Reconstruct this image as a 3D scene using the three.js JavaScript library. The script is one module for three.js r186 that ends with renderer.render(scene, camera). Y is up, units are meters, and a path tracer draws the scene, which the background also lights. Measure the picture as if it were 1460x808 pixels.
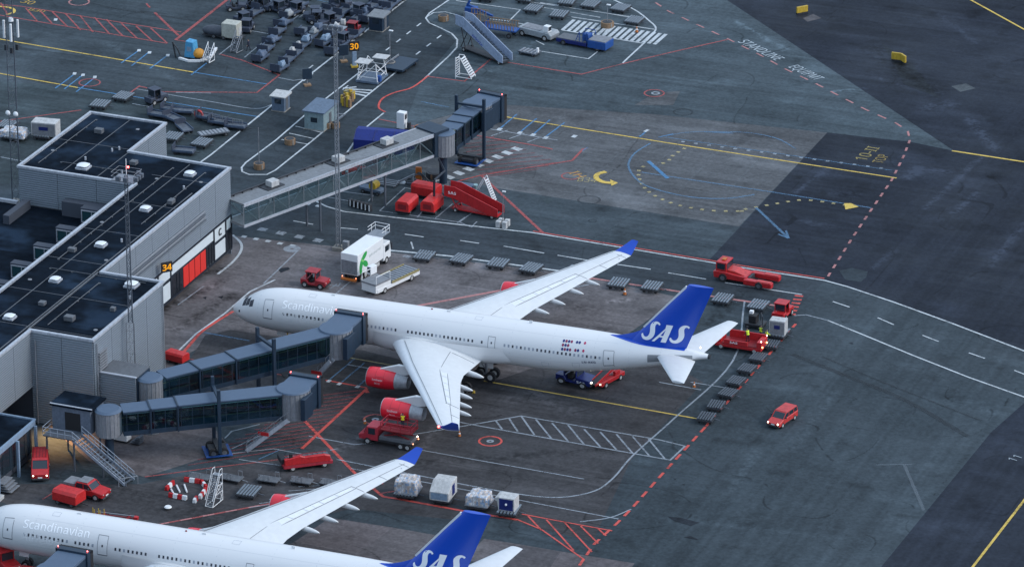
import * as THREE from 'three';
import { RoundedBoxGeometry } from 'three/addons/geometries/RoundedBoxGeometry.js';
import { mergeGeometries, mergeVertices, toCreasedNormals } from 'three/addons/utils/BufferGeometryUtils.js';
import { MarchingCubes } from 'three/addons/objects/MarchingCubes.js';

// ---------------------------------------------------------------- camera
// A helicopter view, 560 m away through a long lens; x runs along the parked aircraft (nose to tail), z towards the camera.
const scene = new THREE.Scene();
const CAM = { p: new THREE.Vector3(241.806, 245.924, 510.678), yaw: -0.380395, pitch: 0.4001666, f: 6990.08 };
const FWD = new THREE.Vector3(Math.sin(CAM.yaw) * Math.cos(CAM.pitch), -Math.sin(CAM.pitch), -Math.cos(CAM.yaw) * Math.cos(CAM.pitch));
const RGT = new THREE.Vector3(Math.cos(CAM.yaw), 0, Math.sin(CAM.yaw));
const UPV = new THREE.Vector3().crossVectors(RGT, FWD);
const camera = new THREE.PerspectiveCamera(2 * Math.atan(404 / CAM.f) * 180 / Math.PI, 1024 / 566, 5, 6000);
camera.position.copy(CAM.p);
camera.lookAt(CAM.p.clone().add(FWD));
scene.add(camera);

// ---------------------------------------------------------------- sky, sun, exposure
// overcast twilight: blue-grey cloud, paler towards the east (+x) where the day's light is
{
  const w = 128, h = 64, d = new Float32Array(w * h * 4);
  for (let j = 0; j < h; j++) for (let i = 0; i < w; i++) {
    const el = ((j + 0.5) / h - 0.5) * Math.PI, az = ((i + 0.5) / w - 0.5) * 2 * Math.PI;
    const dx = Math.cos(el) * Math.cos(az), dy = Math.sin(el), dz = Math.cos(el) * Math.sin(az);
    const e = Math.max(0, 0.55 + 0.45 * (dx * 0.97 - dz * 0.24));
    let k = 0.47 + 0.17 * Math.max(0, dy) + 0.55 * e * e * e * Math.max(0.0, 1 - 0.5 * Math.max(0, dy));
    k *= 1 + 0.06 * Math.sin(az * 5 + dy * 9) * Math.sin(el * 11 + az * 2);
    const warm = e * e * e;
    const o = (j * w + i) * 4;
    d[o] = k * (0.68 + 0.16 * warm); d[o + 1] = k * (0.92 + 0.03 * warm); d[o + 2] = k * (1.24 - 0.06 * warm); d[o + 3] = 1;
  }
  const t = new THREE.DataTexture(d, w, h, THREE.RGBAFormat, THREE.FloatType);
  t.mapping = THREE.EquirectangularReflectionMapping; t.magFilter = t.minFilter = THREE.LinearFilter; t.wrapS = THREE.RepeatWrapping; t.needsUpdate = true;
  scene.background = t; scene.environment = t;
}
const sun = new THREE.DirectionalLight(new THREE.Color(1.0, 0.97, 0.94), 1.3);
sun.position.set(20 + 240, 170, -20 - 40); sun.target.position.set(20, 0, -20);
sun.castShadow = true; sun.shadow.radius = 44; sun.shadow.mapSize.set(4096, 4096);
Object.assign(sun.shadow.camera, { left: -160, right: 160, top: 160, bottom: -160, near: 10, far: 700 });
scene.add(sun, sun.target);

const renderer = new THREE.WebGLRenderer({ antialias: true });
renderer.toneMapping = THREE.LinearToneMapping;
renderer.toneMappingExposure = 1.42;
renderer.shadowMap.enabled = true;
renderer.setSize(1024, 566);

// ---------------------------------------------------------------- helpers
let seed = 1234567;
const rnd = () => { seed |= 0; seed = seed + 0x6D2B79F5 | 0; let t = Math.imul(seed ^ seed >>> 15, 1 | seed); t = t + Math.imul(t ^ t >>> 7, 61 | t) ^ t; return ((t ^ t >>> 14) >>> 0) / 4294967296; };
const V = (x, y, z) => new THREE.Vector3(x, y, z);
// a pixel of the 1460x808 photograph -> the point where its ray meets height h
function G(px, py, h = 0) {
  const d = FWD.clone().addScaledVector(RGT, (px - 730) / CAM.f).addScaledVector(UPV, (404 - py) / CAM.f);
  return CAM.p.clone().addScaledVector(d, (h - CAM.p.y) / d.y);
}
const used = {};
function numbered(n) { const k = used[n] = (used[n] ?? -1) + 1; return k ? n + '_' + String(k).padStart(3, '0') : n; }
function thing(name, label, category, group) {
  const o = new THREE.Group(); o.name = numbered(name); o.userData = { label, category }; if (group) o.userData.group = group; scene.add(o); return o;
}
function structure(name, label) { const o = new THREE.Group(); o.name = numbered(name); o.userData = { kind: 'structure' }; if (label) o.userData.label = label; scene.add(o); return o; }
function copyOf(src, label) { const c = src.clone(); c.name = numbered(src.name.replace(/_\d+$/, '')); c.userData = { ...src.userData }; if (label) c.userData.label = label; scene.add(c); return c; }
// stand a thing (x = its front) on the ground at pixel a, heading towards pixel b
function put(o, ax, ay, bx, by, y = 0) {
  const a = G(ax, ay), b = G(bx, by); o.position.set(a.x, y, a.z); o.rotation.y = Math.atan2(-(b.z - a.z), b.x - a.x); return o;
}
function at(o, x, y, z, deg = 0) { o.position.set(x, y, z); o.rotation.y = deg * Math.PI / 180; return o; }

function cleanGeo(g) {
  if (g.index) g = g.toNonIndexed();
  if (!g.attributes.normal) g.computeVertexNormals();
  for (const k of Object.keys(g.attributes)) if (k !== 'position' && k !== 'normal') g.deleteAttribute(k);
  return g;
}
function metreUV(g) {   // uv in metres, by the axis each face looks along
  const p = g.attributes.position, n = g.attributes.normal, uv = new Float32Array(p.count * 2);
  for (let i = 0; i < p.count; i += 3) {
    let ax = 0, ay = 0, az = 0;
    for (let k = 0; k < 3; k++) { ax += Math.abs(n.getX(i + k)); ay += Math.abs(n.getY(i + k)); az += Math.abs(n.getZ(i + k)); }
    for (let k = 0; k < 3; k++) {
      const x = p.getX(i + k), y = p.getY(i + k), z = p.getZ(i + k), o = (i + k) * 2;
      if (ay >= ax && ay >= az) { uv[o] = x; uv[o + 1] = z; } else if (ax >= az) { uv[o] = z; uv[o + 1] = y; } else { uv[o] = x; uv[o + 1] = y; }
    }
  }
  g.setAttribute('uv', new THREE.BufferAttribute(uv, 2)); return g;
}
const YAX = V(0, 1, 0);
class B {
  constructor() { this.g = []; }
  add(g, m) { g = cleanGeo(g); if (m) g.applyMatrix4(m); this.g.push(g); return this; }
  box(x0, x1, y0, y1, z0, z1, r = 0) {
    const w = x1 - x0, h = y1 - y0, d = z1 - z0;
    const g = r ? new RoundedBoxGeometry(w, h, d, 1, Math.min(r, w / 2.01, h / 2.01, d / 2.01)) : new THREE.BoxGeometry(w, h, d);
    g.translate((x0 + x1) / 2, (y0 + y1) / 2, (z0 + z1) / 2); return this.add(g);
  }
  bar(a, b, w, h = w) {   // a square bar from a to b
    const A = V(...a), Bv = V(...b), d = Bv.clone().sub(A), L = d.length();
    const m = new THREE.Matrix4(), x = d.clone().normalize(), up = Math.abs(x.y) > 0.95 ? V(1, 0, 0) : YAX;
    const z = V().crossVectors(x, up).normalize(), y = V().crossVectors(z, x); m.makeBasis(x, y, z); m.setPosition(A.add(Bv).multiplyScalar(0.5));
    return this.add(new THREE.BoxGeometry(L, h, w), m);
  }
  rod(a, b, r0, r1 = r0, seg = 7, open = false) {
    const A = V(...a), Bv = V(...b), d = Bv.clone().sub(A), L = d.length();
    const q = new THREE.Quaternion().setFromUnitVectors(YAX, d.normalize());
    return this.add(new THREE.CylinderGeometry(r1, r0, L, seg, 1, open), new THREE.Matrix4().compose(A.add(Bv).multiplyScalar(0.5), q, V(1, 1, 1)));
  }
  rail(pts, r, seg = 5) { for (let i = 0; i + 1 < pts.length; i++) this.rod(pts[i], pts[i + 1], r, r, seg); return this; }
  // polygon extruded: axis 'z' -> pts (x,y); axis 'y' -> pts (x,z); axis 'x' -> pts (z,y)
  prism(pts, axis, a, b, bevel = 0) {
    const s = new THREE.Shape(pts.map(p => new THREE.Vector2(p[0], p[1])));
    const g = new THREE.ExtrudeGeometry(s, { depth: b - a - 2 * bevel, bevelEnabled: bevel > 0, bevelSize: bevel, bevelThickness: bevel, bevelOffset: -bevel, bevelSegments: 1, steps: 1, curveSegments: 6 });
    g.translate(0, 0, a + bevel);
    if (axis === 'y') { const m = new THREE.Matrix4().set(1, 0, 0, 0, 0, 0, 1, 0, 0, 1, 0, 0, 0, 0, 0, 1); g.applyMatrix4(m); flip(g); }
    if (axis === 'x') { const m = new THREE.Matrix4().set(0, 0, 1, 0, 0, 1, 0, 0, 1, 0, 0, 0, 0, 0, 0, 1); g.applyMatrix4(m); flip(g); }
    return this.add(g);
  }
  ball(x, y, z, r, sy = 1, seg = 10) { const g = new THREE.SphereGeometry(r, seg, Math.max(5, seg * 0.6 | 0)); g.scale(1, sy, 1); g.translate(x, y, z); return this.add(g); }
  quad(a, b, c, d) {
    const g = new THREE.BufferGeometry();
    g.setAttribute('position', new THREE.BufferAttribute(new Float32Array([...a, ...b, ...c, ...a, ...c, ...d]), 3)); g.computeVertexNormals(); return this.add(g);
  }
  geo() { const g = this.g.length > 1 ? mergeGeometries(this.g) : this.g[0]; return metreUV(g); }
  build(name, mat, parent, label) {
    const m = new THREE.Mesh(this.geo(), mat); m.name = name; m.castShadow = m.receiveShadow = true; if (label) m.userData.label = label; parent.add(m); return m;
  }
}
function flip(g) {
  if (g.index) g = g.toNonIndexed();
  for (const k of Object.keys(g.attributes)) { const a = g.attributes[k], n = a.itemSize; for (let i = 0; i < a.count; i += 3) for (let c = 0; c < n; c++) { const t = a.array[(i + 1) * n + c]; a.array[(i + 1) * n + c] = a.array[(i + 2) * n + c]; a.array[(i + 2) * n + c] = t; } }
  g.computeVertexNormals(); return g;
}
const nb = () => new B();
function mesh(name, geo, mat, parent) { const m = new THREE.Mesh(geo, mat); m.name = name; m.castShadow = m.receiveShadow = true; parent.add(m); return m; }
function group(name, parent) { const g = new THREE.Group(); g.name = name; parent.add(g); return g; }

// ---------------------------------------------------------------- textures
const lat = new Float32Array(65536); for (let i = 0; i < 65536; i++) lat[i] = rnd();
function vn(x, y) {   // value noise 0..1
  const xi = Math.floor(x), yi = Math.floor(y), fx = x - xi, fy = y - yi, u = fx * fx * (3 - 2 * fx), v = fy * fy * (3 - 2 * fy);
  const a = lat[(xi & 255) + ((yi & 255) << 8)], b = lat[(xi + 1 & 255) + ((yi & 255) << 8)], c = lat[(xi & 255) + ((yi + 1 & 255) << 8)], d = lat[(xi + 1 & 255) + ((yi + 1 & 255) << 8)];
  return a + (b - a) * u + (c - a + (a - b - c + d) * u) * v;
}
const fbm = (x, y) => (vn(x, y) * 8 + vn(x * 2.03 + 11, y * 2.03 + 5) * 4 + vn(x * 4.1 + 3, y * 4.1 + 31) * 2 + vn(x * 8.3, y * 8.3 + 9)) / 15;
function dataTex(n, fn, srgb, m = n) {
  const d = new Uint8Array(n * m * 4);
  for (let j = 0; j < m; j++) for (let i = 0; i < n; i++) { const v = fn(i, j), o = (j * n + i) * 4; if (v.length) { d[o] = v[0]; d[o + 1] = v[1]; d[o + 2] = v[2]; } else d[o] = d[o + 1] = d[o + 2] = v; d[o + 3] = 255; }
  const t = new THREE.DataTexture(d, n, m, THREE.RGBAFormat); t.wrapS = t.wrapT = THREE.RepeatWrapping; t.magFilter = THREE.LinearFilter; t.minFilter = THREE.LinearMipmapLinearFilter; t.generateMipmaps = true; t.anisotropy = 8;
  if (srgb) t.colorSpace = THREE.SRGBColorSpace; t.needsUpdate = true; return t;
}
const cl = (v, a = 0, b = 255) => Math.max(a, Math.min(b, v));
// dirt on painted metal, 4 m tile
const grimeTex = dataTex(256, (i, j) => { const x = i / 256 * 16, y = j / 256 * 16, w = (a, b) => { const f = i / 256, g = j / 256; return a(x, y) * (1 - f) * (1 - g) + a(x - 16, y) * f * (1 - g) + a(x, y - 16) * (1 - f) * g + a(x - 16, y - 16) * f * g; };
  const n = w((p, q) => fbm(p + 40, q + 40)), s = w((p, q) => vn(p * 3 + 90, q * 0.4 + 77)); return cl(200 + 62 * (n - 0.35) + 26 * (s - 0.5)); }, true);
grimeTex.repeat.set(0.25, 0.25);
const softTex = dataTex(256, (i, j) => cl(248 + 7 * (vn(i * 0.06, j * 0.06) - 0.5) + 5 * (vn(i * 0.4, j * 0.4) - 0.5)), true); softTex.repeat.set(0.15, 0.15);
const cladTex = dataTex(64, (i, j) => cl(214 + (j % 16 < 2 ? -70 : j % 16 < 4 ? -25 : 0) + 18 * (vn(i * 0.2, j * 1.1) - 0.5)), true);   // ribs 0.3 m apart on profiled sheet
cladTex.repeat.set(0.2, 1 / 1.2);
const cladBump = dataTex(8, (i, j) => 255, false, 64);
{ const d = cladBump.image.data; for (let j = 0; j < 64; j++) for (let i = 0; i < 8; i++) { const k = j % 16, v = k < 3 ? 0 : k < 6 ? (k - 2) * 60 : 220; const o = (j * 8 + i) * 4; d[o] = d[o + 1] = d[o + 2] = v; } cladBump.repeat.set(1, 1 / 1.2); }
const roofTex = dataTex(1024, (i, j) => { const x = i / 1024 * 60, y = j / 1024 * 60; const n = fbm(x * 0.22, y * 0.22), b = fbm(x * 1.1 + 30, y * 1.1), s = vn(x * 0.15 + 3, y * 2.2); return cl(150 + 420 * Math.max(0, n - 0.5) + 60 * (b - 0.5) + 28 * (s - 0.5)); }, true);
roofTex.repeat.set(1 / 60, 1 / 60);
const wearTex = dataTex(512, (i, j) => { const x = i / 512 * 24, y = j / 512 * 24, n = fbm(x * 0.5, y * 0.5) * 0.5 + fbm(x * 3 + 8, y * 3) * 0.5; return cl(255 * (0.92 - 1.5 * Math.max(0, n - 0.46) - 0.5 * Math.max(0, vn(x * 9, y * 9) - 0.6))); });
wearTex.repeat.set(1 / 24, 1 / 24);

// ---------------------------------------------------------------- materials
const col = (r, g, b) => new THREE.Color().setRGB(r, g, b);
const std = (r, g, b, rough = 0.55, metal = 0, o = {}) => new THREE.MeshStandardMaterial({ color: col(r, g, b), roughness: rough, metalness: metal, ...o });
const dirty = (r, g, b, rough = 0.5, metal = 0, o = {}) => std(r * 1.25, g * 1.25, b * 1.25, rough, metal, { map: grimeTex, ...o });
const M = {
  red: dirty(0.56, 0.022, 0.026, 0.4), redPale: dirty(0.62, 0.05, 0.045, 0.45), redDark: dirty(0.28, 0.014, 0.02, 0.5), orange: dirty(0.62, 0.18, 0.03),
  white: std(0.78, 0.79, 0.79, 0.45, 0, { map: softTex }), offwhite: dirty(0.56, 0.56, 0.55, 0.6), grey: dirty(0.24, 0.25, 0.27, 0.6), midgrey: dirty(0.13, 0.14, 0.155, 0.6), dark: dirty(0.035, 0.038, 0.045, 0.6),
  galv: dirty(0.33, 0.35, 0.38, 0.5, 0.35), galvDark: dirty(0.13, 0.15, 0.18, 0.55, 0.2), steel: dirty(0.2, 0.22, 0.25, 0.45, 0.5),
  rubber: std(0.018, 0.018, 0.02, 0.9), glass: std(0.012, 0.016, 0.022, 0.08), cabGlass: std(0.02, 0.03, 0.04, 0.08),
  navy: dirty(0.012, 0.025, 0.16, 0.4), blue: dirty(0.02, 0.09, 0.33, 0.45), tent: dirty(0.006, 0.022, 0.2, 0.6), skyblue: dirty(0.08, 0.36, 0.62, 0.5), paleBlue: dirty(0.26, 0.36, 0.48, 0.5),
  yellow: dirty(0.6, 0.4, 0.04, 0.5), concrete: dirty(0.3, 0.28, 0.25, 0.9), timber: dirty(0.3, 0.19, 0.11, 0.85), green: dirty(0.05, 0.2, 0.14, 0.5), black: std(0.012, 0.012, 0.014, 0.7),
  hivis: std(0.62, 0.75, 0.04, 0.7), hivisY: std(0.85, 0.68, 0.02, 0.7), cloth: std(0.02, 0.025, 0.05, 0.9), skin: std(0.45, 0.26, 0.18, 0.6),
  clad: new THREE.MeshStandardMaterial({ color: col(0.37, 0.435, 0.5), map: cladTex, bumpMap: cladBump, bumpScale: 0.05, roughness: 0.5, metalness: 0.15 }),
  core: std(0.05, 0.06, 0.08, 0.8), roof: new THREE.MeshPhysicalMaterial({ color: col(0.017, 0.031, 0.053), map: roofTex, roughness: 0.85, specularIntensity: 0.08 }),
  cap: dirty(0.52, 0.55, 0.6, 0.5, 0.2), frame: std(0.02, 0.026, 0.038, 0.45, 0.2), panelWhite: std(0.66, 0.72, 0.74, 0.35, 0, { map: softTex }), skylight: std(0.72, 0.74, 0.75, 0.3),
  tealGlass: std(0.02, 0.06, 0.07, 0.06), bridgeRoof: std(0.075, 0.115, 0.175, 0.6, 0, { map: softTex }), bridgeBlue: dirty(0.014, 0.034, 0.062, 0.5), bridgeGlass: new THREE.MeshPhysicalMaterial({ color: col(0.4, 0.58, 0.66), roughness: 0.05, transmission: 1, thickness: 0 }),
  shedBlue: dirty(0.12, 0.17, 0.24, 0.6), shedWall: dirty(0.24, 0.33, 0.35, 0.7),
};
const lampM = (r, g, b, k) => new THREE.MeshStandardMaterial({ color: col(0.8, 0.8, 0.8), emissive: col(r, g, b), emissiveIntensity: k, roughness: 0.4 });
M.head = lampM(1, 0.86, 0.66, 6); M.tailLamp = lampM(1, 0.25, 0.08, 3); M.redLamp = lampM(1, 0.06, 0.04, 8); M.amber = lampM(1, 0.5, 0.12, 5);

function canvasTex(w, h, draw, bg) {
  const c = document.createElement('canvas'); c.width = w; c.height = h; const x = c.getContext('2d');
  if (bg) { x.fillStyle = bg; x.fillRect(0, 0, w, h); }
  draw(x, w, h); const t = new THREE.CanvasTexture(c); t.colorSpace = THREE.SRGBColorSpace; t.anisotropy = 8; return t;
}
// flat lettering: a thin sheet w x h metres whose canvas shows through only where it is inked
function lettering(w, h, draw, name, parent, px = 64) {
  const W = Math.max(16, Math.round(w * px)), H = Math.max(16, Math.round(h * px));
  const t = canvasTex(W, H, draw), m = new THREE.MeshStandardMaterial({ map: t, transparent: true, roughness: 0.5 });
  const g = new THREE.PlaneGeometry(w, h), o = new THREE.Mesh(g, m); o.name = name; o.receiveShadow = true; parent.add(o); return o;
}
function word(text, color, font = 'bold', fam = 'sans-serif') { return (x, w, h) => { x.fillStyle = color; x.font = font + ' ' + Math.round(h * 0.95) + 'px ' + fam; x.textBaseline = 'middle'; x.textAlign = 'center'; const tw = x.measureText(text).width; x.save(); x.translate(w / 2, h / 2); x.scale(Math.min(1.6, w * 0.97 / tw), 1); x.fillText(text, 0, 0); x.restore(); }; }
// ================================================================ the ground
const GX = -112, GZ = -196, GS = 280;   // the detailed texture covers 280 m
// scuffs and pale scrape marks, where the photograph shows them (pixel segments, half-width in metres, strength)
const scuffs = [[1293, 252, 1308, 241, 0.9, 60], [1308, 241, 1353, 245, 0.8, 40], [1319, 297, 1401, 222, 0.5, 42], [1360, 302, 1394, 276, 0.7, 40], [1382, 170, 1420, 212, 0.9, 46], [1327, 152, 1353, 148, 1.6, 34], [1412, 378, 1460, 319, 0.7, 34], [1134, 274, 1178, 241, 0.6, 40], [1245, 382, 1275, 356, 0.5, 30], [1190, 130, 1230, 126, 0.5, 34], [1190, 275, 1222, 277, 1.2, 26], [1150, 316, 1180, 322, 1.3, 24], [1340, 20, 1390, 60, 0.6, 24], [1050, 30, 1120, 70, 0.6, 30], [1250, 110, 1330, 135, 0.5, 30], [820, 590, 760, 560, 1.6, 22], [640, 590, 600, 640, 0.9, 30], [480, 640, 560, 600, 1.2, 26], [870, 430, 900, 426, 0.8, 34], [300, 520, 380, 600, 1.2, 20], [1130, 640, 1190, 560, 0.8, 18], [1040, 700, 1080, 640, 0.9, 16], [1000, 745, 1230, 770, 0.6, 14], [920, 660, 800, 640, 0.7, 16], [500, 130, 420, 200, 0.8, 20], [760, 60, 700, 100, 1, 18], [150, 60, 260, 120, 0.8, 20], [100, 30, 240, 40, 0.6, 18], [560, 40, 520, 76, 1.2, 16], [240, 400, 330, 380, 0.8, -34], [230, 440, 320, 400, 1.0, -30], [250, 470, 330, 420, 0.9, -26], [520, 600, 700, 560, 1.6, -22], [600, 660, 860, 640, 1.1, -20], [1010, 460, 1060, 420, 1.3, -22], [860, 470, 1000, 500, 1.0, -20], [1250, 70, 1330, 130, 2.2, -30], [150, 690, 300, 740, 2.2, -16], [740, 420, 840, 440, 1.4, -16], [680, 560, 730, 570, 1.5, 22]].map(([a, b, c, d, w, k]) => { const p = G(a, b), q = G(c, d); return { x: p.x, z: p.z, dx: q.x - p.x, dz: q.z - p.z, l: (q.x - p.x) ** 2 + (q.z - p.z) ** 2, w, k, x0: Math.min(p.x, q.x) - 3 * w, x1: Math.max(p.x, q.x) + 3 * w, z0: Math.min(p.z, q.z) - 3 * w, z1: Math.max(p.z, q.z) + 3 * w }; });
const groundTex = dataTex(2048, (i, j) => {
  const x = GX + i / 2048 * GS, z = GZ + j / 2048 * GS;
  const big = fbm(x * 0.03 + 7, z * 0.03 + 3), mid = fbm(x * 0.16 + 50, z * 0.16 + 20), fine = vn(x * 3.1, z * 3.1), grit = vn(x * 7.7 + 5, z * 7.7);
  // tyre and sweeper streaks: along the stands (x) on the apron, along the taxiway (z) east of it
  const right = cl((x - 58) / 14, 0, 1);
  const sx = vn(x * 0.05 + 4, z * 1.5) * 0.6 + vn(x * 0.09 + 44, z * 3.6) * 0.4, sz = vn(x * 0.9 + 9, z * 0.035) * 0.55 + vn(x * 2.6 + 61, z * 0.06) * 0.45;
  const st = sx * (1 - right) + sz * right;
  const stain = Math.max(0, fbm(x * 0.33 + 80, z * 0.33 + 60) - 0.62) * 5;
  const pale = Math.max(0, fbm(x * 0.10 + 20, z * 0.21 + 90) - 0.6) * 3.2;
  let v = 174 + 46 * (big - 0.5) + 30 * (mid - 0.5) + 40 * (st - 0.5) + 26 * (fine - 0.5) + 26 * (grit - 0.5) - 26 * stain + 46 * pale;
  for (const s of scuffs) if (x > s.x0 && x < s.x1 && z > s.z0 && z < s.z1) { const h = cl(((x - s.x) * s.dx + (z - s.z) * s.dz) / s.l, 0, 1), d = Math.hypot(x - s.x - s.dx * h, z - s.z - s.dz * h) / s.w; if (d < 2.5) v += s.k * 2.3 * Math.exp(-d * d) * cl((vn(x * 1.7 + 3, z * 1.7) * 0.6 + vn(x * 5 + 9, z * 5) * 0.6) * 1.8 - 0.6, 0, 1.1); }
  const crack = Math.abs(vn(x * 0.11 + 33, z * 0.11 + 71) - 0.5), sp = vn(x * 2.3 + 70, z * 2.3 + 15); if (crack < 0.005 && vn(x * 0.4, z * 0.4 + 50) > 0.42) v -= 38; if (sp > 0.93) v -= 26 * (sp - 0.93) / 0.07; if (sp < 0.05) v += 14;
  return cl(v, 60, 255);
}, true);
groundTex.wrapS = groundTex.wrapT = THREE.MirroredRepeatWrapping;
const groundRough = dataTex(512, (i, j) => { const x = i / 512 * 70, z = j / 512 * 70; const n = fbm(x * 0.12 + 3, z * 0.12 + 13), s = vn(x * 0.08, z * 1.3 + 5); return cl(255 * (0.5 + 0.45 * cl(n * 1.3 + s * 0.3 - 0.25, 0, 1))); });
groundRough.wrapS = groundRough.wrapT = THREE.MirroredRepeatWrapping; groundRough.repeat.set(4, 4);
const groundMat = (r, g, b) => new THREE.MeshPhysicalMaterial({ specularIntensity: 0.25, color: col(r * 1.55, g * 1.69, b * 1.72), map: groundTex, roughnessMap: groundRough, roughness: 1 });
function groundUV(g) { const p = g.attributes.position, uv = new Float32Array(p.count * 2); for (let i = 0; i < p.count; i++) { uv[2 * i] = (p.getX(i) - GX) / GS; uv[2 * i + 1] = (p.getZ(i) - GZ) / GS; } g.setAttribute('uv', new THREE.BufferAttribute(uv, 2)); return g; }
function flat(pts, y) {   // polygon on the ground, pts = Vector3s
  const s = new THREE.Shape(pts.map(p => new THREE.Vector2(p.x, -p.z))); const g = new THREE.ShapeGeometry(s); g.rotateX(-Math.PI / 2); g.translate(0, y, 0); return groundUV(cleanGeo(g));
}
const apron = structure('apron', 'grey asphalt airport apron');
mesh('asphalt', flat([V(-1500, 0, -1500), V(1500, 0, -1500), V(1500, 0, 1500), V(-1500, 0, 1500)], 0), groundMat(0.064, 0.077, 0.088), apron);
const P = s => s.trim().split(/\s+/).map(q => q.split(',').map(Number));
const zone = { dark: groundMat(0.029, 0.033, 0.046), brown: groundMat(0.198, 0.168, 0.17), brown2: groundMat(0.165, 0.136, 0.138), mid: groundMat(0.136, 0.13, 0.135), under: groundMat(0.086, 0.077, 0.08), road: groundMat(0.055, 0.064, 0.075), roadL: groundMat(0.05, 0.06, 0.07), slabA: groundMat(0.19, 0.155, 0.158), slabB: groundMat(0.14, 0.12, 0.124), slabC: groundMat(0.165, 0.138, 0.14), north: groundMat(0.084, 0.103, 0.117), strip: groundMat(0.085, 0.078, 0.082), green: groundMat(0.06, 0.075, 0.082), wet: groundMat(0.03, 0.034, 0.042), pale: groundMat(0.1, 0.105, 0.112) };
let patchY = 0.004;
function patch(name, pts, mat, y) { patchY += 0.0006; return mesh(name, flat(P(pts).map(p => G(...p)), y ?? patchY), mat, apron); }
patch('taxiway_asphalt', '1037,0 1361,215 1298,202 1180,189 1012,370 1176,398 1209,408 1275,430 1355,459 1460,498 1640,566 1640,-60 1000,-60', zone.dark);
patch('taxiway_asphalt', '1640,560 1500,540 1414,616 1257,808 1240,840 1640,840', zone.dark);
patch('stand_asphalt', '1037,0 1361,215 1298,202 1180,189 935,163 700,148 575,181 600,117 650,58 607,25 668,-30 1000,-60', zone.north);
patch('stand_concrete', '560,186 700,148 935,163 1180,189 1054,323 714,269 560,236', zone.mid);
patch('service_road', '452,288 490,302 680,325 1060,384 1176,401 1140,437 1020,424 805,387 560,357 330,318 338,312', zone.road);
patch('service_road', '240,262 270,241 432,114 578,0 600,-20 668,-20 640,0 607,25 650,58 600,117 540,149 548,160 495,217 330,300 240,285', zone.roadL);
patch('stand_concrete', '331,336 560,360 805,389 970,424 890,480 700,560 500,520 330,470 240,520 130,520 225,420', zone.brown);
patch('stand_concrete', '90,520 245,508 262,560 330,640 206,680 130,660 60,600', zone.brown2);
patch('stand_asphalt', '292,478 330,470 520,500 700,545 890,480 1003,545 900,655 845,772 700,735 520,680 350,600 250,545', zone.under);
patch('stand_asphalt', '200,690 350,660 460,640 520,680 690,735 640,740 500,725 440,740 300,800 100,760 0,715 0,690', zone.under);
patch('stand_asphalt', '-60,110 110,125 350,165 300,221 240,262 -60,262', zone.green);
patch('concrete_strip', '488,618 548,592 562,600 500,636', zone.strip); patch('concrete_strip', '552,636 590,634 575,648 545,646', zone.strip);
const slabs = ['470,738 560,752 508,790 420,772', '560,752 650,768 605,806 508,790', '420,772 508,790 470,822 370,800', '508,790 605,806 580,830 470,822', '690,768 742,776 720,808 660,798', '742,776 800,786 770,830 700,822', '800,786 905,803 880,840 770,830'];
slabs.forEach((s, i) => patch('concrete_slab', s, [zone.slabA, zone.slabB, zone.slabC][i * 2 % 3]));
patch('stained_strip', '1257,60 1300,90 1340,140 1290,120', zone.wet);
patch('repair_patch', '1357,123 1378,119 1392,126 1370,131', zone.pale);
patch('repair_patch', '1145,26 1160,20 1172,26 1152,31', zone.slabB);
patch('repair_patch', '905,150 935,132 970,130 960,150', zone.mid);
patch('repair_patch', '768,280 775,280 793,283 780,291', zone.green);
patch('repair_patch', '1197,386 1215,382 1238,387 1236,395 1228,402 1206,399', zone.roadL);
patch('oil_stain', '952,736 975,739 998,745 985,750 960,742', zone.wet); patch('oil_stain', '975,766 985,764 997,770', zone.wet);
patch('oil_stain', '1211,489 1216,488 1217,491', zone.wet); patch('oil_stain', '972,690 977,690 976,692', zone.wet); patch('oil_stain', '960,682 965,682 963,684', zone.wet); patch('oil_stain', '395,383 411,381 413,384 400,389', zone.wet); patch('oil_stain', '310,423 318,422 316,426', zone.wet); patch('oil_stain', '288,424 294,423 293,427', zone.wet);

// ---------------------------------------------------------------- painted markings
const marks = structure('apron_markings', 'painted lines and letters on the apron');
const paint = (r, g, b, a = 1) => new THREE.MeshStandardMaterial({ color: col(r, g, b), roughness: 0.7, alphaMap: wearTex, transparent: true, opacity: a });
const K = { f: paint(0.22, 0.26, 0.29, 0.3), W: paint(0.58, 0.62, 0.64, 0.92), w: paint(0.42, 0.47, 0.52, 0.62), R: paint(0.62, 0.085, 0.065), r: paint(0.42, 0.09, 0.085, 0.8), d: paint(0.26, 0.05, 0.055, 0.75), Y: paint(0.68, 0.47, 0.09), y: paint(0.5, 0.42, 0.2, 0.75), B: paint(0.08, 0.25, 0.47, 0.8), b: paint(0.12, 0.25, 0.4, 0.6), K: paint(0.02, 0.025, 0.03, 0.45), P: paint(0.55, 0.24, 0.23, 0.8) };
const KN = { f: 'faint_line', W: 'white_line', w: 'faded_white_line', R: 'red_line', r: 'faded_red_line', d: 'red_hatching', Y: 'yellow_line', y: 'faded_yellow_line', B: 'blue_line', b: 'faded_blue_line', K: 'dark_joint', P: 'pink_line' };
let markN = 0;
const markY = () => 0.03 + (markN++ % 16) * 0.0012;
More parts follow.
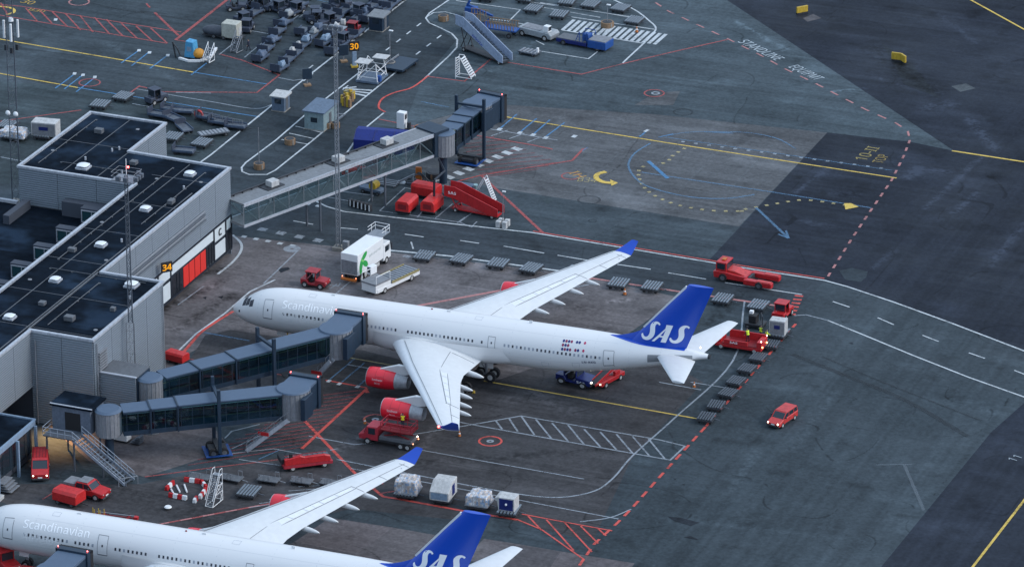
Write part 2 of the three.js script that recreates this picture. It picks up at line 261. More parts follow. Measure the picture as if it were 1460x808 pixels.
function ribbon(pts, width, dash, closed) {   // pts Vector3 on the ground -> list of quads, mitred
  const g = [], n = pts.length; const L = [], R = [];
  for (let i = 0; i < n; i++) {
    const a = pts[Math.max(0, i - 1)], b = pts[Math.min(n - 1, i + 1)], p = pts[i];
    let d1 = V().subVectors(p, a), d2 = V().subVectors(b, p); if (d1.lengthSq() < 1e-9) d1 = d2.clone(); if (d2.lengthSq() < 1e-9) d2 = d1.clone(); d1.normalize(); d2.normalize();
    const t = d1.clone().add(d2).normalize(), nn = V(t.z, 0, -t.x), k = 1 / Math.max(0.5, t.dot(d1)); L.push(p.clone().addScaledVector(nn, width / 2 * k)); R.push(p.clone().addScaledVector(nn, -width / 2 * k));
  }
  let run = 0;
  for (let i = 0; i + 1 < n; i++) {
    const len = pts[i].distanceTo(pts[i + 1]);
    if (!dash) { g.push([L[i], R[i], R[i + 1], L[i + 1]]); continue; }
    const per = dash[0] + dash[1]; let s = 0;
    while (s < len) {
      const ph = (run + s) % per, inDash = ph < dash[0], left = (inDash ? dash[0] - ph : per - ph), e = Math.min(len, s + left + 1e-6);
      if (inDash) { const q = (A, k) => A[i].clone().lerp(A[i + 1], k); g.push([q(L, s / len), q(R, s / len), q(R, e / len), q(L, e / len)]); }
      s = e;
    }
    run += len;
  }
  return g;
}
function quadsMesh(name, quads, mat, parent, y) {
  const a = []; for (const [p, q, r, s] of quads) a.push(p.x, y, p.z, r.x, y, r.z, q.x, y, q.z, p.x, y, p.z, s.x, y, s.z, r.x, y, r.z);
  const g = new THREE.BufferGeometry(); g.setAttribute('position', new THREE.BufferAttribute(new Float32Array(a), 3)); g.computeVertexNormals();
  if (g.attributes.normal.getY(0) < 0) { for (let i = 0; i < a.length; i += 9) for (let c = 0; c < 3; c++) { const t = a[i + 3 + c]; a[i + 3 + c] = a[i + 6 + c]; a[i + 6 + c] = t; } g.setAttribute('position', new THREE.BufferAttribute(new Float32Array(a), 3)); g.computeVertexNormals(); }
  return mesh(name, metreUV(g), mat, parent);
}
const smooth = (pts, n = 6) => pts.length < 3 ? pts : new THREE.CatmullRomCurve3(pts, false, 'centripetal').getPoints((pts.length - 1) * n);
function line(k, width, str, o = {}) { let p = P(str).map(q => G(...q)); if (o.curve) p = smooth(p); return quadsMesh(o.name || KN[k], ribbon(p, width, o.dash), K[k], marks, markY()); }
function ring(k, cx, cy, r, width, name) { const c = G(cx, cy), p = []; for (let i = 0; i <= 28; i++) p.push(V(c.x + r * Math.cos(i / 28 * 6.2832), 0, c.z + r * Math.sin(i / 28 * 6.2832))); return quadsMesh(name || 'painted_circle', ribbon(p, width), K[k], marks, markY()); }
function lines(k, width, list) { const q = []; for (const s of list.split('|')) q.push(...ribbon(P(s).map(p => G(...p)), width)); return quadsMesh(KN[k], q, K[k], marks, markY()); }
// hatch a polygon (pixels) with lines between two pixel polylines
function between(k, width, a, b, n, c, d) { const A = P(a), Bq = P(b), q = []; for (let i = 0; i < n; i++) { const t = (i + 0.5) / n, l = (p, m) => [p[0] + (m[0] - p[0]) * t, p[1] + (m[1] - p[1]) * t]; q.push(...ribbon([G(...l(A[0], A[1])), G(...l(Bq[0], Bq[1]))], width)); } return quadsMesh(KN[k] + (k === 'd' ? '' : '_hatching'), q, K[k], marks, markY()); }
function groundText(text, color, ax, ay, bx, by, tall, name) {   // written along a -> b, letters rising to the left of it
  const a = G(ax, ay), b = G(bx, by), w = a.distanceTo(b), o = lettering(w, tall, word(text, color, ''), name, marks, 40);
  o.rotation.order = 'YXZ'; o.rotation.x = -Math.PI / 2; o.rotation.y = Math.atan2(-(b.z - a.z), b.x - a.x);
  o.material.opacity = 0.7; const n = V(b.z - a.z, 0, -(b.x - a.x)).normalize(); o.position.copy(a).add(b).multiplyScalar(0.5).addScaledVector(n, tall / 2); o.position.y = markY(); return o;
}
// north-west stands
line('Y', 0.3, '-30,50 0,56 275,103'); line('B', 0.25, '275,103 380,120'); line('Y', 0.3, '-30,100 0,105 110,125'); line('B', 0.25, '110,125 370,167');
lines('B', 0.24, '172,90 196,73|187,94 211,75|213,98 237,80|78,126 104,107|91,127 116,108|108,131 133,112|272,107 294,90');
lines('W', 1.0, '195,72 200,72|210,75 215,75|236,79 241,79|103,105 108,105|115,107 120,107|132,110 137,110|76,28 81,28');
line('r', 0.26, '-20,5 28,9 258,46'); line('r', 0.26, '-20,19 0,22 238,62');
lines('r', 0.26, '0,4 10,21|36,12 52,30|56,15 73,33|74,17 95,38|92,19 114,43|113,22 132,46|134,25 156,49|151,28 175,52|172,33 195,55|193,37 217,59|214,40 238,62');
line('r', 0.5, '323,0 250,57'); line('r', 0.3, '208,5 213,11'); line('r', 0.4, '220,18 254,51'); line('r', 0.2, '248,57 270,60');
ring('P', 112, 3, 1.5, 0.25); ring('r', 127, 118, 1.5, 0.22); line('K', 0.25, '125,3 160,12 300,33 420,52', { name: 'expansion_joint' });
line('Y', 0.5, '-10,9 8,10 18,13 18,18 8,21', { curve: true }); groundText('30', '#cfa63c', 24, 4, 42, 8, 2.2, 'painted_stand_number'); groundText('B30', '#cfa63c', 36, 15, 60, 19, 1.6, 'painted_stand_number');
line('r', 0.28, '312,77 345,86 398,107 366,132 232,131 198,123 184,133'); line('w', 0.2, '194,127 300,145 368,155 388,149', { curve: true }); line('r', 0.25, '-20,177 0,173 115,157');
lines('w', 0.2, '188,148 216,153|266,160 300,166 330,172|312,78 340,56|348,82 398,41|400,41 425,22|426,25 440,16|320,46 333,34|358,44 392,50|336,19 352,22|0,224 32,230|250,132 300,133'); line('W', 0.22, '394,1 500,19'); line('b', 0.22, '430,-4 505,10'); line('w', 0.2, '397,111 418,115 433,113');
// service road to the north
line('W', 0.28, '262,248 300,221 432,114 578,0 600,-17'); line('W', 0.26, '514,102 437,162 393,200 350,232 344,239 345,245 355,249 380,249 392,243 446,200 490,163 588,84', {});
line('W', 0.24, '550,72 604,30', { dash: [1.5, 2.2] }); line('W', 0.24, '593,78 636,45', { dash: [1.5, 2.2] });
line('W', 0.26, '660,-16 640,0 612,19 607,26 612,33 630,41 644,48 652,57 651,68 640,80 600,117', {}); line('R', 0.3, '611,108 585,126 563,132 546,140 540,149 541,155 549,160', { curve: true }); line('W', 0.26, '547,161 520,183 510,195 495,217');
lines('W', 0.2, '607,25 618,18 635,17 650,21|432,116 446,105|437,100 446,93|421,180 458,189|412,190 448,198|401,199 440,206|488,128 496,122'); lines('W', 0.45, '489,126 508,124|497,127 530,129|502,130 527,133|504,133 522,137');
line('r', 0.24, '540,170 580,178 600,182'); line('b', 0.25, '600,145 640,153');
// top stands
line('r', 0.28, '609,109 662,116 699,85 829,106 888,91 960,74 1040,56'); line('W', 0.28, '862,-6 905,14 925,29 935,39 933,46 888,90', { curve: true });
lines('W', 0.2, '650,1 742,14|742,14 725,31|688,26 724,30|738,33 782,41|770,10 856,25|770,4 800,8|853,17 905,26|770,73 839,84 853,73|764,58 776,64|735,0 900,24');
between('W', 0.3, '813,25 931,42', '801,43 917,61', 1); { const q = []; for (let i = 0; i < 15; i++) { const t = i / 14, ax = 803 + 114 * t, ay = 26 + (t < 0.1 ? 16 : 35 * t), bx = ax + 14; } for (let i = 0; i < 17; i++) { const s = 796 + i * 8.2, y0 = 40 + i * 1.28, dx = 17, dy = -15; q.push(...ribbon([G(s + 6, y0 + 3), G(s + 6 + dx * 0.98, y0 + 3 + dy * 0.98)], 0.55)); } quadsMesh('white_line_hatching', q, K.W, marks, markY()); }
lines('W', 0.26, '813,24 933,42|801,43 917,62');
line('P', 0.3, '935,4 953,16 1037,55 1083,78 1121,99 1159,117 1234,156 1277,175 1295,187 1298,200', { dash: [1.8, 1.9] }); line('P', 0.32, '1298,200 1289,223 1272,257 1243,299 1216,339 1180,396', { dash: [1.3, 1.6] });
groundText('STANDLINE', '#c3cdd2', 1047, 60, 1104, 88, 2.6, 'painted_lettering'); groundText('EQUIPMT', '#c3cdd2', 1119, 96, 1160, 116, 2.6, 'painted_lettering');
lines('Y', 0.34, '1383,-1 1470,47'); line('Y', 0.4, '1358,215 1475,233');
// the middle stand
line('Y', 0.3, '698,163 960,205 1279,254'); lines('B', 0.24, '694,181 719,160|712,184 737,163|741,189 765,169|760,192 784,171|778,195 805,175|912,195 921,188|939,196 960,191');
lines('W', 1.0, '691,181 697,182|709,184 715,185|738,189 744,190|757,192 763,193|775,196 781,197|920,186 924,187|816,194 822,195'); lines('w', 0.22, '674,180 795,200|680,190 702,182|700,194 724,186|726,198 748,190|752,203 770,196');
line('r', 0.3, '672,192 760,207 788,213'); line('r', 0.34, '832,212 816,229 686,250'); lines('r', 0.34, '836,211 832,214'); lines('b', 0.3, '838,210 831,215');
{ const q = []; for (let i = 0; i < 11; i++) { const y = 198 + i * 5.2; q.push(...ribbon([G(655 + i * 3.2, y + 3), G(705 + i * 11.5 - (i > 8 ? (i - 8) * 26 : 0), y - 3 - i * 0.6)], 0.18)); } quadsMesh('red_hatching', q, K.d, marks, markY()); }
line('W', 1.5, '740,211 628,258 612,264', { dash: [1.0, 1.0], name: 'zebra_crossing' }); line('W', 1.2, '606,263 560,259', { dash: [1.2, 1.5], name: 'zebra_crossing' });
line('r', 0.42, '686,250 775,333'); line('R', 0.2, '640,262 686,250');
lines('w', 0.18, '541,301 577,268 600,272|541,301 655,317 672,324 680,316|595,310 612,290|620,312 645,291|655,317 675,302|652,318 663,310|461,277 471,271 532,279 525,287|460,280 520,291|530,262 565,240|520,256 566,262');
line('W', 0.3, '447,279 452,288 466,295 491,302 560,310 760,332 1060,382 1176,400 1209,409 1275,431 1355,460 1470,504', {}); line('R', 0.22, '760,329.5 1060,379 1176,397');
lines('W', 0.22, '418,315 446,320|485,325 510,327|577,334 604,338|656,343 683,347|718,351 776,361|795,364 843,372|880,377 928,384|953,389 1007,398|1034,403 1144,420|1188,430 1212,438|1252,453 1275,463|1316,478 1339,487|1382,503 1405,511|1447,528 1475,539|586,345 589,355');
line('W', 0.4, '555,357 640,365 803,387'); line('P', 0.45, '803,387 845,397 970,416 1115,437'); line('w', 0.22, '1133,450 1150,449 1181,457'); line('W', 0.26, '1181,457 1223,474 1303,507 1382,538 1475,571'); line('R', 1.1, '1140,421 1128,450', { dash: [0.5, 0.7] });
line('w', 1.1, '342,321 474,347', { dash: [1.2, 1.6] }); line('W', 0.7, '344,337 430,353', { dash: [0.7, 1.1] }); line('W', 0.7, '422,288 460,295', { dash: [0.6, 0.9] }); line('w', 0.7, '575,365 600,370', { dash: [1, 1] });
ring('w', 416, 355, 0.7, 0.9, 'manhole_cover');
line('W', 0.35, '331,335 343,347 343,358 330,375 310,391', { curve: true }); lines('w', 0.22, '290,408 253,435|425,357 375,405'); line('W', 0.26, '392,399 356,416 320,447 279,476 248,506', {}); line('R', 0.42, '332,444 300,464 285,475 270,492 256,508', { curve: true }); line('r', 0.2, '250,509 276,513'); line('b', 0.28, '290,474 356,486');
lines('w', 0.2, '455,404 482,408 485,404|475,422 505,396|470,412 480,405'); line('P', 0.5, '590,437 720,413 845,397'); line('w', 0.25, '655,440 850,404');
// arcs of the turning guide
const c7 = s => P(s).map(([x, y]) => (680 + x / 3.231).toFixed(1) + ',' + (150 + y / 3.231).toFixed(1)).join(' '), c4 = s => P(s).map(([x, y]) => (940 + x / 2.377).toFixed(1) + ',' + (y / 2.377).toFixed(1)).join(' ');
line('y', 0.5, c7('960,197 900,235 870,265 800,272 755,290 745,320 765,370 800,405 850,432 910,455 1000,475 1100,487 1240,488') + ' ' + c4('270,715 400,690 490,678 630,695'), { dash: [0.5, 1.1], curve: true }); line('w', 0.5, c4('75,480 790,575'), { dash: [0.5, 1.4] });
line('b', 0.3, c7('800,175 730,220 700,265 705,300 760,360 850,395 1000,425 1150,430 1280,412'), { curve: true }); line('b', 0.24, c7('880,140 960,127 1060,122 1180,130') + ' ' + c4('150,447 300,450 400,470 465,505'), { curve: true }); line('B', 0.55, c7('790,258 880,338')); line('b', 0.26, c7('760,310 1357,400') + ' ' + c4('720,705')); line('b', 0.2, c7('870,148') + ' ' + c4('400,520 790,578'));
line('b', 0.4, '1078,296 1125,340'); lines('b', 0.3, '1125,340 1110,334|1125,340 1121,329'); quadsMesh('yellow_arrow', [[G(1204, 290), G(1206, 299), G(1225, 295), G(1214, 290)]], K.Y, marks, markY());
line('Y', 0.75, '864,245 853,248 850,253 854,257 862,260 874,261', { curve: true }); quadsMesh('yellow_arrow', [[G(870, 256), G(872, 265), G(881, 261), G(880, 260)]], K.Y, marks, markY());
ring('r', 814, 251, 1.25, 0.22); groundText('IH', '#c8993e', 806, 247, 822, 256, 2.2, 'painted_stand_number'); groundText('B34', '#a99a68', 820, 260, 850, 262, 2.4, 'painted_stand_number');
groundText('10-II', '#a8954f', 1238, 231, 1260, 211, 2.5, 'painted_stop_mark').scale.x = 1; groundText('TOP', '#a48a40', 1262, 234, 1273, 222, 2.2, 'painted_stop_mark');
ring('r', 933, 133, 1.4, 0.24); ring('w', 935, 133, 0.5, 0.3); ring('K', 974, 160, 1.3, 0.3, 'slot_drain_ring'); ring('K', 840, 285, 1.45, 0.3, 'slot_drain_ring'); ring('K', 845, 315, 0.5, 0.2, 'slot_drain_ring');
line('f', 0.4, '1290,663 1318,728'); lines('f', 0.25, '1250,663 1302,662'); line('K', 0.8, '1130,505 1200,533 1290,570 1380,622', { name: 'tyre_mark', curve: true }); line('K', 0.35, '1172,508 1260,545 1400,600', { name: 'tyre_mark', curve: true });
{ const q = []; const A = G(700, 150), Bz = G(714, 266).z - 0.6; for (let k = 0; k < 7; k++) { const x = 4 + k * 6.2; q.push([V(x, 0, -88), V(x + 0.07, 0, -88), V(x + 0.07, 0, Bz - 6), V(x, 0, Bz - 6)]); } for (let k = 0; k < 4; k++) { const z = -82 + k * 7; q.push([V(0, 0, z), V(45, 0, z), V(45, 0, z + 0.07), V(0, 0, z + 0.07)]); } quadsMesh('slab_joints', q, K.f, marks, markY()); }
// stand of the aircraft
line('Y', 0.26, '690,543 995,597'); line('y', 0.26, '470,505 610,530'); lines('w', 0.24, '586,620 670,606 743,593 940,627 977,636 956,656 900,646 676,606 646,600|707,600 716,612|726,597 738,615|743,593 762,620|764,598 786,625|787,603 810,629|810,606 833,634|833,612 856,637|856,616 879,641|879,619 902,646|902,622 926,650|925,626 948,654');
ring('R', 699, 629, 1.35, 0.26); ring('w', 699, 629, 0.3, 0.3); ring('r', 535, 598, 1.4, 0.24); ring('w', 535, 598, 0.3, 0.3);
line('w', 0.18, '590,640 833,683'); line('w', 0.24, '480,655 566,672 750,706 802,709 848,700 873,683 900,652 960,598 1045,515 1062,430', { curve: true }); line('w', 0.2, '500,668 597,686 882,740'); line('w', 0.2, '827,744 870,738 900,726', { curve: true }); lines('w', 0.2, '440,622 505,634 528,632 586,620|985,545 1035,553|940,545 1000,556|470,642 482,640');
line('R', 0.34, '1135,462 1006,609', { dash: [1.2, 1.1] }); line('R', 0.34, '1006,609 940,681 900,726 879,747 848,775 825,808', { dash: [1.6, 1.2] });
lines('R', 0.22, '744,733 873,757|738,741 772,755 833,798|753,736 772,756|779,741 818,785|804,744 844,787|828,750 853,775|853,754 864,764'); line('R', 0.4, '523,554 430,640'); line('R', 0.4, '432,598 505,674 546,708 566,711 664,729 738,741'); line('R', 0.26, '464,542 523,553'); lines('r', 0.26, '540,704 594,695|524,680 546,690'); lines('R', 0.5, '521,556 524,560');
lines('r', 0.22, '206,680 300,667 400,655'); line('r', 0.3, '200,752 224,748 395,716 520,694', {}); line('P', 0.3, '224,748 395,716', { dash: [1.4, 1.4] }); lines('r', 0.2, '370,528 402,535|290,600 270,555 290,520|60,712 95,690');
{ const q = []; for (let i = 0; i < 15; i++) { const x1 = 518 - i * 6.2, y1 = 556 + i * 5.8, x0 = 458 - i * 13.6, y0 = 564 + i * 7.0 + (i > 12 ? (i - 12) * 0.6 : 0); q.push(...ribbon([G(x0, y0), G(x1, y1)], 0.22)); } quadsMesh('red_hatching', q, K.d, marks, markY()); }
lines('w', 0.2, '330,640 420,598|300,650 390,640 470,655|340,655 400,664|320,625 330,615 370,605'); { const q = []; for (let i = 0; i < 6; i++) q.push(...ribbon([G(355 + i * 14, 724 + i * 0 - i * 6), G(430 + i * 17, 712 - i * 4.5)], 0.14)); quadsMesh('faded_white_line', q, K.w, marks, markY()); } lines('b', 0.22, '368,655 398,642|440,660 460,648|505,512 470,541|520,517 487,545|545,521 511,550'); lines('W', 0.7, '466,543 471,544|481,547 486,548|507,551 512,552|316,520 322,521'); lines('w', 0.3, '495,520 540,528 545,550');
line('Y', 0.32, '1470,702 1388,808 1370,832'); groundText('11', '#aab4ba', 1450, 660, 1464, 652, 1.7, 'painted_lettering');
// ================================================================ the pier
const RH = 12;   // roof height
const pier = thing('pier_terminal', 'grey metal-clad airport pier with dark flat roof and white roof domes', 'terminal');
const pierPts = [[-37.4, -36], [-26.4, -36], [-26.4, -25], [-11.7, -24.5], [-11.7, 13], [-3.4, 13], [-3.4, 32.2], [-11.7, 32.2], [-11.7, 75], [-20.6, 75], [-20.6, -15], [-37.4, -15]];
{
  const inset = 0.16, ip = pierPts;   // core stands just inside the cladding
  const core = nb();
  core.box(-37.2, -26.6, 0, RH - 0.1, -35.8, -15.2); core.box(-26.7, -12.7, 3.6, RH - 0.12, -24.2, -15.3); core.box(-20.4, -12.7, 3.6, RH - 0.14, -15.35, 12.9);
  core.box(-20.38, -3.6, 0, RH - 0.11, 13.2, 32); core.box(-20.42, -11.9, 4.6, RH - 0.13, 31.9, 74.8); core.box(-19, -15.4, 0, 4.7, -24, 74); core.build('wall_core', M.core, pier);
  const roof = nb(); roof.prism(ip.map(p => [p[0], p[1]]), 'y', RH - 0.09, RH); const roofM = roof.build('roof', M.roof, pier);
  const n = pierPts.length;
  for (let i = 0; i < n; i++) {   // parapet caps and cladding along each side
    const a = pierPts[i], b = pierPts[(i + 1) % n], dx = b[0] - a[0], dz = b[1] - a[1], L = Math.hypot(dx, dz), ux = dx / L, uz = dz / L, nx = uz, nz = -ux;
    nb().bar([a[0] - ux * 0.2, RH + 0.12, a[1] - uz * 0.2], [b[0] + ux * 0.195, RH + 0.121, b[1] + uz * 0.195], 0.42, 0.3).build('parapet_cap', M.cap, roofM);
    const np = Math.max(1, Math.round(L / 5)), east = i === 3;
    for (let k = 0; k < np; k++) {
      const s = k / np * L + 0.03, e = (k + 1) / np * L - 0.03, mx = a[0] + ux * (s + e) / 2 + nx * 0.06, mz = a[1] + uz * (s + e) / 2 + nz * 0.06;
      const y0 = east ? 5.8 : (i === 7 ? 4.8 : i === 9 || i === 10 ? 6.9 : 0.1), g = new THREE.BoxGeometry(e - s, RH - y0 - 0.04, 0.12); g.rotateY(Math.atan2(-uz, ux)); g.translate(mx, (RH - 0.04 + y0) / 2, mz);
      mesh('wall_panel', metreUV(cleanGeo(g)), M.clad, pier);
    }
  }
  // roof domes, seams, small vents
  for (const [x, z, s] of [[-29.4, -17.7, 1.65], [-15.5, -20.6, 1.35], [-15.6, -7.6, 1.35], [-15.6, 5.2, 1.35], [-15.8, 17.4, 1.35], [-15.7, 29.8, 1.35], [-6.4, 15.4, 1.6]]) {
    const d = nb(); d.box(x - s / 2, x + s / 2, RH + 0.02, RH + 0.3, z - s / 2, z + s / 2, 0.05); const dm = d.build('roof_dome', M.cap, roofM);
    const g = new THREE.SphereGeometry(s * 0.62, 14, 7, 0, 6.2832, 0, 0.85); g.scale(1, 0.5, 1); const p = g.attributes.position; for (let i = 0; i < p.count; i++) { p.setX(i, cl(p.getX(i) * 1.25, -s / 2 + 0.06, s / 2 - 0.06)); p.setZ(i, cl(p.getZ(i) * 1.25, -s / 2 + 0.06, s / 2 - 0.06)); } g.computeVertexNormals(); g.translate(x, RH + 0.18, z); nb().add(g).build('dome_glazing', M.skylight, roofM);
  }
  for (const [x, z] of [[-28.6, -24.5], [-28, -25.4], [-30.5, -20.5], [-14.2, -16], [-13.8, 3], [-4.9, 19], [-5.4, 17.6], [-24, -18]]) nb().rod([x, RH, z], [x, RH + 0.45, z], 0.14, 0.14, 8).build('roof_vent', M.cap, roofM);
  const seam = nb(); for (const z of [-19, -9.5, 0.5, 10.5, 21, 31, 41]) seam.box(-20.2, z > 13 && z < 32 ? -3.8 : -12.1, RH + 0.004, RH + 0.03, z - 0.04, z + 0.04); seam.box(-12.2, -12.05, RH + 0.004, RH + 0.16, 13, 32); seam.box(-12.62, -12.5, RH + 0.004, RH + 0.1, -15, 60); seam.box(-17.2, -17.1, RH + 0.004, RH + 0.035, -24, 60); seam.box(-26.5, -26.4, RH + 0.004, RH + 0.035, -25, -15); seam.box(-31.5, -31.4, RH + 0.004, RH + 0.035, -35.6, -15.4); seam.box(-37, -27, RH + 0.004, RH + 0.035, -26, -25.92);
  seam.build('roof_seam', M.midgrey, roofM);
  const rail = nb(); for (const x of [-20.05, -37.0]) { const z0 = x < -30 ? -35.5 : -14.5, z1 = x < -30 ? -15.6 : 70; for (let z = z0; z < z1; z += 4.5) rail.rod([x, RH + 0.2, z], [x, RH + 0.42, z], 0.03); rail.rod([x, RH + 0.42, z0], [x, RH + 0.42, z1], 0.025); } rail.build('safety_line', M.galv, roofM);
  for (const [a, b] of [[[-18.6, -22], [-18.6, 11]], [[-14.0, -22], [-14.0, -3]], [[-35.6, -34], [-35.6, -17]], [[-18.2, 14], [-5.2, 14]], [[-10.5, 16], [-10.5, 30]], [[-33, -18.5], [-22, -18.5]], [[-18.6, 34], [-18.6, 70]]]) { const cd = nb(); cd.rod([a[0], RH + 0.12, a[1]], [b[0], RH + 0.12, b[1]], 0.05, 0.05, 5); const L = Math.hypot(b[0] - a[0], b[1] - a[1]); for (let s = 0; s <= L; s += 3) { const x = a[0] + (b[0] - a[0]) * s / L, z = a[1] + (b[1] - a[1]) * s / L; cd.box(x - 0.12, x + 0.12, RH + 0.002, RH + 0.08, z - 0.12, z + 0.12); } cd.build('roof_conduit', M.midgrey, roofM); }
  for (const [x, z, w, d, h] of [[-33.2, -30, 1.1, 0.8, 0.6], [-24, -21.5, 0.9, 0.9, 0.5], [-13.6, -11, 0.7, 1.1, 0.55], [-18.2, 8, 1.0, 0.7, 0.5], [-8.8, 27.5, 1.2, 0.9, 0.6], [-14, 24.5, 0.8, 0.8, 0.45], [-5.2, 23, 0.6, 0.6, 0.5]]) nb().box(x - w / 2, x + w / 2, RH + 0.004, RH + h, z - d / 2, z + d / 2, 0.04).build('roof_unit', M.midgrey, roofM);
  for (const [x, z] of [[-19, -18], [-19, -2], [-19, 18], [-13, 9], [-4.6, 29], [-29, -33], [-36, -22], [-13.2, -19]]) nb().rod([x, RH + 0.002, z], [x, RH + 0.05, z], 0.28, 0.24, 10).build('roof_drain', M.grey, roofM);
  // east shop-like front under the cladding: black frame, white and red panels, dark windows
  const X = -11.66, y0 = 0.95, y1 = 5.75, front = group('gate_front', pier);
  nb().box(-12.6, X, y0, y1, -24.5, 13).build('front_frame', M.frame, front); nb().box(X - 0.3, X + 0.12, 5.5, 5.78, -24.52, 13).build('top_band', M.frame, front); nb().box(X - 0.3, X + 0.12, 0.85, 1.08, -24.52, 13).build('bottom_band', M.frame, front); for (const z of [-24.5, -22.78, -19.18, -6.18, -2.48]) nb().box(X - 0.3, X + 0.11, 1.08, 5.5, z - 0.14, z + 0.14).build('frame_post', M.frame, front);
  const zc = t => 12.9 - t * 37.2;   // t from the inner corner to the outer corner
  const pan = (a, b, c, d, m, nm) => nb().box(X, X + 0.06, c + (nm === 'white_panel' ? 0.1 : 0.02), d - (nm === 'white_panel' ? 0.14 : 0.02), a + (nm === 'white_panel' ? 0.1 : 0.02), b - (nm === 'white_panel' ? 0.1 : 0.02), 0.02).build(nm, m, front);
  pan(-24.35, -22.9, 3.9, 5.55, M.panelWhite, 'white_panel'); pan(-22.65, -19.3, 3.55, 5.55, M.panelWhite, 'white_panel'); pan(-19.05, -6.3, 4.05, 5.55, M.panelWhite, 'white_panel'); pan(-6.05, -2.6, 3.9, 5.55, M.panelWhite, 'white_panel'); pan(-2.35, 12.6, 4.05, 5.55, M.panelWhite, 'white_panel');
  pan(-22.65, -19.3, 1.1, 3.35, M.panelWhite, 'white_panel'); pan(-6.05, -2.6, 1.1, 3.65, M.panelWhite, 'white_panel');
  for (const [a, b] of [[-24.35, -23.7], [-23.55, -22.9]]) pan(a, b, 1.1, 3.7, M.glass, 'window_pane');
  for (let k = 0; k < 4; k++) pan(-16.6 + k * 1.72, -16.6 + k * 1.72 + 1.6, 1.1, 3.85, M.redPanel ??= std(0.75, 0.035, 0.025, 0.4, 0, { map: softTex }), 'red_panel');
  for (const [a, b] of [[-19.05, -18.35], [-18.2, -17.5], [-17.35, -16.75], [-9.5, -8.75], [-8.6, -7.85], [-7.7, -6.4], [-2.2, -0.9], [-0.75, 0.55], [0.7, 2.0], [2.2, 4.2], [4.4, 6.4]]) pan(a, b, 1.1, 3.85, M.glass, 'window_pane');
  const emb = nb(); const eg = new THREE.TorusGeometry(0.42, 0.09, 5, 14, 4.4); eg.rotateZ(1.0); eg.rotateY(Math.PI / 2); eg.translate(X + 0.12, 4.6, -21); emb.add(eg); emb.build('round_emblem', M.dark, front);
  // horizontal service pipes on the cladding, ground-floor columns and doors
  for (let k = 0; k < 4; k++) nb().rod([-11.4, 8.0 + k * 0.42, -16.5 + k * 0.1], [-11.4, 8.0 + k * 0.42, 8], 0.09, 0.09, 8).build('service_pipe', k % 2 ? M.galv : M.galvDark, pier);
  for (const z of [-23.8, -17.5, -11, -4.5, 2, 8.5]) nb().box(-13.4, -12.9, 0, 3.6, z, z + 0.5).build('column', M.midgrey, pier);
  nb().box(-11.85, -11.65, 0.1, 3.9, 40, 45).build('loading_door', M.offwhite, pier); nb().box(-11.85, -11.65, 0.1, 3.9, 46, 51).build('loading_door', M.offwhite, pier);
  // louvre and downpipes on the outer corner
  const lv = nb(); for (let k = 0; k < 22; k++) lv.box(-3.3, -2.95, 2.4 + k * 0.36, 2.56 + k * 0.36, 29.2, 31.3); lv.build('louvre', M.galv, pier); nb().rod([-3.1, 0.1, 31.7], [-3.1, 11.5, 31.7], 0.08).build('downpipe', M.galv, pier); nb().rod([-11.0, 0.1, 32.5], [-11.0, 11, 32.5], 0.09).build('downpipe', M.galv, pier);
  nb().rod([-3.1, 0.1, 13.6], [-3.1, 11.8, 13.6], 0.06).build('downpipe', M.galv, pier);
}
// lower hall west of the pier with its saw-tooth lights
const hall = thing('low_hall', 'low dark-roofed hall with a row of roof windows behind the pier', 'building');
{
  const r = nb(); r.box(-70, -20.9, 0, 6.8, -14.6, 75); r.build('wall', M.core, hall); nb().box(-70, -20.9, 6.81, 6.9, -14.6, 75).build('roof', M.roof, hall);
  nb().box(-70, -37.7, 6.92, 7.3, -15.05, -14.62).build('parapet_cap', M.cap, hall);
  [-12.1, -5.0, 1.3, 7.6, 13.9, 20.2, 26.5].forEach((z, i) => {   // roof lights, glazed side towards the camera
    const d = group('roof_light', hall); nb().prism([[z + 0.4, 6.9], [z + 0.4, 9.1], [z - 0.8, 9.1], [z - 3.6, 6.9]], 'x', -27, -20.95).build('roof_light_body', M.core, d);
    for (let k = 0; k < 4; k++) nb().box(-26.7 + k * 1.42, -25.4 + k * 1.42, 7.35, 8.75, z + 0.41, z + 0.47).build('pane', M.tealGlass, d); const f = nb(); f.box(-26.85, -21, 8.78, 8.88, z + 0.41, z + 0.53); f.box(-26.85, -21, 7.2, 7.3, z + 0.41, z + 0.53); for (let k = 0; k < 5; k++) f.box(-26.83 + k * 1.42, -26.73 + k * 1.42, 7.3, 8.78, z + 0.41, z + 0.53); f.build('window_frame', M.cap, d);
  });
  nb().box(-36.3, -35.4, 6.9, 8.1, -14, -8).build('roof_duct', M.core, hall); nb().box(-30.5, -21.2, 6.9, 8.9, -14.5, -13.3).build('roof_plant', M.core, hall);
  const ld = nb(); for (const s of [-0.3, 0.3]) ld.rod([-23.4 + s, 6.9, 12.2], [-23.4 + s, 9.8, 12.2], 0.04); for (let k = 0; k < 8; k++) ld.rod([-23.7, 7.1 + k * 0.35, 12.2], [-23.1, 7.1 + k * 0.35, 12.2], 0.03); ld.build('roof_ladder', M.galv, hall);
}
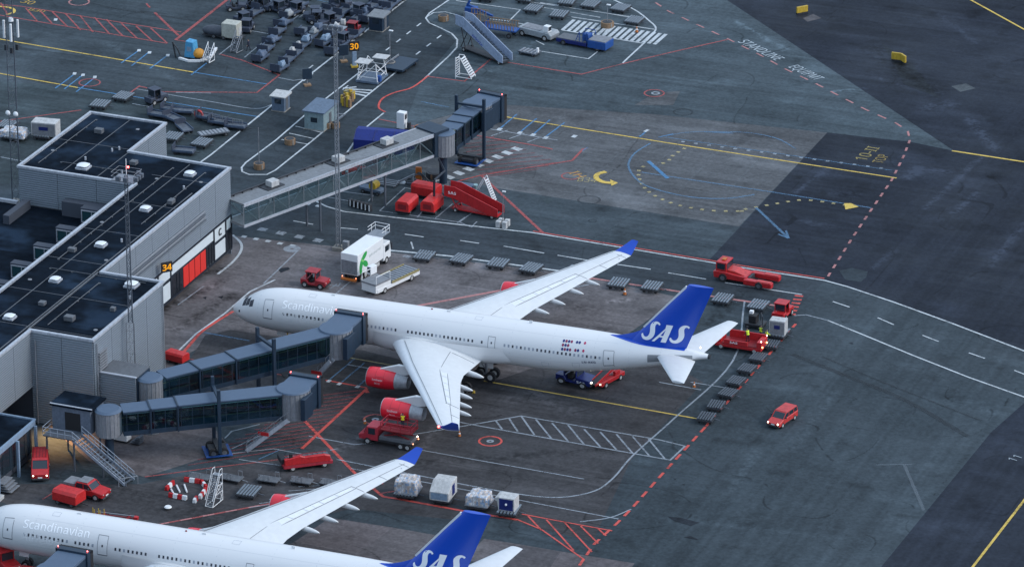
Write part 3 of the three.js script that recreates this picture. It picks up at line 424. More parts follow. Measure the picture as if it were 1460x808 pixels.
// glazed lobby at the lower left
const lobby = thing('glazed_lobby', 'small dark glazed annex on posts beside the parked red van', 'building');
{
  nb().box(-18, -6.7, 4.6, 5.0, 41.4, 52).build('roof', M.roof, lobby); nb().box(-17.9, -6.6, 5.02, 5.2, 41.3, 41.6).build('parapet_cap', M.paleBlue, lobby); nb().box(-6.9, -6.55, 4.55, 5.15, 41.62, 52).build('parapet_cap', M.paleBlue, lobby);
  for (let k = 0; k < 5; k++) nb().box(-6.95, -6.85, 1.2, 4.5, 42.2 + k * 1.9, 44 + k * 1.9).build('pane', M.cabGlass, lobby); nb().box(-17.5, -7.1, 0.3, 4.5, 42, 51.5).build('wall', M.core, lobby);
  for (const z of [41.9, 46.5, 51.6]) nb().box(-6.5, -6.2, 0, 4.6, z, z + 0.3).build('post', M.paleBlue, lobby); for (let k = 0; k < 4; k++) nb().box(-6.8 + k * 0.02, -5.7 + k * 0.3, 1.2 - k * 0.3, 1.26 - k * 0.3, 49.4, 51.6).build('step', M.galv, lobby);
  nb().box(-6.2, -5.2, 0, 0.5, 52.6, 54.6, 0.08).build('kerb_block', M.offwhite, lobby);
}
// gate sign boxes
function gateSign(text, o, w, h, label) {
  const s = thing('gate_sign', label, 'sign', undefined);
  nb().box(-0.12, 0.12, 0, h, -w / 2, w / 2, 0.03).build('sign_case', M.black, s);
  for (const k of [1, -1]) { const t = lettering(w * 0.9, h * 0.9, word(text, '#ffb319'), 'sign_lettering', s, 90); t.rotation.y = k * Math.PI / 2; t.position.set(k * 0.126, h / 2, 0); t.material.emissive = col(1, 0.55, 0.06); t.material.emissiveMap = t.material.map; t.material.emissiveIntensity = 0.22; }
  return s;
}
{ const s = at(gateSign('34', null, 1.5, 1.35, 'lit yellow gate number sign on the pier wall above dark windows'), -10.4, 6.3, -2.6, -40); nb().bar([-1.2, 0.8, 0], [0, 0.8, 0], 0.1).build('bracket', M.dark, s); }
// wall lamp that lights the yard beside the stairs in sodium orange
{ const t = thing('wall_lamp', 'orange wall lamp on the pier above the yard by the stairs', 'lamp'); nb().box(-0.25, 0.25, -0.12, 0.12, 0, 0.3, 0.03).build('housing', M.dark, t); nb().box(-0.2, 0.2, -0.2, -0.12, 0.05, 0.28, 0.02).build('lens', M.amber, t); nb().bar([0, 0.1, 0.1], [0, 0.1, -2.2], 0.08).build('arm', M.dark, t); at(t, -7.2, 4.9, 34.5); const l = new THREE.SpotLight(new THREE.Color(1, 0.5, 0.16), 330, 0, 0.95, 0.7, 2); l.position.set(0, -0.25, 0.15); l.target.position.set(0.6, -5, 1.2); l.castShadow = true; t.add(l, l.target); }
// ================================================================ passenger bridges
function jetBridge(o) {
  const t = thing('jet_bridge', o.label, 'jet bridge');
  const [rx, rz] = o.rot, [cx, cz] = o.cab, dx = cx - rx, dz = cz - rz, L = Math.hypot(dx, dz), ang = Math.atan2(-dz, dx), slope = (o.yc - o.yr) / L;
  const W = new THREE.Matrix4().makeRotationY(ang).setPosition(rx, 0, rz);
  const tun = group('tunnels', t); tun.applyMatrix4(W);
  const n = o.sections ?? 3, wid = [2.6, 2.75, 2.9], hei = [2.75, 2.85, 2.95];
  const cuts = o.cuts ?? [0, 0.3, 0.56, 1];
  for (let i = 0; i < n; i++) {
    const a = 1.6 + (L - 3.2) * cuts[i], b = 1.6 + (L - 3.2) * cuts[i + 1] + (i < n - 1 ? 0.5 : 0), w = wid[i + 3 - n] / 2, h = hei[i + 3 - n], ya = o.yr + slope * a, yb = o.yr + slope * b;
    const pr = (z0, z1, d0, d1, x0 = a, x1 = b) => nb().prism([[x0, o.yr + slope * x0 + d0], [x1, o.yr + slope * x1 + d0], [x1, o.yr + slope * x1 + d1], [x0, o.yr + slope * x0 + d1]], 'z', z0, z1);
    pr(-w, w, h - 0.12, h).build('roof', M.bridgeRoof, tun); pr(-w + 0.02, w - 0.02, -0.35, -0.02).build('floor', M.bridgeBlue, tun);
    pr(w - 0.16, w - 0.02, -0.02, 0.2).build('side_skirt', M.bridgeBlue, tun); pr(-w + 0.02, -w + 0.16, -0.02, 0.2).build('side_skirt', M.bridgeBlue, tun);
    pr(w - 0.12, w - 0.08, 0.2, h - 0.3).build('glazing', M.bridgeGlass, tun); pr(-w + 0.08, -w + 0.12, 0.2, h - 0.3).build('glazing', M.bridgeGlass, tun);
    pr(w - 0.2, w + 0.02, h - 0.3, h - 0.125).build('top_rail', M.bridgeBlue, tun); pr(-w - 0.02, -w + 0.2, h - 0.3, h - 0.125).build('top_rail', M.bridgeBlue, tun);
    const hr = nb(); for (let x = a + 0.4; x < b; x += 1.35) for (const s of [-1, 1]) { const y = o.yr + slope * x; nb().bar([x, y + 0.2, s * (w - 0.1)], [x, y + h - 0.25, s * (w - 0.1)], 0.06).build('mullion', M.bridgeBlue, tun); }
    for (const s of [-1, 1]) hr.rod([a, ya + 1.0, s * (w - 0.3)], [b, yb + 1.0, s * (w - 0.3)], 0.03, 0.03, 5); hr.build('handrail', M.yellowDark2 ??= dirty(0.4, 0.36, 0.16, 0.5), tun);
    if (i) pr(-w - 0.04, w + 0.04, -0.4, h + 0.03, a - 0.06, a + 0.12).build('collar', M.bridgeBlue, tun);
    pr(-w * 0.9, w * 0.9, h * 0.86, h * 0.88, a + 0.5, b - 0.5).build('ceiling_light_strip', M.stripLight ??= lampM(0.75, 1, 0.85, 0.35), tun);
  }
  // drum by the terminal
  const rr = o.rr ?? 1.55; nb().rod([rx, o.yr - 0.4, rz], [rx, o.yr + 2.7, rz], rr, rr, 20).build('rotunda', o.drum ?? M.grey, t); const rib = nb(); for (let k = 0; k < 20; k++) { const a = k / 20 * 6.283; rib.rod([rx + rr * Math.cos(a), o.yr - 0.35, rz + rr * Math.sin(a)], [rx + rr * Math.cos(a), o.yr + 2.65, rz + rr * Math.sin(a)], 0.045, 0.045, 4); } rib.build('rotunda_ribs', M.galv, t);
  nb().rod([rx, o.yr + 2.7, rz], [rx, o.yr + 2.92, rz], rr + 0.12, rr - 0.2, 20).build('rotunda_cap', M.bridgeRoof, t); nb().rod([rx, 0, rz], [rx, o.yr - 0.4, rz], 0.55, 0.55, 12).build('column', M.bridgeBlue, t); nb().rod([rx, 0, rz], [rx, 0.3, rz], 1.1, 1.0, 14).build('column_foot', M.midgrey, t);
  // drum and cab at the aircraft end
  const cab = group('cab', t); cab.position.set(cx, o.yc, cz); cab.rotation.y = o.head;   // local x points at the aircraft
  nb().rod([0, -0.45, 0], [0, 2.95, 0], 2.0, 2.0, 22).build('cab_drum', M.grey, cab); const cr = nb(); for (let k = 0; k < 22; k++) { const a = k / 22 * 6.283; cr.rod([2.02 * Math.cos(a), -0.4, 2.02 * Math.sin(a)], [2.02 * Math.cos(a), 2.9, 2.02 * Math.sin(a)], 0.05, 0.05, 4); } cr.build('drum_ribs', M.galv, cab);
  nb().rod([0, 2.95, 0], [0, 3.12, 0], 2.1, 2.0, 22).build('drum_roof', M.bridgeRoof, cab);
  const ch = o.cl ?? 4.4; nb().box(0.6, ch - 1.2, 2.72, 3.1, -1.75, 1.75, 0.04).build('cab_roof', M.bridgeRoof, cab); nb().box(0.8, ch - 1.2, -0.45, -0.05, -1.7, 1.7).build('cab_floor', M.bridgeBlue, cab); for (const s of [-1, 1]) nb().box(0.8, ch - 1.2, -0.05, 2.72, s * 1.7 - 0.06, s * 1.7 + 0.06).build('cab_wall', M.bridgeBlue, cab);
  nb().prism([[-1.95, -0.6], [1.95, -0.6], [1.95, 3.35], [-1.95, 3.35], [-1.95, 3.1], [-1.72, 3.1], [-1.72, -0.3], [1.72, -0.3], [1.72, 3.1], [-1.95, 3.11]], 'x', ch - 1.25, ch - 0.5).build('bellows_frame', M.bridgeBlue, cab);
  for (let k = 0; k < 4; k++) nb().box(ch - 0.5 + k * 0.18, ch - 0.4 + k * 0.18, 3.0 - k * 0.03, 3.34 - k * 0.05, -2.0, 2.0, 0.03).build('bellows_fold', M.black, cab); for (const s of [-1, 1]) nb().box(ch - 0.5, ch + 0.2, -0.5, 3.05, s * 1.84 - 0.12, s * 1.84 + 0.12, 0.05).build('bellows_side', M.black, cab);
  for (const s of [-1, 1]) nb().ball(ch - 0.9, 3.45, s * 1.8, 0.07).build('warning_lamp', M.redLamp, cab);
  nb().box(-1.9, 0.5, -0.2, 2.6, 1.75, 2.35, 0.05).build('equipment_cabinet', M.bridgeBlue, cab);
  // lifting columns and wheel bogie
  const k = o.drive ?? 0.72, wx = L * k, ww = 2.05, dr = group('drive_column', t); dr.applyMatrix4(W); const yt = o.yr + slope * wx + 4.7;
  for (const s of [-1, 1]) nb().box(wx - 0.2, wx + 0.2, 0.9, yt, s * ww - 0.2, s * ww + 0.2, 0.03).build('lift_post', M.bridgeBlue, dr); nb().box(wx - 0.18, wx + 0.18, yt - 1.3, yt - 1.0, -ww + 0.21, ww - 0.21).build('cross_beam', M.bridgeBlue, dr); nb().box(wx - 0.3, wx + 0.3, 0.75, 1.15, -ww + 0.2, ww - 0.2).build('bogie_beam', M.dark, dr);
  nb().box(wx - 1.1, wx + 1.1, 0.5, 0.9, -0.9, 0.9, 0.05).build('bogie', M.dark, dr); for (const s of [-1, 1]) for (const q of [-0.65, 0.65]) wheel(dr, wx + q, s * 1.15, 0.55, 0.4, true); nb().box(wx - 1.6, wx + 1.6, 0.25, 0.32, -1.7, 1.7).build('wheel_guard', M.blue, dr);
  // service stair
  if (o.stair) {
    const [a, b] = o.stair, st = group('service_stair', t), A = V(...a), Bv = V(...b), d = Bv.clone().sub(A), hl = Math.hypot(d.x, d.z), sx = -d.z / hl, sz = d.x / hl;
    for (const s of [-0.42, 0.42]) nb().bar([A.x + sx * s, A.y, A.z + sz * s], [Bv.x + sx * s, Bv.y, Bv.z + sz * s], 0.09, 0.5).build('stringer', M.stairGalv ??= dirty(0.45, 0.48, 0.53, 0.5, 0.1), st);
    const ns = Math.round(d.y / 0.24), tr = nb(); for (let i = 1; i < ns; i++) { const q = A.clone().addScaledVector(d, i / ns); tr.bar([q.x - sx * 0.4, q.y, q.z - sz * 0.4], [q.x + sx * 0.4, q.y, q.z + sz * 0.4], 0.24, 0.05); } tr.build('treads', M.galvDark, st);
    const hr = nb(); for (const s of [-0.44, 0.44]) { hr.rod([A.x + sx * s, A.y + 1, A.z + sz * s], [Bv.x + sx * s, Bv.y + 1, Bv.z + sz * s], 0.035); for (let i = 0; i <= 6; i++) { const q = A.clone().addScaledVector(d, i / 6); hr.rod([q.x + sx * s, q.y, q.z + sz * s], [q.x + sx * s, q.y + 1, q.z + sz * s], 0.03, 0.03, 4); } } hr.build('handrail', M.galv, st);
    const q = A.clone().addScaledVector(d, 0.45); nb().box(q.x - 0.7, q.x + 0.7, q.y + 0.25, q.y + 0.7, q.z + 0.55, q.z + 0.6).build('warning_board', M.red, st).rotation.y = 0;
  }
  return t;
}
function wheel(parent, x, z, r, w, plain) {
  const g = group('wheel', parent); g.position.set(x, r, z);
  const ty = nb(); const tg = new THREE.CylinderGeometry(r, r, w, 14); tg.rotateX(Math.PI / 2); ty.add(tg); const m1 = ty.build('tyre', M.rubber, g); m1.name = 'tyre';
  const rg = new THREE.CylinderGeometry(r * 0.55, r * 0.55, w + 0.03, 10); rg.rotateX(Math.PI / 2); nb().add(rg).build('rim', plain ? M.midgrey : M.offwhite, g); return g;
}
const upBridge = jetBridge({ rot: [2.6, 29.4], cab: [17.9, 8.8], yr: 4.4, yc: 4.75, head: Math.PI / 2, cl: 5.2, cuts: [0, 0.2, 0.42, 1], drive: 0.62, stair: [[14.8, 0.2, 10.6], [18.4, 4.5, 11.2]], label: 'blue-grey jet bridge docked at the second door of the white airliner' });
const lowBridge = jetBridge({ rot: [2.0, 39.4], cab: [20.2, 26.6], yr: 4.3, yc: 4.5, head: Math.PI / 2, cl: 4.2, cuts: [0, 0.17, 0.34, 1], drive: 0.58, stair: [[15.6, 0.2, 30.2], [20.4, 4.4, 28.6]], label: 'blue-grey jet bridge parked with its open cab short of the engines' });
const farBridge = jetBridge({ rot: [4.6, -57.5], cab: [5.0, -68.6], yr: 4.9, yc: 4.9, head: Math.PI / 2 - 0.15, cl: 4.6, cuts: [0, 0.3, 0.6, 1], drive: 0.8, label: 'dark jet bridge with stepped tunnels at the end of the glass walkway' });
const nearBridge = jetBridge({ rot: [4, 101], cab: [15.9, 81.2], yr: 4.4, yc: 4.7, head: Math.PI / 2, cl: 5.6, cuts: [0, 0.2, 0.42, 1], drive: 0.6, label: 'pale blue jet bridge docked at the airliner beside the red pickup truck' });
// fixed link box to the upper bridge
{ const t = thing('link_building', 'grey corrugated link box between pier wall and docked bridge', 'building'); nb().box(-3.2, 1.6, 3.0, 7.5, 27.4, 31.2).build('wall', M.clad, t); nb().box(-3.2, 1.7, 7.51, 7.62, 27.3, 31.3).build('roof', M.midgrey, t); nb().box(-3.1, 1.75, 7.63, 7.75, 31.05, 31.4).build('parapet_cap', M.cap, t); nb().box(1.62, 1.8, 3.2, 7.5, 27.6, 31).build('end_frame', M.bridgeBlue, t); for (const x of [-1.5, 1]) nb().box(x, x + 0.4, 0, 3, 29, 29.4).build('column', M.midgrey, t); }
// stair tower
{
  const t = thing('stair_tower', 'galvanised steel stairs descending from a grey cabin beside the parked bridge', 'stairs');
  nb().box(-4.6, 0.4, 4.1, 7.2, 37.4, 41.0).build('cabin_wall', M.shedBlueWall ??= dirty(0.14, 0.17, 0.22, 0.6), t); nb().box(-4.8, 0.7, 7.21, 7.45, 37.2, 41.2).build('cabin_roof', M.roof, t); nb().box(-2.9, -0.9, 4.35, 6.6, 41.0, 41.06).build('door', M.black, t); nb().box(-4.8, 0.72, 7.46, 7.52, 41.0, 41.22).build('roof_edge', M.cap, t);
  nb().box(-4.8, -0.6, 4.05, 4.2, 41.08, 43.2).build('landing', M.galvDark, t); const A = V(-0.8, 4.1, 42.2), Bv = V(6.6, 0.15, 43.6), d = Bv.clone().sub(A), hl = Math.hypot(d.x, d.z), sx = -d.z / hl, sz = d.x / hl;
  for (const s of [-0.9, 0.9]) nb().bar([A.x + sx * s, A.y, A.z + sz * s], [Bv.x + sx * s, Bv.y, Bv.z + sz * s], 0.1, 0.34).build('stringer', M.paleGalv ??= dirty(0.42, 0.48, 0.56, 0.45, 0.2), t);
  for (let i = 0; i < 17; i++) { const q = A.clone().addScaledVector(d, (i + 0.5) / 17); nb().bar([q.x - sx * 0.86, q.y, q.z - sz * 0.86], [q.x + sx * 0.86, q.y, q.z + sz * 0.86], 0.3, 0.05).build('tread', M.galvDark, t); }
  const hr = nb(); for (const s of [-0.95, 0.95]) { for (const h of [0.55, 1.1]) hr.rod([A.x + sx * s, A.y + h, A.z + sz * s], [Bv.x + sx * s, Bv.y + h, Bv.z + sz * s], 0.04); for (let i = 0; i <= 8; i++) { const q = A.clone().addScaledVector(d, i / 8); hr.rod([q.x + sx * s, q.y, q.z + sz * s], [q.x + sx * s, q.y + 1.1, q.z + sz * s], 0.035); } }
  for (const h of [0.6, 1.15]) hr.rail([[-4.8, 4.1 + h, 41.1], [-4.8, 4.1 + h, 43.2], [-0.9, 4.1 + h, 43.2]], 0.04); for (let i = 0; i < 5; i++) hr.rod([-4.8 + i * 0.97, 4.2, 43.2], [-4.8 + i * 0.97, 5.25, 43.2], 0.035); hr.build('handrail', M.paleGalv, t);
  for (const [x, z, y] of [[-4.5, 42.8, 4.05], [-0.9, 42.9, 4.05], [6.2, 42.8, 0.4], [6.5, 44.4, 0.4], [-4.3, 37.8, 4.1], [0, 37.8, 4.1], [3.0, 43.2, 1.9]]) nb().rod([x, 0, z], [x, y, z], 0.12, 0.12, 8).build('support_post', M.galvDark, t);
  const fr = nb(); fr.rail([[5.6, 0.1, 42.4], [5.6, 1.1, 42.4], [7.6, 1.1, 43.4], [7.6, 0.1, 43.4]], 0.05); fr.rail([[5.9, 0.1, 45], [5.9, 1.1, 45], [7.6, 1.1, 43.4]], 0.05); fr.build('foot_guard', M.galv, t);
}
// glass walkway from the pier to the far bridge
{
  const t = thing('glass_walkway', 'long glass-sided elevated walkway leading from the pier to the far bridge', 'walkway'), a = [-10.7, -23.8], b = [2.6, -56.2], dx = b[0] - a[0], dz = b[1] - a[1], L = Math.hypot(dx, dz);
  t.position.set(a[0], 0, a[1]); t.rotation.y = Math.atan2(-dz, dx); const w = 1.6;   // local x along, +z is the camera side
  nb().box(0, L, 7.75, 7.95, -w - 0.1, w + 0.1).build('roof', M.walkRoof ??= dirty(0.22, 0.235, 0.25, 0.7), t); nb().box(0, L, 4.7, 5.0, -w, w).build('floor', M.grey, t); for (const s of [-1, 1]) { nb().box(0, L, 7.55, 8.02, s * (w + 0.05) - 0.08, s * (w + 0.05) + 0.08).build('top_beam', M.cap, t); nb().box(0, L, 4.68, 5.02, s * (w + 0.05) - 0.09, s * (w + 0.05) + 0.09).build('bottom_beam', M.cap, t); }
  const n = 13; for (let i = 0; i < n; i++) { const x0 = L * i / n + 0.04, x1 = L * (i + 1) / n - 0.04; for (const s of [-1, 1]) { nb().box(x0, x1, 5.04, 7.54, s * (w + 0.03) - 0.02, s * (w + 0.03) + 0.02).build('glass_pane', M.walkGlass ??= new THREE.MeshPhysicalMaterial({ color: col(0.8, 0.87, 0.88), roughness: 0.04, transmission: 1, thickness: 0 }), t); nb().bar([x0, i % 2 ? 5.0 : 7.5, s * (w - 0.12)], [x1, i % 2 ? 7.5 : 5.0, s * (w - 0.12)], 0.14).build('diagonal_brace', M.galv, t); nb().box(x0 - 0.07, x0 - 0.01, 5.03, 7.55, s * (w + 0.03) - 0.04, s * (w + 0.03) + 0.04).build('mullion', M.galv, t); } }
  for (const [x, s] of [[7, 0.9], [19, 0.9], [28, 1]]) { nb().box(x - 0.7, x + 0.7, 8.05, 8.85, -0.9, 0.3, 0.06).build('roof_unit', M.offwhite, t); nb().box(x - 1.6, x + 1.4, 7.96, 8.06, -1.3, 0.6).build('unit_base', M.dark, t); }
  const tray = nb(); tray.box(0.5, L - 6, 8.1, 8.22, -1.55, -1.3); for (let x = 1; x < L - 6; x += 1.6) tray.box(x, x + 0.08, 7.95, 8.2, -1.6, -1.2); tray.build('cable_tray', M.dark, t); nb().bar([19, 8.0, 0], [24, 8.0, 1.5], 0.08).build('cable_tray', M.galv, t);
  for (const x of [14, 26]) { for (const s of [-1, 1]) nb().rod([x, 0, s * 1.3], [x, 4.7, s * 1.3], 0.16).build('column', M.galvDark, t); nb().box(x - 0.15, x + 0.15, 4.4, 4.69, -1.6, 1.6).build('cross_beam', M.galvDark, t); }
  // corner piece joining the far bridge
  nb().box(L - 0.1, L + 2.6, 4.6, 8.2, -1.9, 1.9).build('end_lobby', M.bridgeBlue, t); const pp = nb(); pp.rail([[L + 0.3, 4.4, 2.2], [L - 2, 4.3, 5.6], [L - 5.2, 4.2, 6.8], [L - 5.4, 0.1, 6.9]], 0.16, 7); pp.build('supply_pipe', M.frame, t);
}
// ---------------------------------------------------------------- masts and posts
function lattice(t, h, w, y0 = 0, w1 = w, m = M.galv) {
  const leg = nb(), br = nb(), c = (k, y) => { const q = w + (w1 - w) * (y - y0) / (h - y0), a = k / 3 * 6.283 + 0.5; return [q * Math.cos(a), y, q * Math.sin(a)]; };
  for (let k = 0; k < 3; k++) { leg.rod(c(k, y0), c(k, h), 0.075, 0.05, 5); const st = w * 2.4; for (let y = y0; y < h - 0.1; y += st) { const y2 = Math.min(h, y + st); br.rod(c(k, y), c((k + 1) % 3, y2), 0.03, 0.03, 4); br.rod(c(k, y2), c((k + 1) % 3, y2), 0.03, 0.03, 4); } }
  leg.build('mast_legs', m, t); br.build('mast_bracing', m, t);
}
{ const t = thing('floodlight_mast', 'tall thin lattice mast with floodlight platform and red beacon by the pier wall', 'mast'); at(t, -2.2, 0, 24.2); lattice(t, 11.5, 0.62, 0, 0.62); const up = group('upper_shaft', t); lattice(up, 30.5, 0.32, 11.5, 0.24, M.galvDark); nb().box(-1.5, 1.5, 30.0, 30.12, -1.1, 1.1).build('platform', M.galv, t); const r = nb(); for (const h of [0.5, 1.0]) r.rail([[-1.5, 30.1 + h, -1.1], [1.5, 30.1 + h, -1.1], [1.5, 30.1 + h, 1.1], [-1.5, 30.1 + h, 1.1], [-1.5, 30.1 + h, -1.1]], 0.03); r.build('platform_rail', M.galv, t);
  for (const [x, z] of [[1.6, -0.7], [1.6, 0], [1.6, 0.7], [0.5, 1.25], [-0.5, 1.25], [1, -1.25]]) nb().box(x - 0.28, x + 0.28, 30.2, 30.75, z - 0.22, z + 0.22, 0.06).build('floodlight', M.galvDark, t); nb().rod([0, 30.5, 0], [0, 32.6, 0], 0.05).build('antenna', M.white, t); nb().ball(0.25, 31.6, 0, 0.13).build('beacon', M.redLamp, t); nb().box(-0.8, 0.8, 0, 0.3, -0.8, 0.8).build('foundation', M.concrete, t); }
{ const t = thing('lattice_mast', 'slender lattice mast standing beside the white catering truck', 'mast'); const p = G(483, 356); at(t, p.x, 0, p.z); lattice(t, 31, 0.34, 0, 0.26); nb().box(-1.2, 1.2, 30.8, 30.9, -1, 1).build('platform', M.galv, t); for (const x of [-1, -0.3, 0.4, 1.1]) nb().box(x - 0.25, x + 0.25, 31, 31.5, 0.7, 1.2, 0.05).build('floodlight', M.galvDark, t); nb().box(-0.7, 0.7, 0, 0.5, -0.7, 0.7).build('foundation', M.concrete, t); nb().box(0.6, 1.4, 0, 1.4, -0.3, 0.3, 0.05).build('control_cabinet', M.galv, t); }
{ const t = thing('antenna_mast', 'tall antenna mast with white panel antennas and white dishes behind the low hall', 'mast'); const p = G(25, 292); at(t, p.x, 0, p.z); lattice(t, 34, 0.75, 0, 0.6, M.galvDark);
  for (let k = 0; k < 3; k++) { const a = k / 3 * 6.283 + 1.1, x = 1.05 * Math.cos(a), z = 1.05 * Math.sin(a); nb().box(x - 0.14, x + 0.14, 23.6, 26.1, z - 0.14, z + 0.14, 0.05).build('panel_antenna', M.white, t); nb().bar([x, 24.2, z], [x * 0.5, 24.2, z * 0.5], 0.07).build('antenna_arm', M.galvDark, t); nb().box(x * 0.8 - 0.2, x * 0.8 + 0.2, 21.9, 22.7, z * 0.8 - 0.15, z * 0.8 + 0.15, 0.04).build('radio_unit', M.dark, t); }
  for (const x of [-0.6, 0.55]) { const g = new THREE.SphereGeometry(0.42, 10, 5, 0, 6.283, 0, 1.2); g.rotateX(Math.PI / 2); g.translate(x, 13.3, 0.5); nb().add(g).build('dish', M.white, t); } nb().rod([0.3, 26.3, 0.4], [0.3, 26.75, 0.4], 0.35, 0.3, 10).build('dish', M.white, t); nb().box(-1.2, 1.2, 0, 0.4, -1.2, 1.2).build('foundation', M.concrete, t); }
// ================================================================ airliners
M.hull = new THREE.MeshPhysicalMaterial({ color: col(0.7, 0.7, 0.7), roughness: 0.38, clearcoat: 0.35, clearcoatRoughness: 0.2 });
M.wing = std(0.66, 0.675, 0.68, 0.42, 0, { map: softTex }); M.wingEdge = std(0.76, 0.78, 0.8, 0.35, 0.05, { map: softTex }); M.joint = std(0.13, 0.14, 0.16, 0.7); M.tailBlue = new THREE.MeshPhysicalMaterial({ color: col(0.002, 0.06, 0.46), roughness: 0.36, clearcoat: 0.3, clearcoatRoughness: 0.2 });
M.engRed = new THREE.MeshPhysicalMaterial({ color: col(0.72, 0.012, 0.03), roughness: 0.33, clearcoat: 0.4, clearcoatRoughness: 0.15 }); M.lip = dirty(0.6, 0.6, 0.62, 0.3, 0.3); M.nozzle = dirty(0.42, 0.44, 0.47, 0.4, 0.2); M.pane = std(0.05, 0.055, 0.07, 0.15); M.paneShut = dirty(0.36, 0.4, 0.46, 0.5); M.jointSoft = std(0.5, 0.52, 0.55, 0.45);
const SEC = [[0.02, -0.6, -0.66, 0.04], [0.12, -0.32, -0.98, 0.34], [0.35, -0.05, -1.3, 0.66], [0.8, 0.3, -1.64, 1.04], [1.5, 0.75, -1.98, 1.46], [2.3, 1.22, -2.22, 1.82], [3.1, 1.74, -2.41, 2.1], [4, 2.17, -2.56, 2.36], [5.4, 2.53, -2.7, 2.6], [7.2, 2.75, -2.79, 2.76], [9.5, 2.82, -2.82, 2.82], [25, 2.82, -2.82, 2.82], [41, 2.82, -2.82, 2.82], [45, 2.81, -2.62, 2.78], [49, 2.78, -2.05, 2.58], [53, 2.68, -1.2, 2.18], [57, 2.5, -0.25, 1.55], [60, 2.32, 0.62, 0.95], [62, 2.1, 1.15, 0.55], [63.1, 1.95, 1.4, 0.3]];
const AX = x => 4.83 + 0.0195 * x;   // height of the body axis: the aircraft sits slightly nose-down
function secAt(x) { let i = 0; while (i < SEC.length - 2 && SEC[i + 1][0] < x) i++; const a = SEC[Math.max(0, i - 1)], b = SEC[i], c = SEC[i + 1], d = SEC[Math.min(SEC.length - 1, i + 2)], t = cl((x - b[0]) / (c[0] - b[0]), 0, 1), r = []; for (let k = 1; k < 4; k++) { const mb = (c[k] - a[k]) / (c[0] - a[0]) * (c[0] - b[0]), mc = (d[k] - b[k]) / (d[0] - b[0]) * (c[0] - b[0]), t2 = t * t, t3 = t2 * t; r.push((2 * t3 - 3 * t2 + 1) * b[k] + (t3 - 2 * t2 + t) * mb + (-2 * t3 + 3 * t2) * c[k] + (t3 - t2) * mc); } return r; }
function hullPt(x, a, off = 0) { const [t, b, w] = secAt(x), c = (t + b) / 2, h = (t - b) / 2, ca = Math.cos(a), sa = Math.sin(a); return V(x, AX(x) + c + sa * (h + off), ca * (w + off)); }   // a: 0 = port side, pi/2 = top
function loft(rows, closed) {   // rows of equal length -> indexed smooth geometry
  const n = rows[0].length, p = [], ix = []; rows.forEach(r => r.forEach(v => p.push(v.x, v.y, v.z)));
  for (let i = 0; i + 1 < rows.length; i++) for (let j = 0; j < n - (closed ? 0 : 1); j++) { const a = i * n + j, b = i * n + (j + 1) % n, c = a + n, d = b + n; ix.push(a, b, c, b, d, c); }
  const g = new THREE.BufferGeometry(); g.setAttribute('position', new THREE.BufferAttribute(new Float32Array(p), 3)); g.setIndex(ix); g.computeVertexNormals(); return g;
}
function hullPatch(x0, x1, a0, a1, off, nx = 4, na = 4, uv = false) {
  const rows = []; for (let i = 0; i <= nx; i++) { const r = []; for (let j = 0; j <= na; j++) r.push(hullPt(x0 + (x1 - x0) * i / nx, a0 + (a1 - a0) * j / na, off)); rows.push(r); }
  const g = loft(rows); if (uv) { const u = []; for (let i = 0; i <= nx; i++) for (let j = 0; j <= na; j++) u.push(i / nx, j / na); g.setAttribute('uv', new THREE.BufferAttribute(new Float32Array(u), 2)); } return g;
}
const angY = (x, y) => { const [t, b] = secAt(x), c = (t + b) / 2, h = (t - b) / 2; return Math.asin(cl((y - AX(x) - c) / h, -1, 1)); };
function foil(x, y, z, chord, th, n = 9, twist = 0) {   // closed aerofoil loop in the x-y plane at span z
  const r = []; for (let s = 0; s < 2; s++) for (let i = 0; i < n; i++) { const u = s ? 1 - i / n : i / n, q = 0.5 - 0.5 * Math.cos(u * Math.PI), t = th * chord * 2.6 * (Math.sqrt(q) * 0.9 - 0.35 * q - 0.55 * q * q) * 0.5 / 0.42; r.push(V(x + q * chord, y + (s ? -t * 0.85 : t) - q * chord * twist, z)); } return r.reverse();
}
function capEnd(g, row, rev) { const c = row.reduce((a, b) => a.clone().add(b), V(0, 0, 0)).multiplyScalar(1 / row.length), p = []; for (let i = 0; i < row.length; i++) { const a = row[i], b = row[(i + 1) % row.length]; p.push(...(rev ? [c, b, a] : [c, a, b]).flatMap(v => [v.x, v.y, v.z])); } const q = new THREE.BufferGeometry(); q.setAttribute('position', new THREE.BufferAttribute(new Float32Array(p), 3)); q.computeVertexNormals(); return q; }
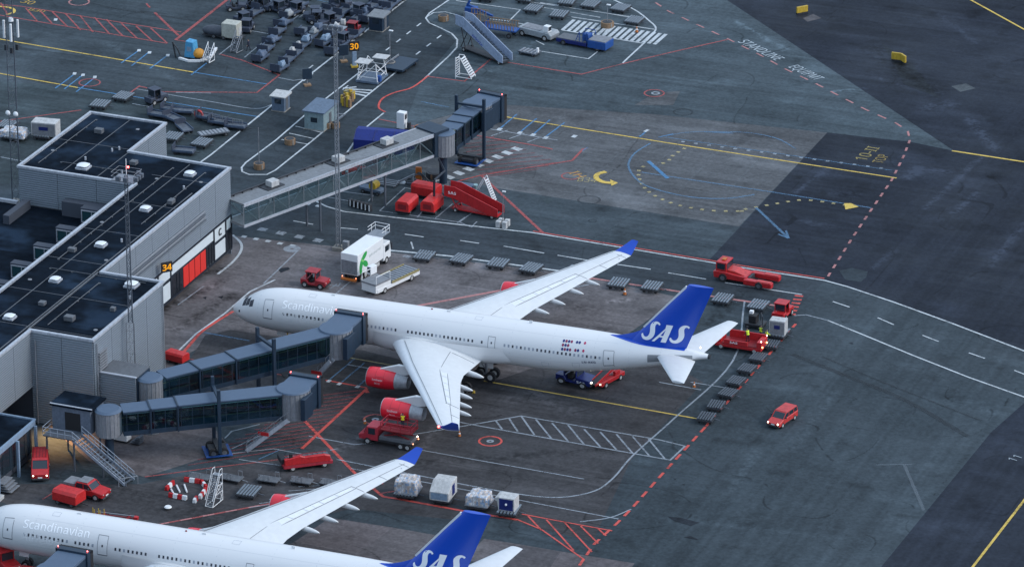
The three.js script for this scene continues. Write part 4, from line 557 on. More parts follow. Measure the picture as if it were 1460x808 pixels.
// port wing, z > 0
const wingLE = z => 22.9 + (z - 3) * 0.655, wingTE = z => z < 10.4 ? 34.7 + (z - 3) * 0.05 : 35.07 + (z - 10.4) * 0.402, wingY = z => 3.75 + (z - 2) * 0.108;
const PLANE = (() => {
  const r = {};
  { const rows = []; const xs = []; for (let i = 0; i <= 90; i++) { const t = i / 90; xs.push(t < 0.28 ? 9.5 * Math.pow(t / 0.28, 1.6) + 0.02 : 9.5 + (t - 0.28) / 0.72 * 53.6); } for (const x of xs) { const q = []; for (let j = 0; j < 40; j++) q.push(hullPt(x, j / 40 * 6.28319)); rows.push(q); } r.hull = loft(rows, true); r.hull.index.array.reverse?.(); r.hull.computeVertexNormals(); r.nozzle = capEnd(null, rows[rows.length - 1]); }
  const wing = (z0, z1, f0 = 0, f1 = 1, lift = 0) => { const rows = []; const n = 10; for (let i = 0; i <= n; i++) { const z = z0 + (z1 - z0) * i / n, c = wingTE(z) - wingLE(z); rows.push(foil(wingLE(z), wingY(z) + 0.02 * c, z, c, 0.125 - 0.03 * (z / 29), 10, 0.035)); } return rows; };
  const wr = wing(1.0, 28.7); r.wing = mergeGeometries([cleanGeo(loft(wr, true)), cleanGeo(capEnd(null, wr[wr.length - 1], true))]);
  // winglet
  { const rows = []; for (let i = 0; i <= 5; i++) { const t = i / 5, e = t * t * (3 - 2 * t); rows.push(foil(wingLE(28.7) + 2.2 * t + 0.2 * (1 - t), wingY(28.7) + 0.05 + 1.45 * Math.pow(t, 1.15), 28.7 + 1.4 * t, (wingTE(28.7) - wingLE(28.7) - 0.2) * (1 - 0.62 * t), 0.09, 10, 0.02)); } r.winglet = mergeGeometries([cleanGeo(loft(rows, true)), cleanGeo(capEnd(null, rows[5], true))]); }
  // fin
  { const rows = [], F = [[8.05, 54.9, 62.05], [9.5, 55.55, 62.35], [16.7, 60.35, 64.05]]; for (let i = 0; i <= 8; i++) { const y = 7.6 + 9.15 * i / 8, le = 52.46 + (y - 7.6) * 0.877, te = 60.0 + (y - 7.6) * 0.4, f = foil(le, 0, 0, te - le, 0.1, 10); rows.push(f.map(v => V(v.x, y, v.y))); } r.fin = mergeGeometries([cleanGeo(loft(rows, true)), cleanGeo(capEnd(null, rows[8], true))]); r.finLE = y => 52.46 + (y - 7.6) * 0.877; r.finTE = y => 60.0 + (y - 7.6) * 0.4; }
  // tailplane, port
  { const rows = []; for (let i = 0; i <= 6; i++) { const z = 0.7 + 9.0 * i / 6, le = 56.6 + (z - 0.7) * 0.6, te = 61.7 + (z - 0.7) * 0.2; rows.push(foil(le, 7.15 + (z - 0.7) * 0.125, z, te - le, 0.1, 9)); } r.stab = mergeGeometries([cleanGeo(loft(rows, true)), cleanGeo(capEnd(null, rows[6], true))]); }
  return r;
})();
function mirrorZ(g) { g = g.clone(); g.scale(1, 1, -1); return flip(cleanGeo(g)); }
const smoothNormals = g => { const q = mergeVertices(toPosOnly(g), 1e-4); q.computeVertexNormals(); return q; };
function toPosOnly(g) { const q = new THREE.BufferGeometry(); q.setAttribute('position', g.attributes.position.clone()); if (g.index) q.setIndex(g.index.clone()); return q; }
const decal = (t, x = {}) => new THREE.MeshStandardMaterial({ map: t, transparent: true, roughness: 0.45, ...x });
const liveryTex = canvasTex(1024, 320, (x, w, h) => { x.fillStyle = '#ffffff'; x.strokeStyle = '#ffffff'; x.lineWidth = 3; x.textBaseline = 'alphabetic'; x.font = '150px sans-serif'; const k = (w * 0.98) / x.measureText('Scandinavian').width; x.save(); x.scale(k, 1); x.fillText('Scandinavian', 6, 128); x.strokeText('Scandinavian', 6, 128); x.globalAlpha = 0.7; x.fillText('Airlines', 6, 296); x.restore(); });
const dotsTex = canvasTex(256, 96, (x, w, h) => { const cs = ['#1b2a70', '#8a2450', '#1b2a70', '#b02a40']; for (let j = 0; j < 3; j++) for (let i = 0; i < 9; i++) { if (i === 4 || (j === 1 && i > 2) || i === 7) continue; x.fillStyle = i < 4 ? cs[(i + j) % 2 ? 1 : 0] : i > 6 ? '#b8305c' : cs[(i + j) % 3]; x.beginPath(); x.arc(16 + i * 28, 16 + j * 32, 12, 0, 7); x.fill(); } });
const regTex = canvasTex(256, 48, word('LN-RKG', '#33405c'));
const sasTex = canvasTex(1024, 512, (x, w, h) => {   // the three white brush letters
  x.fillStyle = '#eef0f4'; x.strokeStyle = '#eef0f4'; x.lineJoin = 'round';
  const S = (ox) => { x.beginPath(); x.moveTo(ox + 305, 75); x.bezierCurveTo(ox + 250, 20, ox + 130, 15, ox + 105, 105); x.bezierCurveTo(ox + 88, 175, ox + 190, 260, ox + 165, 360); x.bezierCurveTo(ox + 150, 420, ox + 70, 430, ox + 5, 345); x.lineTo(ox - 8, 365); x.bezierCurveTo(ox + 40, 480, ox + 235, 500, ox + 272, 370); x.bezierCurveTo(ox + 300, 260, ox + 200, 180, ox + 205, 110); x.bezierCurveTo(ox + 210, 55, ox + 265, 60, ox + 292, 92); x.closePath(); x.lineWidth = 16; x.stroke(); x.fill(); };
  S(20); S(690); x.beginPath(); x.moveTo(470, 60); x.lineTo(625, 60); x.lineTo(640, 470); x.lineTo(520, 470); x.lineTo(516, 360); x.lineTo(440, 360); x.lineTo(372, 470); x.lineTo(310, 470); x.lineTo(485, 150); x.closePath(); x.fill(); x.globalCompositeOperation = 'destination-out'; x.beginPath(); x.moveTo(508, 180); x.lineTo(512, 320); x.lineTo(452, 320); x.closePath(); x.fill(); x.globalCompositeOperation = 'source-over';
});
function pod(t, z) {   // engine, mixed-flow nacelle; z < 0 starboard
  const s = Math.sign(z), az = Math.abs(z), inn = az < 12, x0 = inn ? 22.5 : 28.7, y = inn ? 2.35 : 3.35, e = group('engine', t); e.position.set(x0, y, z);
  const lath = (pts, seg = 26) => { const g = new THREE.LatheGeometry(pts.map(p => new THREE.Vector2(p[1], p[0])), seg); g.rotateZ(-Math.PI / 2); return g; };
  nb().add(lath([[0.12, 1.2], [0.5, 1.27], [1.4, 1.31], [2.4, 1.3], [3.3, 1.2], [3.75, 1.12]])).build('cowl', M.engRed, e); nb().add(lath([[0.55, 1.0], [0.2, 1.0], [0.02, 1.08], [0.0, 1.13], [0.04, 1.18], [0.12, 1.2]])).build('intake_lip', M.lip, e);
  nb().add(lath([[3.75, 1.12], [4.4, 0.99], [5.3, 0.8], [5.3, 0.72], [4.6, 0.72]])).build('exhaust_sleeve', M.nozzle, e); nb().add(lath([[0.5, 1.0], [0.9, 0.99]])).build('intake_wall', M.galv, e); const fan = nb(); for (let k = 0; k < 22; k++) { const a = k / 22 * 6.283; fan.bar([0.85, 0.3 * Math.cos(a), 0.3 * Math.sin(a)], [0.95, 0.97 * Math.cos(a), 0.97 * Math.sin(a)], 0.16, 0.02); } fan.build('fan', M.steel, e); nb().add(lath([[0.4, 0.0], [0.55, 0.14], [0.95, 0.34]], 12)).build('spinner', M.midgrey, e); nb().add(lath([[0.93, 0], [0.94, 0.99]], 20)).build('fan_disc', M.steel, e); nb().add(lath([[4.6, 0.72], [4.65, 0]], 16)).build('exhaust_core', M.steel, e);
  for (const [q, rr] of [[1.35, 1.313], [2.45, 1.3], [3.72, 1.135]]) { const tg = new THREE.TorusGeometry(rr, 0.012, 4, 30); tg.rotateY(Math.PI / 2); tg.translate(q, 0, 0); nb().add(tg).build('cowl_joint', M.redDark, e); } for (const a of [0.5, -0.9]) nb().bar([1.4, 1.318 * Math.sin(a), 1.318 * Math.cos(a) * s], [2.4, 1.31 * Math.sin(a), 1.31 * Math.cos(a) * s], 0.03, 0.02).build('latch_line', M.redDark, e);
  const wy = wingY(az) - y, px = wingLE(az) - x0; nb().prism([[1.3, 1.2], [px - 0.6, wy - 0.02], [px + 3.4, wy - 0.1], [px + 2.6, wy - 0.7], [4.6, 0.85], [3.4, 1.1]], 'z', -0.22, 0.22, 0.08).build('pylon', M.wing, e);
  const lt = new THREE.MeshStandardMaterial({ map: M.engText ??= canvasTex(256, 96, (x, w, h) => { x.fillStyle = '#f2dfe2'; x.font = '40px sans-serif'; x.textAlign = 'center'; x.fillText('Scandinavian', w / 2, 40, w); x.font = '34px sans-serif'; x.fillText('SAS.com', w / 2, 86, w * 0.5); }), transparent: true, roughness: 0.4 });
  const rows = []; for (let i = 0; i <= 4; i++) { const q = []; for (let j = 0; j <= 5; j++) { const a = -0.32 + 0.72 * j / 5; q.push(V(0.9 + i / 4 * 1.5, 1.325 * Math.sin(a), 1.325 * Math.cos(a))); } rows.push(q); } const g = loft(rows), u = []; for (let i = 0; i <= 4; i++) for (let j = 0; j <= 5; j++) u.push(i / 4, j / 5); g.setAttribute('uv', new THREE.BufferAttribute(new Float32Array(u), 2)); mesh('engine_lettering', g, lt, e);
}
function gear(t, x, z, nose) {
  const y = AX(x) - 2.4, g = group(nose ? 'nose_gear' : 'main_gear', t); nb().rod([x, 0.6, z], [x, y, z], 0.17, 0.2, 8).build('strut', M.galv, g); nb().bar([x, 1.2, z], [x - 1.4, y, z], 0.12).build('drag_brace', M.galv, g);
  const xs = nose ? [0] : [-0.85, 0.85], zs = nose ? [-0.35, 0.35] : [-0.7, 0.7], r = nose ? 0.52 : 0.68; if (!nose) nb().box(x - 1.0, x + 1.0, 0.58, 0.8, z - 0.12, z + 0.12).build('bogie_beam', M.galv, g); for (const a of xs) for (const b of zs) { const tg = new THREE.CylinderGeometry(r, r, 0.42, 16); tg.rotateX(Math.PI / 2); tg.translate(x + a, r, z + b); nb().add(tg).build('tyre', M.rubber, g); const hg = new THREE.CylinderGeometry(r * 0.5, r * 0.5, 0.45, 10); hg.rotateX(Math.PI / 2); hg.translate(x + a, r, z + b); nb().add(hg).build('hub', M.offwhite, g); } if (!nose) nb().box(x - 0.9, x + 0.9, 1.5, y + 0.3, z * 1.22 - 0.03, z * 1.22 + 0.03).build('gear_door', M.hull, g); else for (const s of [-1, 1]) nb().box(x - 0.7, x + 0.5, 1.6, y + 0.2, z + s * 0.55 - 0.03, z + s * 0.55 + 0.03).build('gear_door', M.hull, g);
}
function airliner(label, fullDetail) {
  const t = thing('airliner', label, 'airplane', undefined);
  const fus = mesh('fuselage', metreUV(cleanNormals(PLANE.hull)), M.hull, t);
  const tip = nb(); const ng = new THREE.CylinderGeometry(0.26, 0.28, 0.3, 14); ng.rotateZ(Math.PI / 2); ng.translate(63.2, AX(63.1) + 1.67, 0); tip.add(ng); tip.build('exhaust_pipe', M.dark, fus);
  // belly fairing
  { const rows = []; for (let i = 0; i <= 24; i++) { const u = i / 24, x = 19.5 + 19.5 * u, k = Math.pow(Math.sin(Math.PI * Math.pow(u, 0.85)), 0.55), q = []; for (let j = 0; j < 20; j++) { const a = Math.PI * (1 + j / 19) , e = 0.42; const w = 2.35 + 1.15 * k, h = 2.55 + 0.55 * k; const ca = Math.cos(a), sa = Math.sin(a); q.push(V(x, AX(x) + 0.15 - (1.2 * (1 - k)) * 0 + Math.sign(sa) * Math.pow(Math.abs(sa), 0.62) * h * (0.9 + 0.1 * k), Math.sign(ca) * Math.pow(Math.abs(ca), 0.62) * w)); } rows.push(q); } const g = loft(rows); mesh('belly_fairing', metreUV(cleanGeo(g)), M.hull, t); }
  for (const s of [1, -1]) {
    const side = g => s > 0 ? g.clone() : mirrorZ(g); const w = mesh('wing', metreUV(smoothSplit(side(PLANE.wing))), M.wing, t); mesh('winglet', metreUV(smoothSplit(side(PLANE.winglet))), M.tailBlue, w);
    // leading-edge slat line, flap and spoiler joints drawn as shallow strips on the wing skin
    const sk = (z, f) => { const c = wingTE(z) - wingLE(z), th = (0.125 - 0.03 * z / 29), q = f, tt = th * c * 2.6 * (Math.sqrt(q) * 0.9 - 0.35 * q - 0.55 * q * q) * 0.5 / 0.42; return [wingLE(z) + q * c, wingY(z) + 0.02 * c + tt - q * c * 0.035 + 0.012, s * z]; };
    const jl = nb(), seg = (z0, f0, z1, f1, wd = 0.05) => { for (let i = 0; i < 8; i++) { const a = sk(z0 + (z1 - z0) * i / 8, f0 + (f1 - f0) * i / 8), b = sk(z0 + (z1 - z0) * (i + 1) / 8, f0 + (f1 - f0) * (i + 1) / 8); jl.bar(a, b, wd, 0.02); } };
    seg(4, 0.13, 28.4, 0.2); seg(4.5, 0.68, 10.2, 0.64); seg(10.2, 0.62, 21.2, 0.62); seg(10.2, 0.76, 21.2, 0.75); seg(21.4, 0.72, 28.2, 0.7); for (const [z, f0, f1] of [[4.6, 0.7, 0.97], [10.3, 0.62, 0.97], [15.8, 0.62, 0.76], [21.3, 0.6, 0.97], [27.9, 0.55, 0.97], [24.6, 0.7, 0.97]]) seg(z, f0, z, f1); jl.build('panel_joints', M.joint, w);
    for (let i = 0; i < 5; i++) { const z0 = 10.6 + i * 2.1, z1 = z0 + 1.95, p = [sk(z0, 0.635), sk(z0, 0.745), sk(z1, 0.745), sk(z1, 0.635)].map(v => [v[0], v[1] + 0.015, v[2]]); nb().quad(p[0], p[3], p[2], p[1]).build('spoiler', M.wingEdge, w); }
    { const rows = []; for (let i = 0; i <= 12; i++) { const z = 3.6 + 24.8 * i / 12, q = []; for (const f of [0.004, 0.02, 0.05, 0.08, 0.115]) { const v = sk(z, f); q.push(V(v[0], v[1] + 0.01, v[2])); } rows.push(q); } mesh('leading_edge', metreUV(cleanGeo(loft(rows))), M.wingEdge, w); }
    for (const z of [7.2, 12.6, 15.4, 18.6, 21.4]) { const c = wingTE(z), y = wingY(z) - 0.35, k = z < 8 ? 1.15 : 1 - (z - 12) * 0.012, f = nb(); const g = new THREE.SphereGeometry(1, 12, 9); g.scale(2.3 * k, 0.36 * k, 0.28 * k); g.rotateZ(-0.13); g.translate(c - 0.6 * k, y - 0.05, s * z); f.add(g); f.build('flap_track_fairing', M.wing, w); }
    nb().ball(wingLE(28.6) + 0.15, wingY(28.6) + 0.08, s * 28.75, 0.13).build('navigation_light', s > 0 ? M.redLamp : M.green, w); if (s < 0) nb().rod([41.0, wingY(27) - 0.9, s * 27.2], [41.4, wingY(27) + 0.2, s * 27.2], 0.04).build('static_mast', M.galv, w);
    mesh('tailplane', metreUV(smoothSplit(side(PLANE.stab))), M.wing, t);
    pod(t, s * 9.4); pod(t, s * 19.25); gear(t, 32.6, s * 5.3);
  }
  gear(t, 6.9, 0, true); gear(t, 34.2, 0.001, false);
  for (const x of [4.4, 9.2, 14.9, 21.2, 26.5, 31.8, 38.4, 43.7, 49.2, 53.6, 57.4]) { const g = hullPatch(x, x + 0.035, -1.3, Math.PI + 1.3, 0.004, 1, 24); mesh('skin_joint', metreUV(cleanGeo(g)), M.jointSoft, fus); } for (const a of [0.95, Math.PI - 0.95, -0.25, Math.PI + 0.25]) { const g = hullPatch(7.5, 52, a, a + 0.01, 0.004, 24, 1); mesh('skin_joint', metreUV(cleanGeo(g)), M.jointSoft, fus); }
  for (const [x, a] of [[12, -0.6], [15.2, -0.75], [42.5, -0.6], [46.5, -0.5], [10.8, 1.2], [33, 1.25]]) { const e = nb(); for (const q of [[x, x + 0.03, a, a + 0.25], [x + 0.9, x + 0.93, a, a + 0.25], [x, x + 0.93, a, a + 0.01], [x, x + 0.93, a + 0.24, a + 0.25]]) e.g.push(cleanGeo(hullPatch(...q, 0.006, 2, 2))); e.build('hatch_outline', M.paneShut, fus); }
  // tailplane root cut-out plates
  for (const s of [1, -1]) { const g = hullPatch(55.9, 61.3, s > 0 ? -0.3 : Math.PI - 0.35, s > 0 ? 0.35 : Math.PI + 0.3, 0.012, 8, 4); mesh('stabiliser_plate', cleanGeo(g), M.nozzle, t); }
  // fin: dorsal fillet, white leading edge, letters
  const fin = mesh('fin', metreUV(smoothSplit(PLANE.fin.clone())), M.tailBlue, t);
  { const rows = []; for (let i = 0; i <= 8; i++) { const u = i / 8, x = 49.6 + 6.2 * u, top = AX(x) + secAt(x)[0] - 0.03 + 2.25 * Math.pow(u, 2.1), bot = AX(x) + secAt(x)[0] - 0.12, w = 0.05 + 0.3 * u; rows.push([V(x, bot - 0.1, w), V(x, bot + (top - bot) * 0.5, w * 0.55), V(x, top, 0.02), V(x, top, -0.02), V(x, bot + (top - bot) * 0.5, -w * 0.55), V(x, bot - 0.1, -w)]); } mesh('dorsal_fillet', metreUV(cleanGeo(loft(rows))), M.tailBlue, fin);
    // blue paint running down onto the hull below the fin
    const rows2 = []; for (let i = 0; i <= 12; i++) { const x = 50.6 + 9.6 * i / 12, q = [], d = 0.05 + 0.5 * Math.sin(Math.min(1, i / 7) * 1.57); for (let j = 0; j <= 8; j++) q.push(hullPt(x, Math.PI / 2 + d * (1 - j / 4), 0.012)); rows2.push(q); } mesh('fin_base_paint', metreUV(cleanGeo(loft(rows2))), M.tailBlue, fin); }
  nb().bar([PLANE.finLE(10.3) + 0.04, 10.3, 0], [PLANE.finLE(16.4) + 0.04, 16.4, 0], 0.36, 0.3).build('fin_leading_edge', M.wingEdge, fin);
  for (const s of [1, -1]) { const o = new THREE.Mesh(finSheet(s), decal(sasTex)); o.name = 'tail_lettering'; fin.add(o); }
  const rud = nb(); for (const s of [1, -1]) rud.bar([58.4, 8.6, s * 0.3], [62.3, 16.4, s * 0.14], 0.03, 0.04); rud.build('rudder_joint', M.navy, fin);
  nb().ball(62.2, 8.9, 0.35, 0.1).build('logo_light', M.head, t);
  // cabin doors, windows, cockpit, lettering on both sides
  const doors = [[5.3, 6.5, 4.68, 6.72], [17.3, 18.45, 4.9, 6.95], [35.55, 36.4, 5.2, 6.9], [50.5, 51.75, 5.45, 7.35]];
  for (const s of [1, -1]) {
    const A = (x, y) => s > 0 ? angY(x, y) : Math.PI - angY(x, y), pt = (x0, x1, y0, y1, off, nx, na) => { const g = hullPatch(x0, x1, A(x0, y0), A(x0, y1), off, nx, na); return cleanGeo(s > 0 ? g : flipIdx(g)); };
    for (const [x0, x1, y0, y1] of doors) { const d = group('door', t); mesh('door_panel', metreUV(pt(x0, x1, y0, y1, 0.02, 3, 6)), M.hull, d); const f = 0.05, e = nb(); for (const q of [[x0 - f, x0, y0 - f, y1 + f], [x1, x1 + f, y0 - f, y1 + f], [x0, x1, y1, y1 + f], [x0, x1, y0 - 0.11, y0]]) e.g.push(pt(...q, 0.024, 2, 6)); e.build('door_outline', M.joint, d); mesh('door_window', metreUV(pt((x0 + x1) / 2 - 0.09, (x0 + x1) / 2 + 0.09, y0 + 0.9, y0 + 1.15, 0.03, 1, 1)), M.pane, d); }
    const row = (x0, x1, shut) => { for (let x = x0; x < x1; x += 0.535) { if (doors.some(d => x > d[0] - 0.45 && x < d[1] + 0.3)) continue; const y = AX(x) + 0.62, k = rnd(); const skip = (x > 13.6 && x < 14.4); if (skip) continue; mesh('window', metreUV(pt(x, x + 0.23, y - 0.17, y + 0.17, 0.006, 1, 2)), k < shut ? M.paneShut : M.pane, t); } };
    row(8.0, 16.6, 0.12); row(19.4, 23.6, 0.25); row(24.8, 33.6, 0.35); row(34.6, 34.8, 0); row(37.6, 50.0, 0.55); 
    for (const [x0, x1, y0, y1, y2, y3] of [[2.42, 2.98, 0.5, 1.12], [3.04, 3.6, 0.56, 1.22]]) { const g = hullPatch(x0, x1, A(x0, AX(x0) + y0), A(x0, AX(x0) + y1), 0.012, 3, 3); mesh('cockpit_window', metreUV(cleanGeo(s > 0 ? g : flipIdx(g))), M.pane, t); }
    { const a0 = s > 0 ? 0.62 : Math.PI - 0.62, a1 = s > 0 ? 1.5 : Math.PI - 1.5, g = hullPatch(1.85, 2.38, a0, a1, 0.012, 3, 4); mesh('cockpit_window', metreUV(cleanGeo(s > 0 ? g : flipIdx(g))), M.pane, t); }
    const dec = (x0, x1, y0, y1, mat, nm) => { const xm = (x0 + x1) / 2, g = hullPatch(x0, x1, A(xm, y0), A(xm, y1), 0.014, 8, 8, true); if (s < 0) { const u = g.attributes.uv; for (let i = 0; i < u.count; i++) u.setX(i, 1 - u.getX(i)); flipIdx(g); } const o = new THREE.Mesh(g, mat); o.name = nm; t.add(o); };
    dec(7.7, 16.3, 4.75, 7.28, M.livery ??= decal(liveryTex), 'airline_lettering'); dec(45.0, 48.1, AX(46) + 0.95, AX(46) + 2.2, M.dots ??= decal(dotsTex), 'dot_pattern'); dec(47.7, 49.6, AX(48) - 0.32, AX(48) + 0.1, M.reg ??= decal(regTex), 'registration'); mesh('lettering_backing', metreUV(pt(1.35, 1.6, AX(1.4) - 0.55, AX(1.4) - 0.3, 0.01, 1, 1)), M.pane, t).name = 'pitot_panel';
  }
  nb().box(29, 29.5, AX(29) + 2.8, AX(29) + 3.0, -0.05, 0.05).build('antenna', M.white, t); nb().box(39.9, 40.3, AX(40) + 2.8, AX(40) + 3.15, -0.04, 0.04).build('antenna', M.white, t); nb().box(13.5, 14, AX(13) + 2.8, AX(13) + 3.0, -0.04, 0.04).build('antenna', M.white, t); nb().ball(27, AX(27) + 2.85, 0, 0.12).build('beacon', M.redDark, t);
  return t;
}
function flipIdx(g) { const a = g.index.array; for (let i = 0; i < a.length; i += 3) { const q = a[i + 1]; a[i + 1] = a[i + 2]; a[i + 2] = q; } g.computeVertexNormals(); return g; }
function cleanNormals(g) { const q = g.clone(); flipIdx(q); const n = q.attributes.normal, p = q.attributes.position; let d = 0; for (let i = 0; i < p.count; i += 7) d += n.getZ(i) * p.getZ(i); if (d < 0) flipIdx(q); return cleanGeo(q); }
function smoothSplit(g) { return cleanGeo(toCreasedNormals(g, 0.7)); }
function finSheet(s) {   // curved sheet just off the fin skin for the letters
  const x0 = 54.3, x1 = 59.85, rows = [], u = [], n = 10; const half = (x, y) => { const le = PLANE.finLE(y), c = PLANE.finTE(y) - le, q = cl((x - le) / c, 0, 1); return 0.1 * c * 2.6 * (Math.sqrt(q) * 0.9 - 0.35 * q - 0.55 * q * q) * 0.5 / 0.42; };
  for (let i = 0; i <= n; i++) { const r = []; for (let j = 0; j <= n; j++) { const v = j / n, y = 8.7 + 2.95 * v, x = x0 + (x1 - x0) * i / n + (y - 8.75) * 0.42; r.push(V(x, y - (i / n) * 0.0, s * (Math.max(0.05, half(x, y)) + 0.02))); u.push(s > 0 ? i / n : 1 - i / n, v); } rows.push(r); }
  const g = loft(rows); g.setAttribute('uv', new THREE.BufferAttribute(new Float32Array(u), 2)); if (s < 0) flipIdx(g); return g;
}
const plane1 = airliner('white four-engined airliner with whole blue tail docked at the jet bridge'); 
const plane2 = airliner('white airliner behind the red pickup, cut off by the picture edge, blue tail'); plane2.position.set(-1.31, 0, 67.82); plane2.rotation.y = -0.0036; plane2.userData.label = 'white airliner parked beyond the red pickup and dollies with wrapped cargo';
// ================================================================ vehicles (local x = forward)
const sideText = (t, text, color, w, h, x, y, z, ry = 0) => { for (const s of z === 0 ? [1] : [1, -1]) { const o = lettering(w, h, word(text, color), 'lettering', t, 70); o.position.set(x, y, s * z); o.rotation.y = s > 0 ? ry : ry + Math.PI; } };
const lamps = (t, x, y, z, m, nm, r = 0.1) => { for (const s of [-1, 1]) nb().ball(x, y, s * z, r, 1, 8).build(nm, m, t); };
// slatted pallet dolly: rollers run along local z
function makeDolly() {
  const t = thing('pallet_dolly', '', 'dolly'), a = 1.25, b = 1.6; const f = nb(); for (const s of [-1, 1]) { f.box(-a, a, 0.42, 0.56, s * b - 0.06, s * b + 0.06); f.box(s * a - 0.06, s * a + 0.06, 0.42, 0.56, -b, b); } f.box(-0.1, 0.1, 0.3, 0.45, -b, b); f.build('frame', M.dark, t);
  for (let i = 0; i < 6; i++) { const x = -a + 0.2 + i * (2 * a - 0.4) / 5; nb().box(x - 0.12, x + 0.12, 0.6, 0.74, -b + 0.05, b - 0.05).build('slat', M.dollySlat ??= dirty(0.22, 0.26, 0.3, 0.5, 0.2), t); }
  for (const x of [-0.85, 0.85]) for (const z of [-1.1, 1.1]) { const g = new THREE.CylinderGeometry(0.21, 0.21, 0.16, 10); g.rotateX(Math.PI / 2); g.translate(x, 0.21, z); nb().add(g).build('wheel', M.rubber, t); } nb().bar([a, 0.42, 0], [a + 0.85, 0.3, 0], 0.09).build('towbar', M.galvDark, t); return t;
}
let dollyProto;
function dolly(px, py, label, grp, deg = 0) { let o; if (!dollyProto) o = dollyProto = makeDolly(); else o = copyOf(dollyProto); o.userData.label = label; o.userData.group = grp; delete o.userData.x; const p = G(px, py); at(o, p.x, 0, p.z, deg + (rnd() - 0.5) * 11); o.position.x += (rnd() - 0.5) * 0.4; o.position.z += (rnd() - 0.5) * 0.4; o.scale.set(0.9 + rnd() * 0.06, 1, 0.86 + rnd() * 0.06); return o; }
for (const [x, y] of [[606, 369], [657, 375], [708, 381], [759, 387], [820, 392], [880, 409], [931, 414], [1029, 431]]) dolly(x, y, 'empty slatted pallet dolly in the row along the service road kerb line', 'empty dollies along the service road');
dolly(1081, 441, 'empty slatted pallet dolly beside the two workers in yellow vests', undefined, 0);
for (const [x, y] of [[1101, 497], [1081, 514], [1065, 532], [1050, 549], [1036, 566], [1021, 584], [1007, 601]]) { const o = dolly(x, y, 'empty dark dolly in the train behind the airliner tail', 'dolly train behind the tail', 0); o.scale.set(0.72 + rnd() * 0.06, 1, 0.74); o.children.forEach(c => { if (c.name === 'slat') c.material = M.slatDark ??= dirty(0.1, 0.12, 0.145, 0.55, 0.2); }); }
dolly(357, 706, 'empty slatted dolly beside the white maintenance steps', undefined, 0).userData.group = undefined;
for (const [x, y, d] of [[177, 142, 0], [143, 153, 0], [247, 200, 0], [287, 208, 0], [10, 183, 0]]) dolly(x, y, 'empty slatted dolly left behind the pier corner', 'dollies behind the pier', d);
for (const [x, y, d] of [[808, 6, 0], [842, 10, 0], [760, 17, 0], [885, 16, 0], [797, 25, 0], [905, 33, 0], [694, 0, 0], [750, 2, 0]]) dolly(x, y, 'empty grey pallet dolly by the white zebra-hatched island', 'dollies by the hatched island', d);
// open cart with tubular end hoops
function makeCart() { const t = thing('hoop_cart', '', 'cart'); nb().box(-1.3, 1.3, 0.42, 0.55, -0.75, 0.75, 0.03).build('deck', M.midgrey, t); for (const x of [-0.75, -0.05, 0.1, 0.8]) { nb().rail([[x - 0.28, 0.5, 0.7], [x - 0.28, 1.2, 0.7], [x + 0.24, 1.2, 0.7], [x + 0.24, 0.5, 0.7]].map(p => [p[0], p[1], p[2] * (x % 0.2 ? 1 : -1)]), 0.035).build('hoop', M.galv, t); } for (const x of [-0.9, 0.9]) for (const z of [-0.6, 0.6]) { const g = new THREE.CylinderGeometry(0.24, 0.24, 0.16, 10); g.rotateX(Math.PI / 2); g.translate(x, 0.24, z); nb().add(g).build('wheel', M.rubber, t); } nb().bar([1.3, 0.45, 0], [2.1, 0.3, 0], 0.08).build('towbar', M.galv, t); return t; }
{ const c = makeCart(), L = 'low dark cart with pale tubular hoops in the row by the red loader'; [[285, 684], [330, 686], [383, 688], [430, 690], [472, 693]].forEach(([x, y], i) => { const o = i ? copyOf(c) : c; o.userData.label = L; o.userData.group = 'hoop carts in a row'; const p = G(x, y); at(o, p.x, 0, p.z, (rnd() - 0.5) * 8); }); }
// baggage tractor
function tug(label, body, opts = {}) {
  const t = thing(opts.name ?? 'baggage_tractor', label, 'tractor', opts.group); nb().prism([[-1.5, 0.35], [1.55, 0.35], [1.6, 0.75], [1.5, 0.98], [0.35, 1.08], [0.2, 0.62], [-0.55, 0.62], [-0.7, 0.98], [-1.5, 0.98]], 'z', -0.72, 0.72, 0.05).build('body', body, t); for (const x of [-0.95, 0.95]) for (const z of [-0.68, 0.68]) wheel(t, x, z, 0.36, 0.24);
  if (opts.cab !== false) { for (const [x, z] of [[0.3, 0.6], [0.3, -0.6], [-0.75, 0.6], [-0.75, -0.6]]) nb().box(x - 0.05, x + 0.05, 0.95, 1.85, z - 0.05, z + 0.05).build('cab_post', body, t); nb().box(-0.95, 0.5, 1.85, 1.97, -0.72, 0.72, 0.05).build('cab_roof', body, t); nb().box(0.3, 0.34, 1.08, 1.82, -0.55, 0.55).build('windscreen', M.cabGlass, t); nb().box(-0.8, -0.76, 1.08, 1.82, -0.55, 0.55).build('rear_window', M.cabGlass, t); }
  nb().box(-0.5, -0.1, 0.62, 0.8, -0.5, 0.5, 0.04).box(-0.55, -0.45, 0.75, 1.2, -0.5, 0.5, 0.04).build('seat', M.black, t); nb().rod([0.15, 1.0, 0.2], [0.0, 1.2, 0.2], 0.17, 0.17, 10).build('steering_wheel', M.black, t); nb().box(1.55, 1.66, 0.35, 0.55, -0.7, 0.7, 0.03).build('bumper', M.dark, t); if (opts.lit) lamps(t, 1.6, 0.78, 0.5, M.head, 'headlight'); else lamps(t, 1.56, 0.78, 0.5, M.offwhite, 'headlight', 0.08); return t;
}
put(tug('red baggage tractor with open cab behind the white airliner nose', M.redDark2 ??= dirty(0.42, 0.03, 0.04, 0.45)), 449, 408, 480, 413).scale.setScalar(1.15);
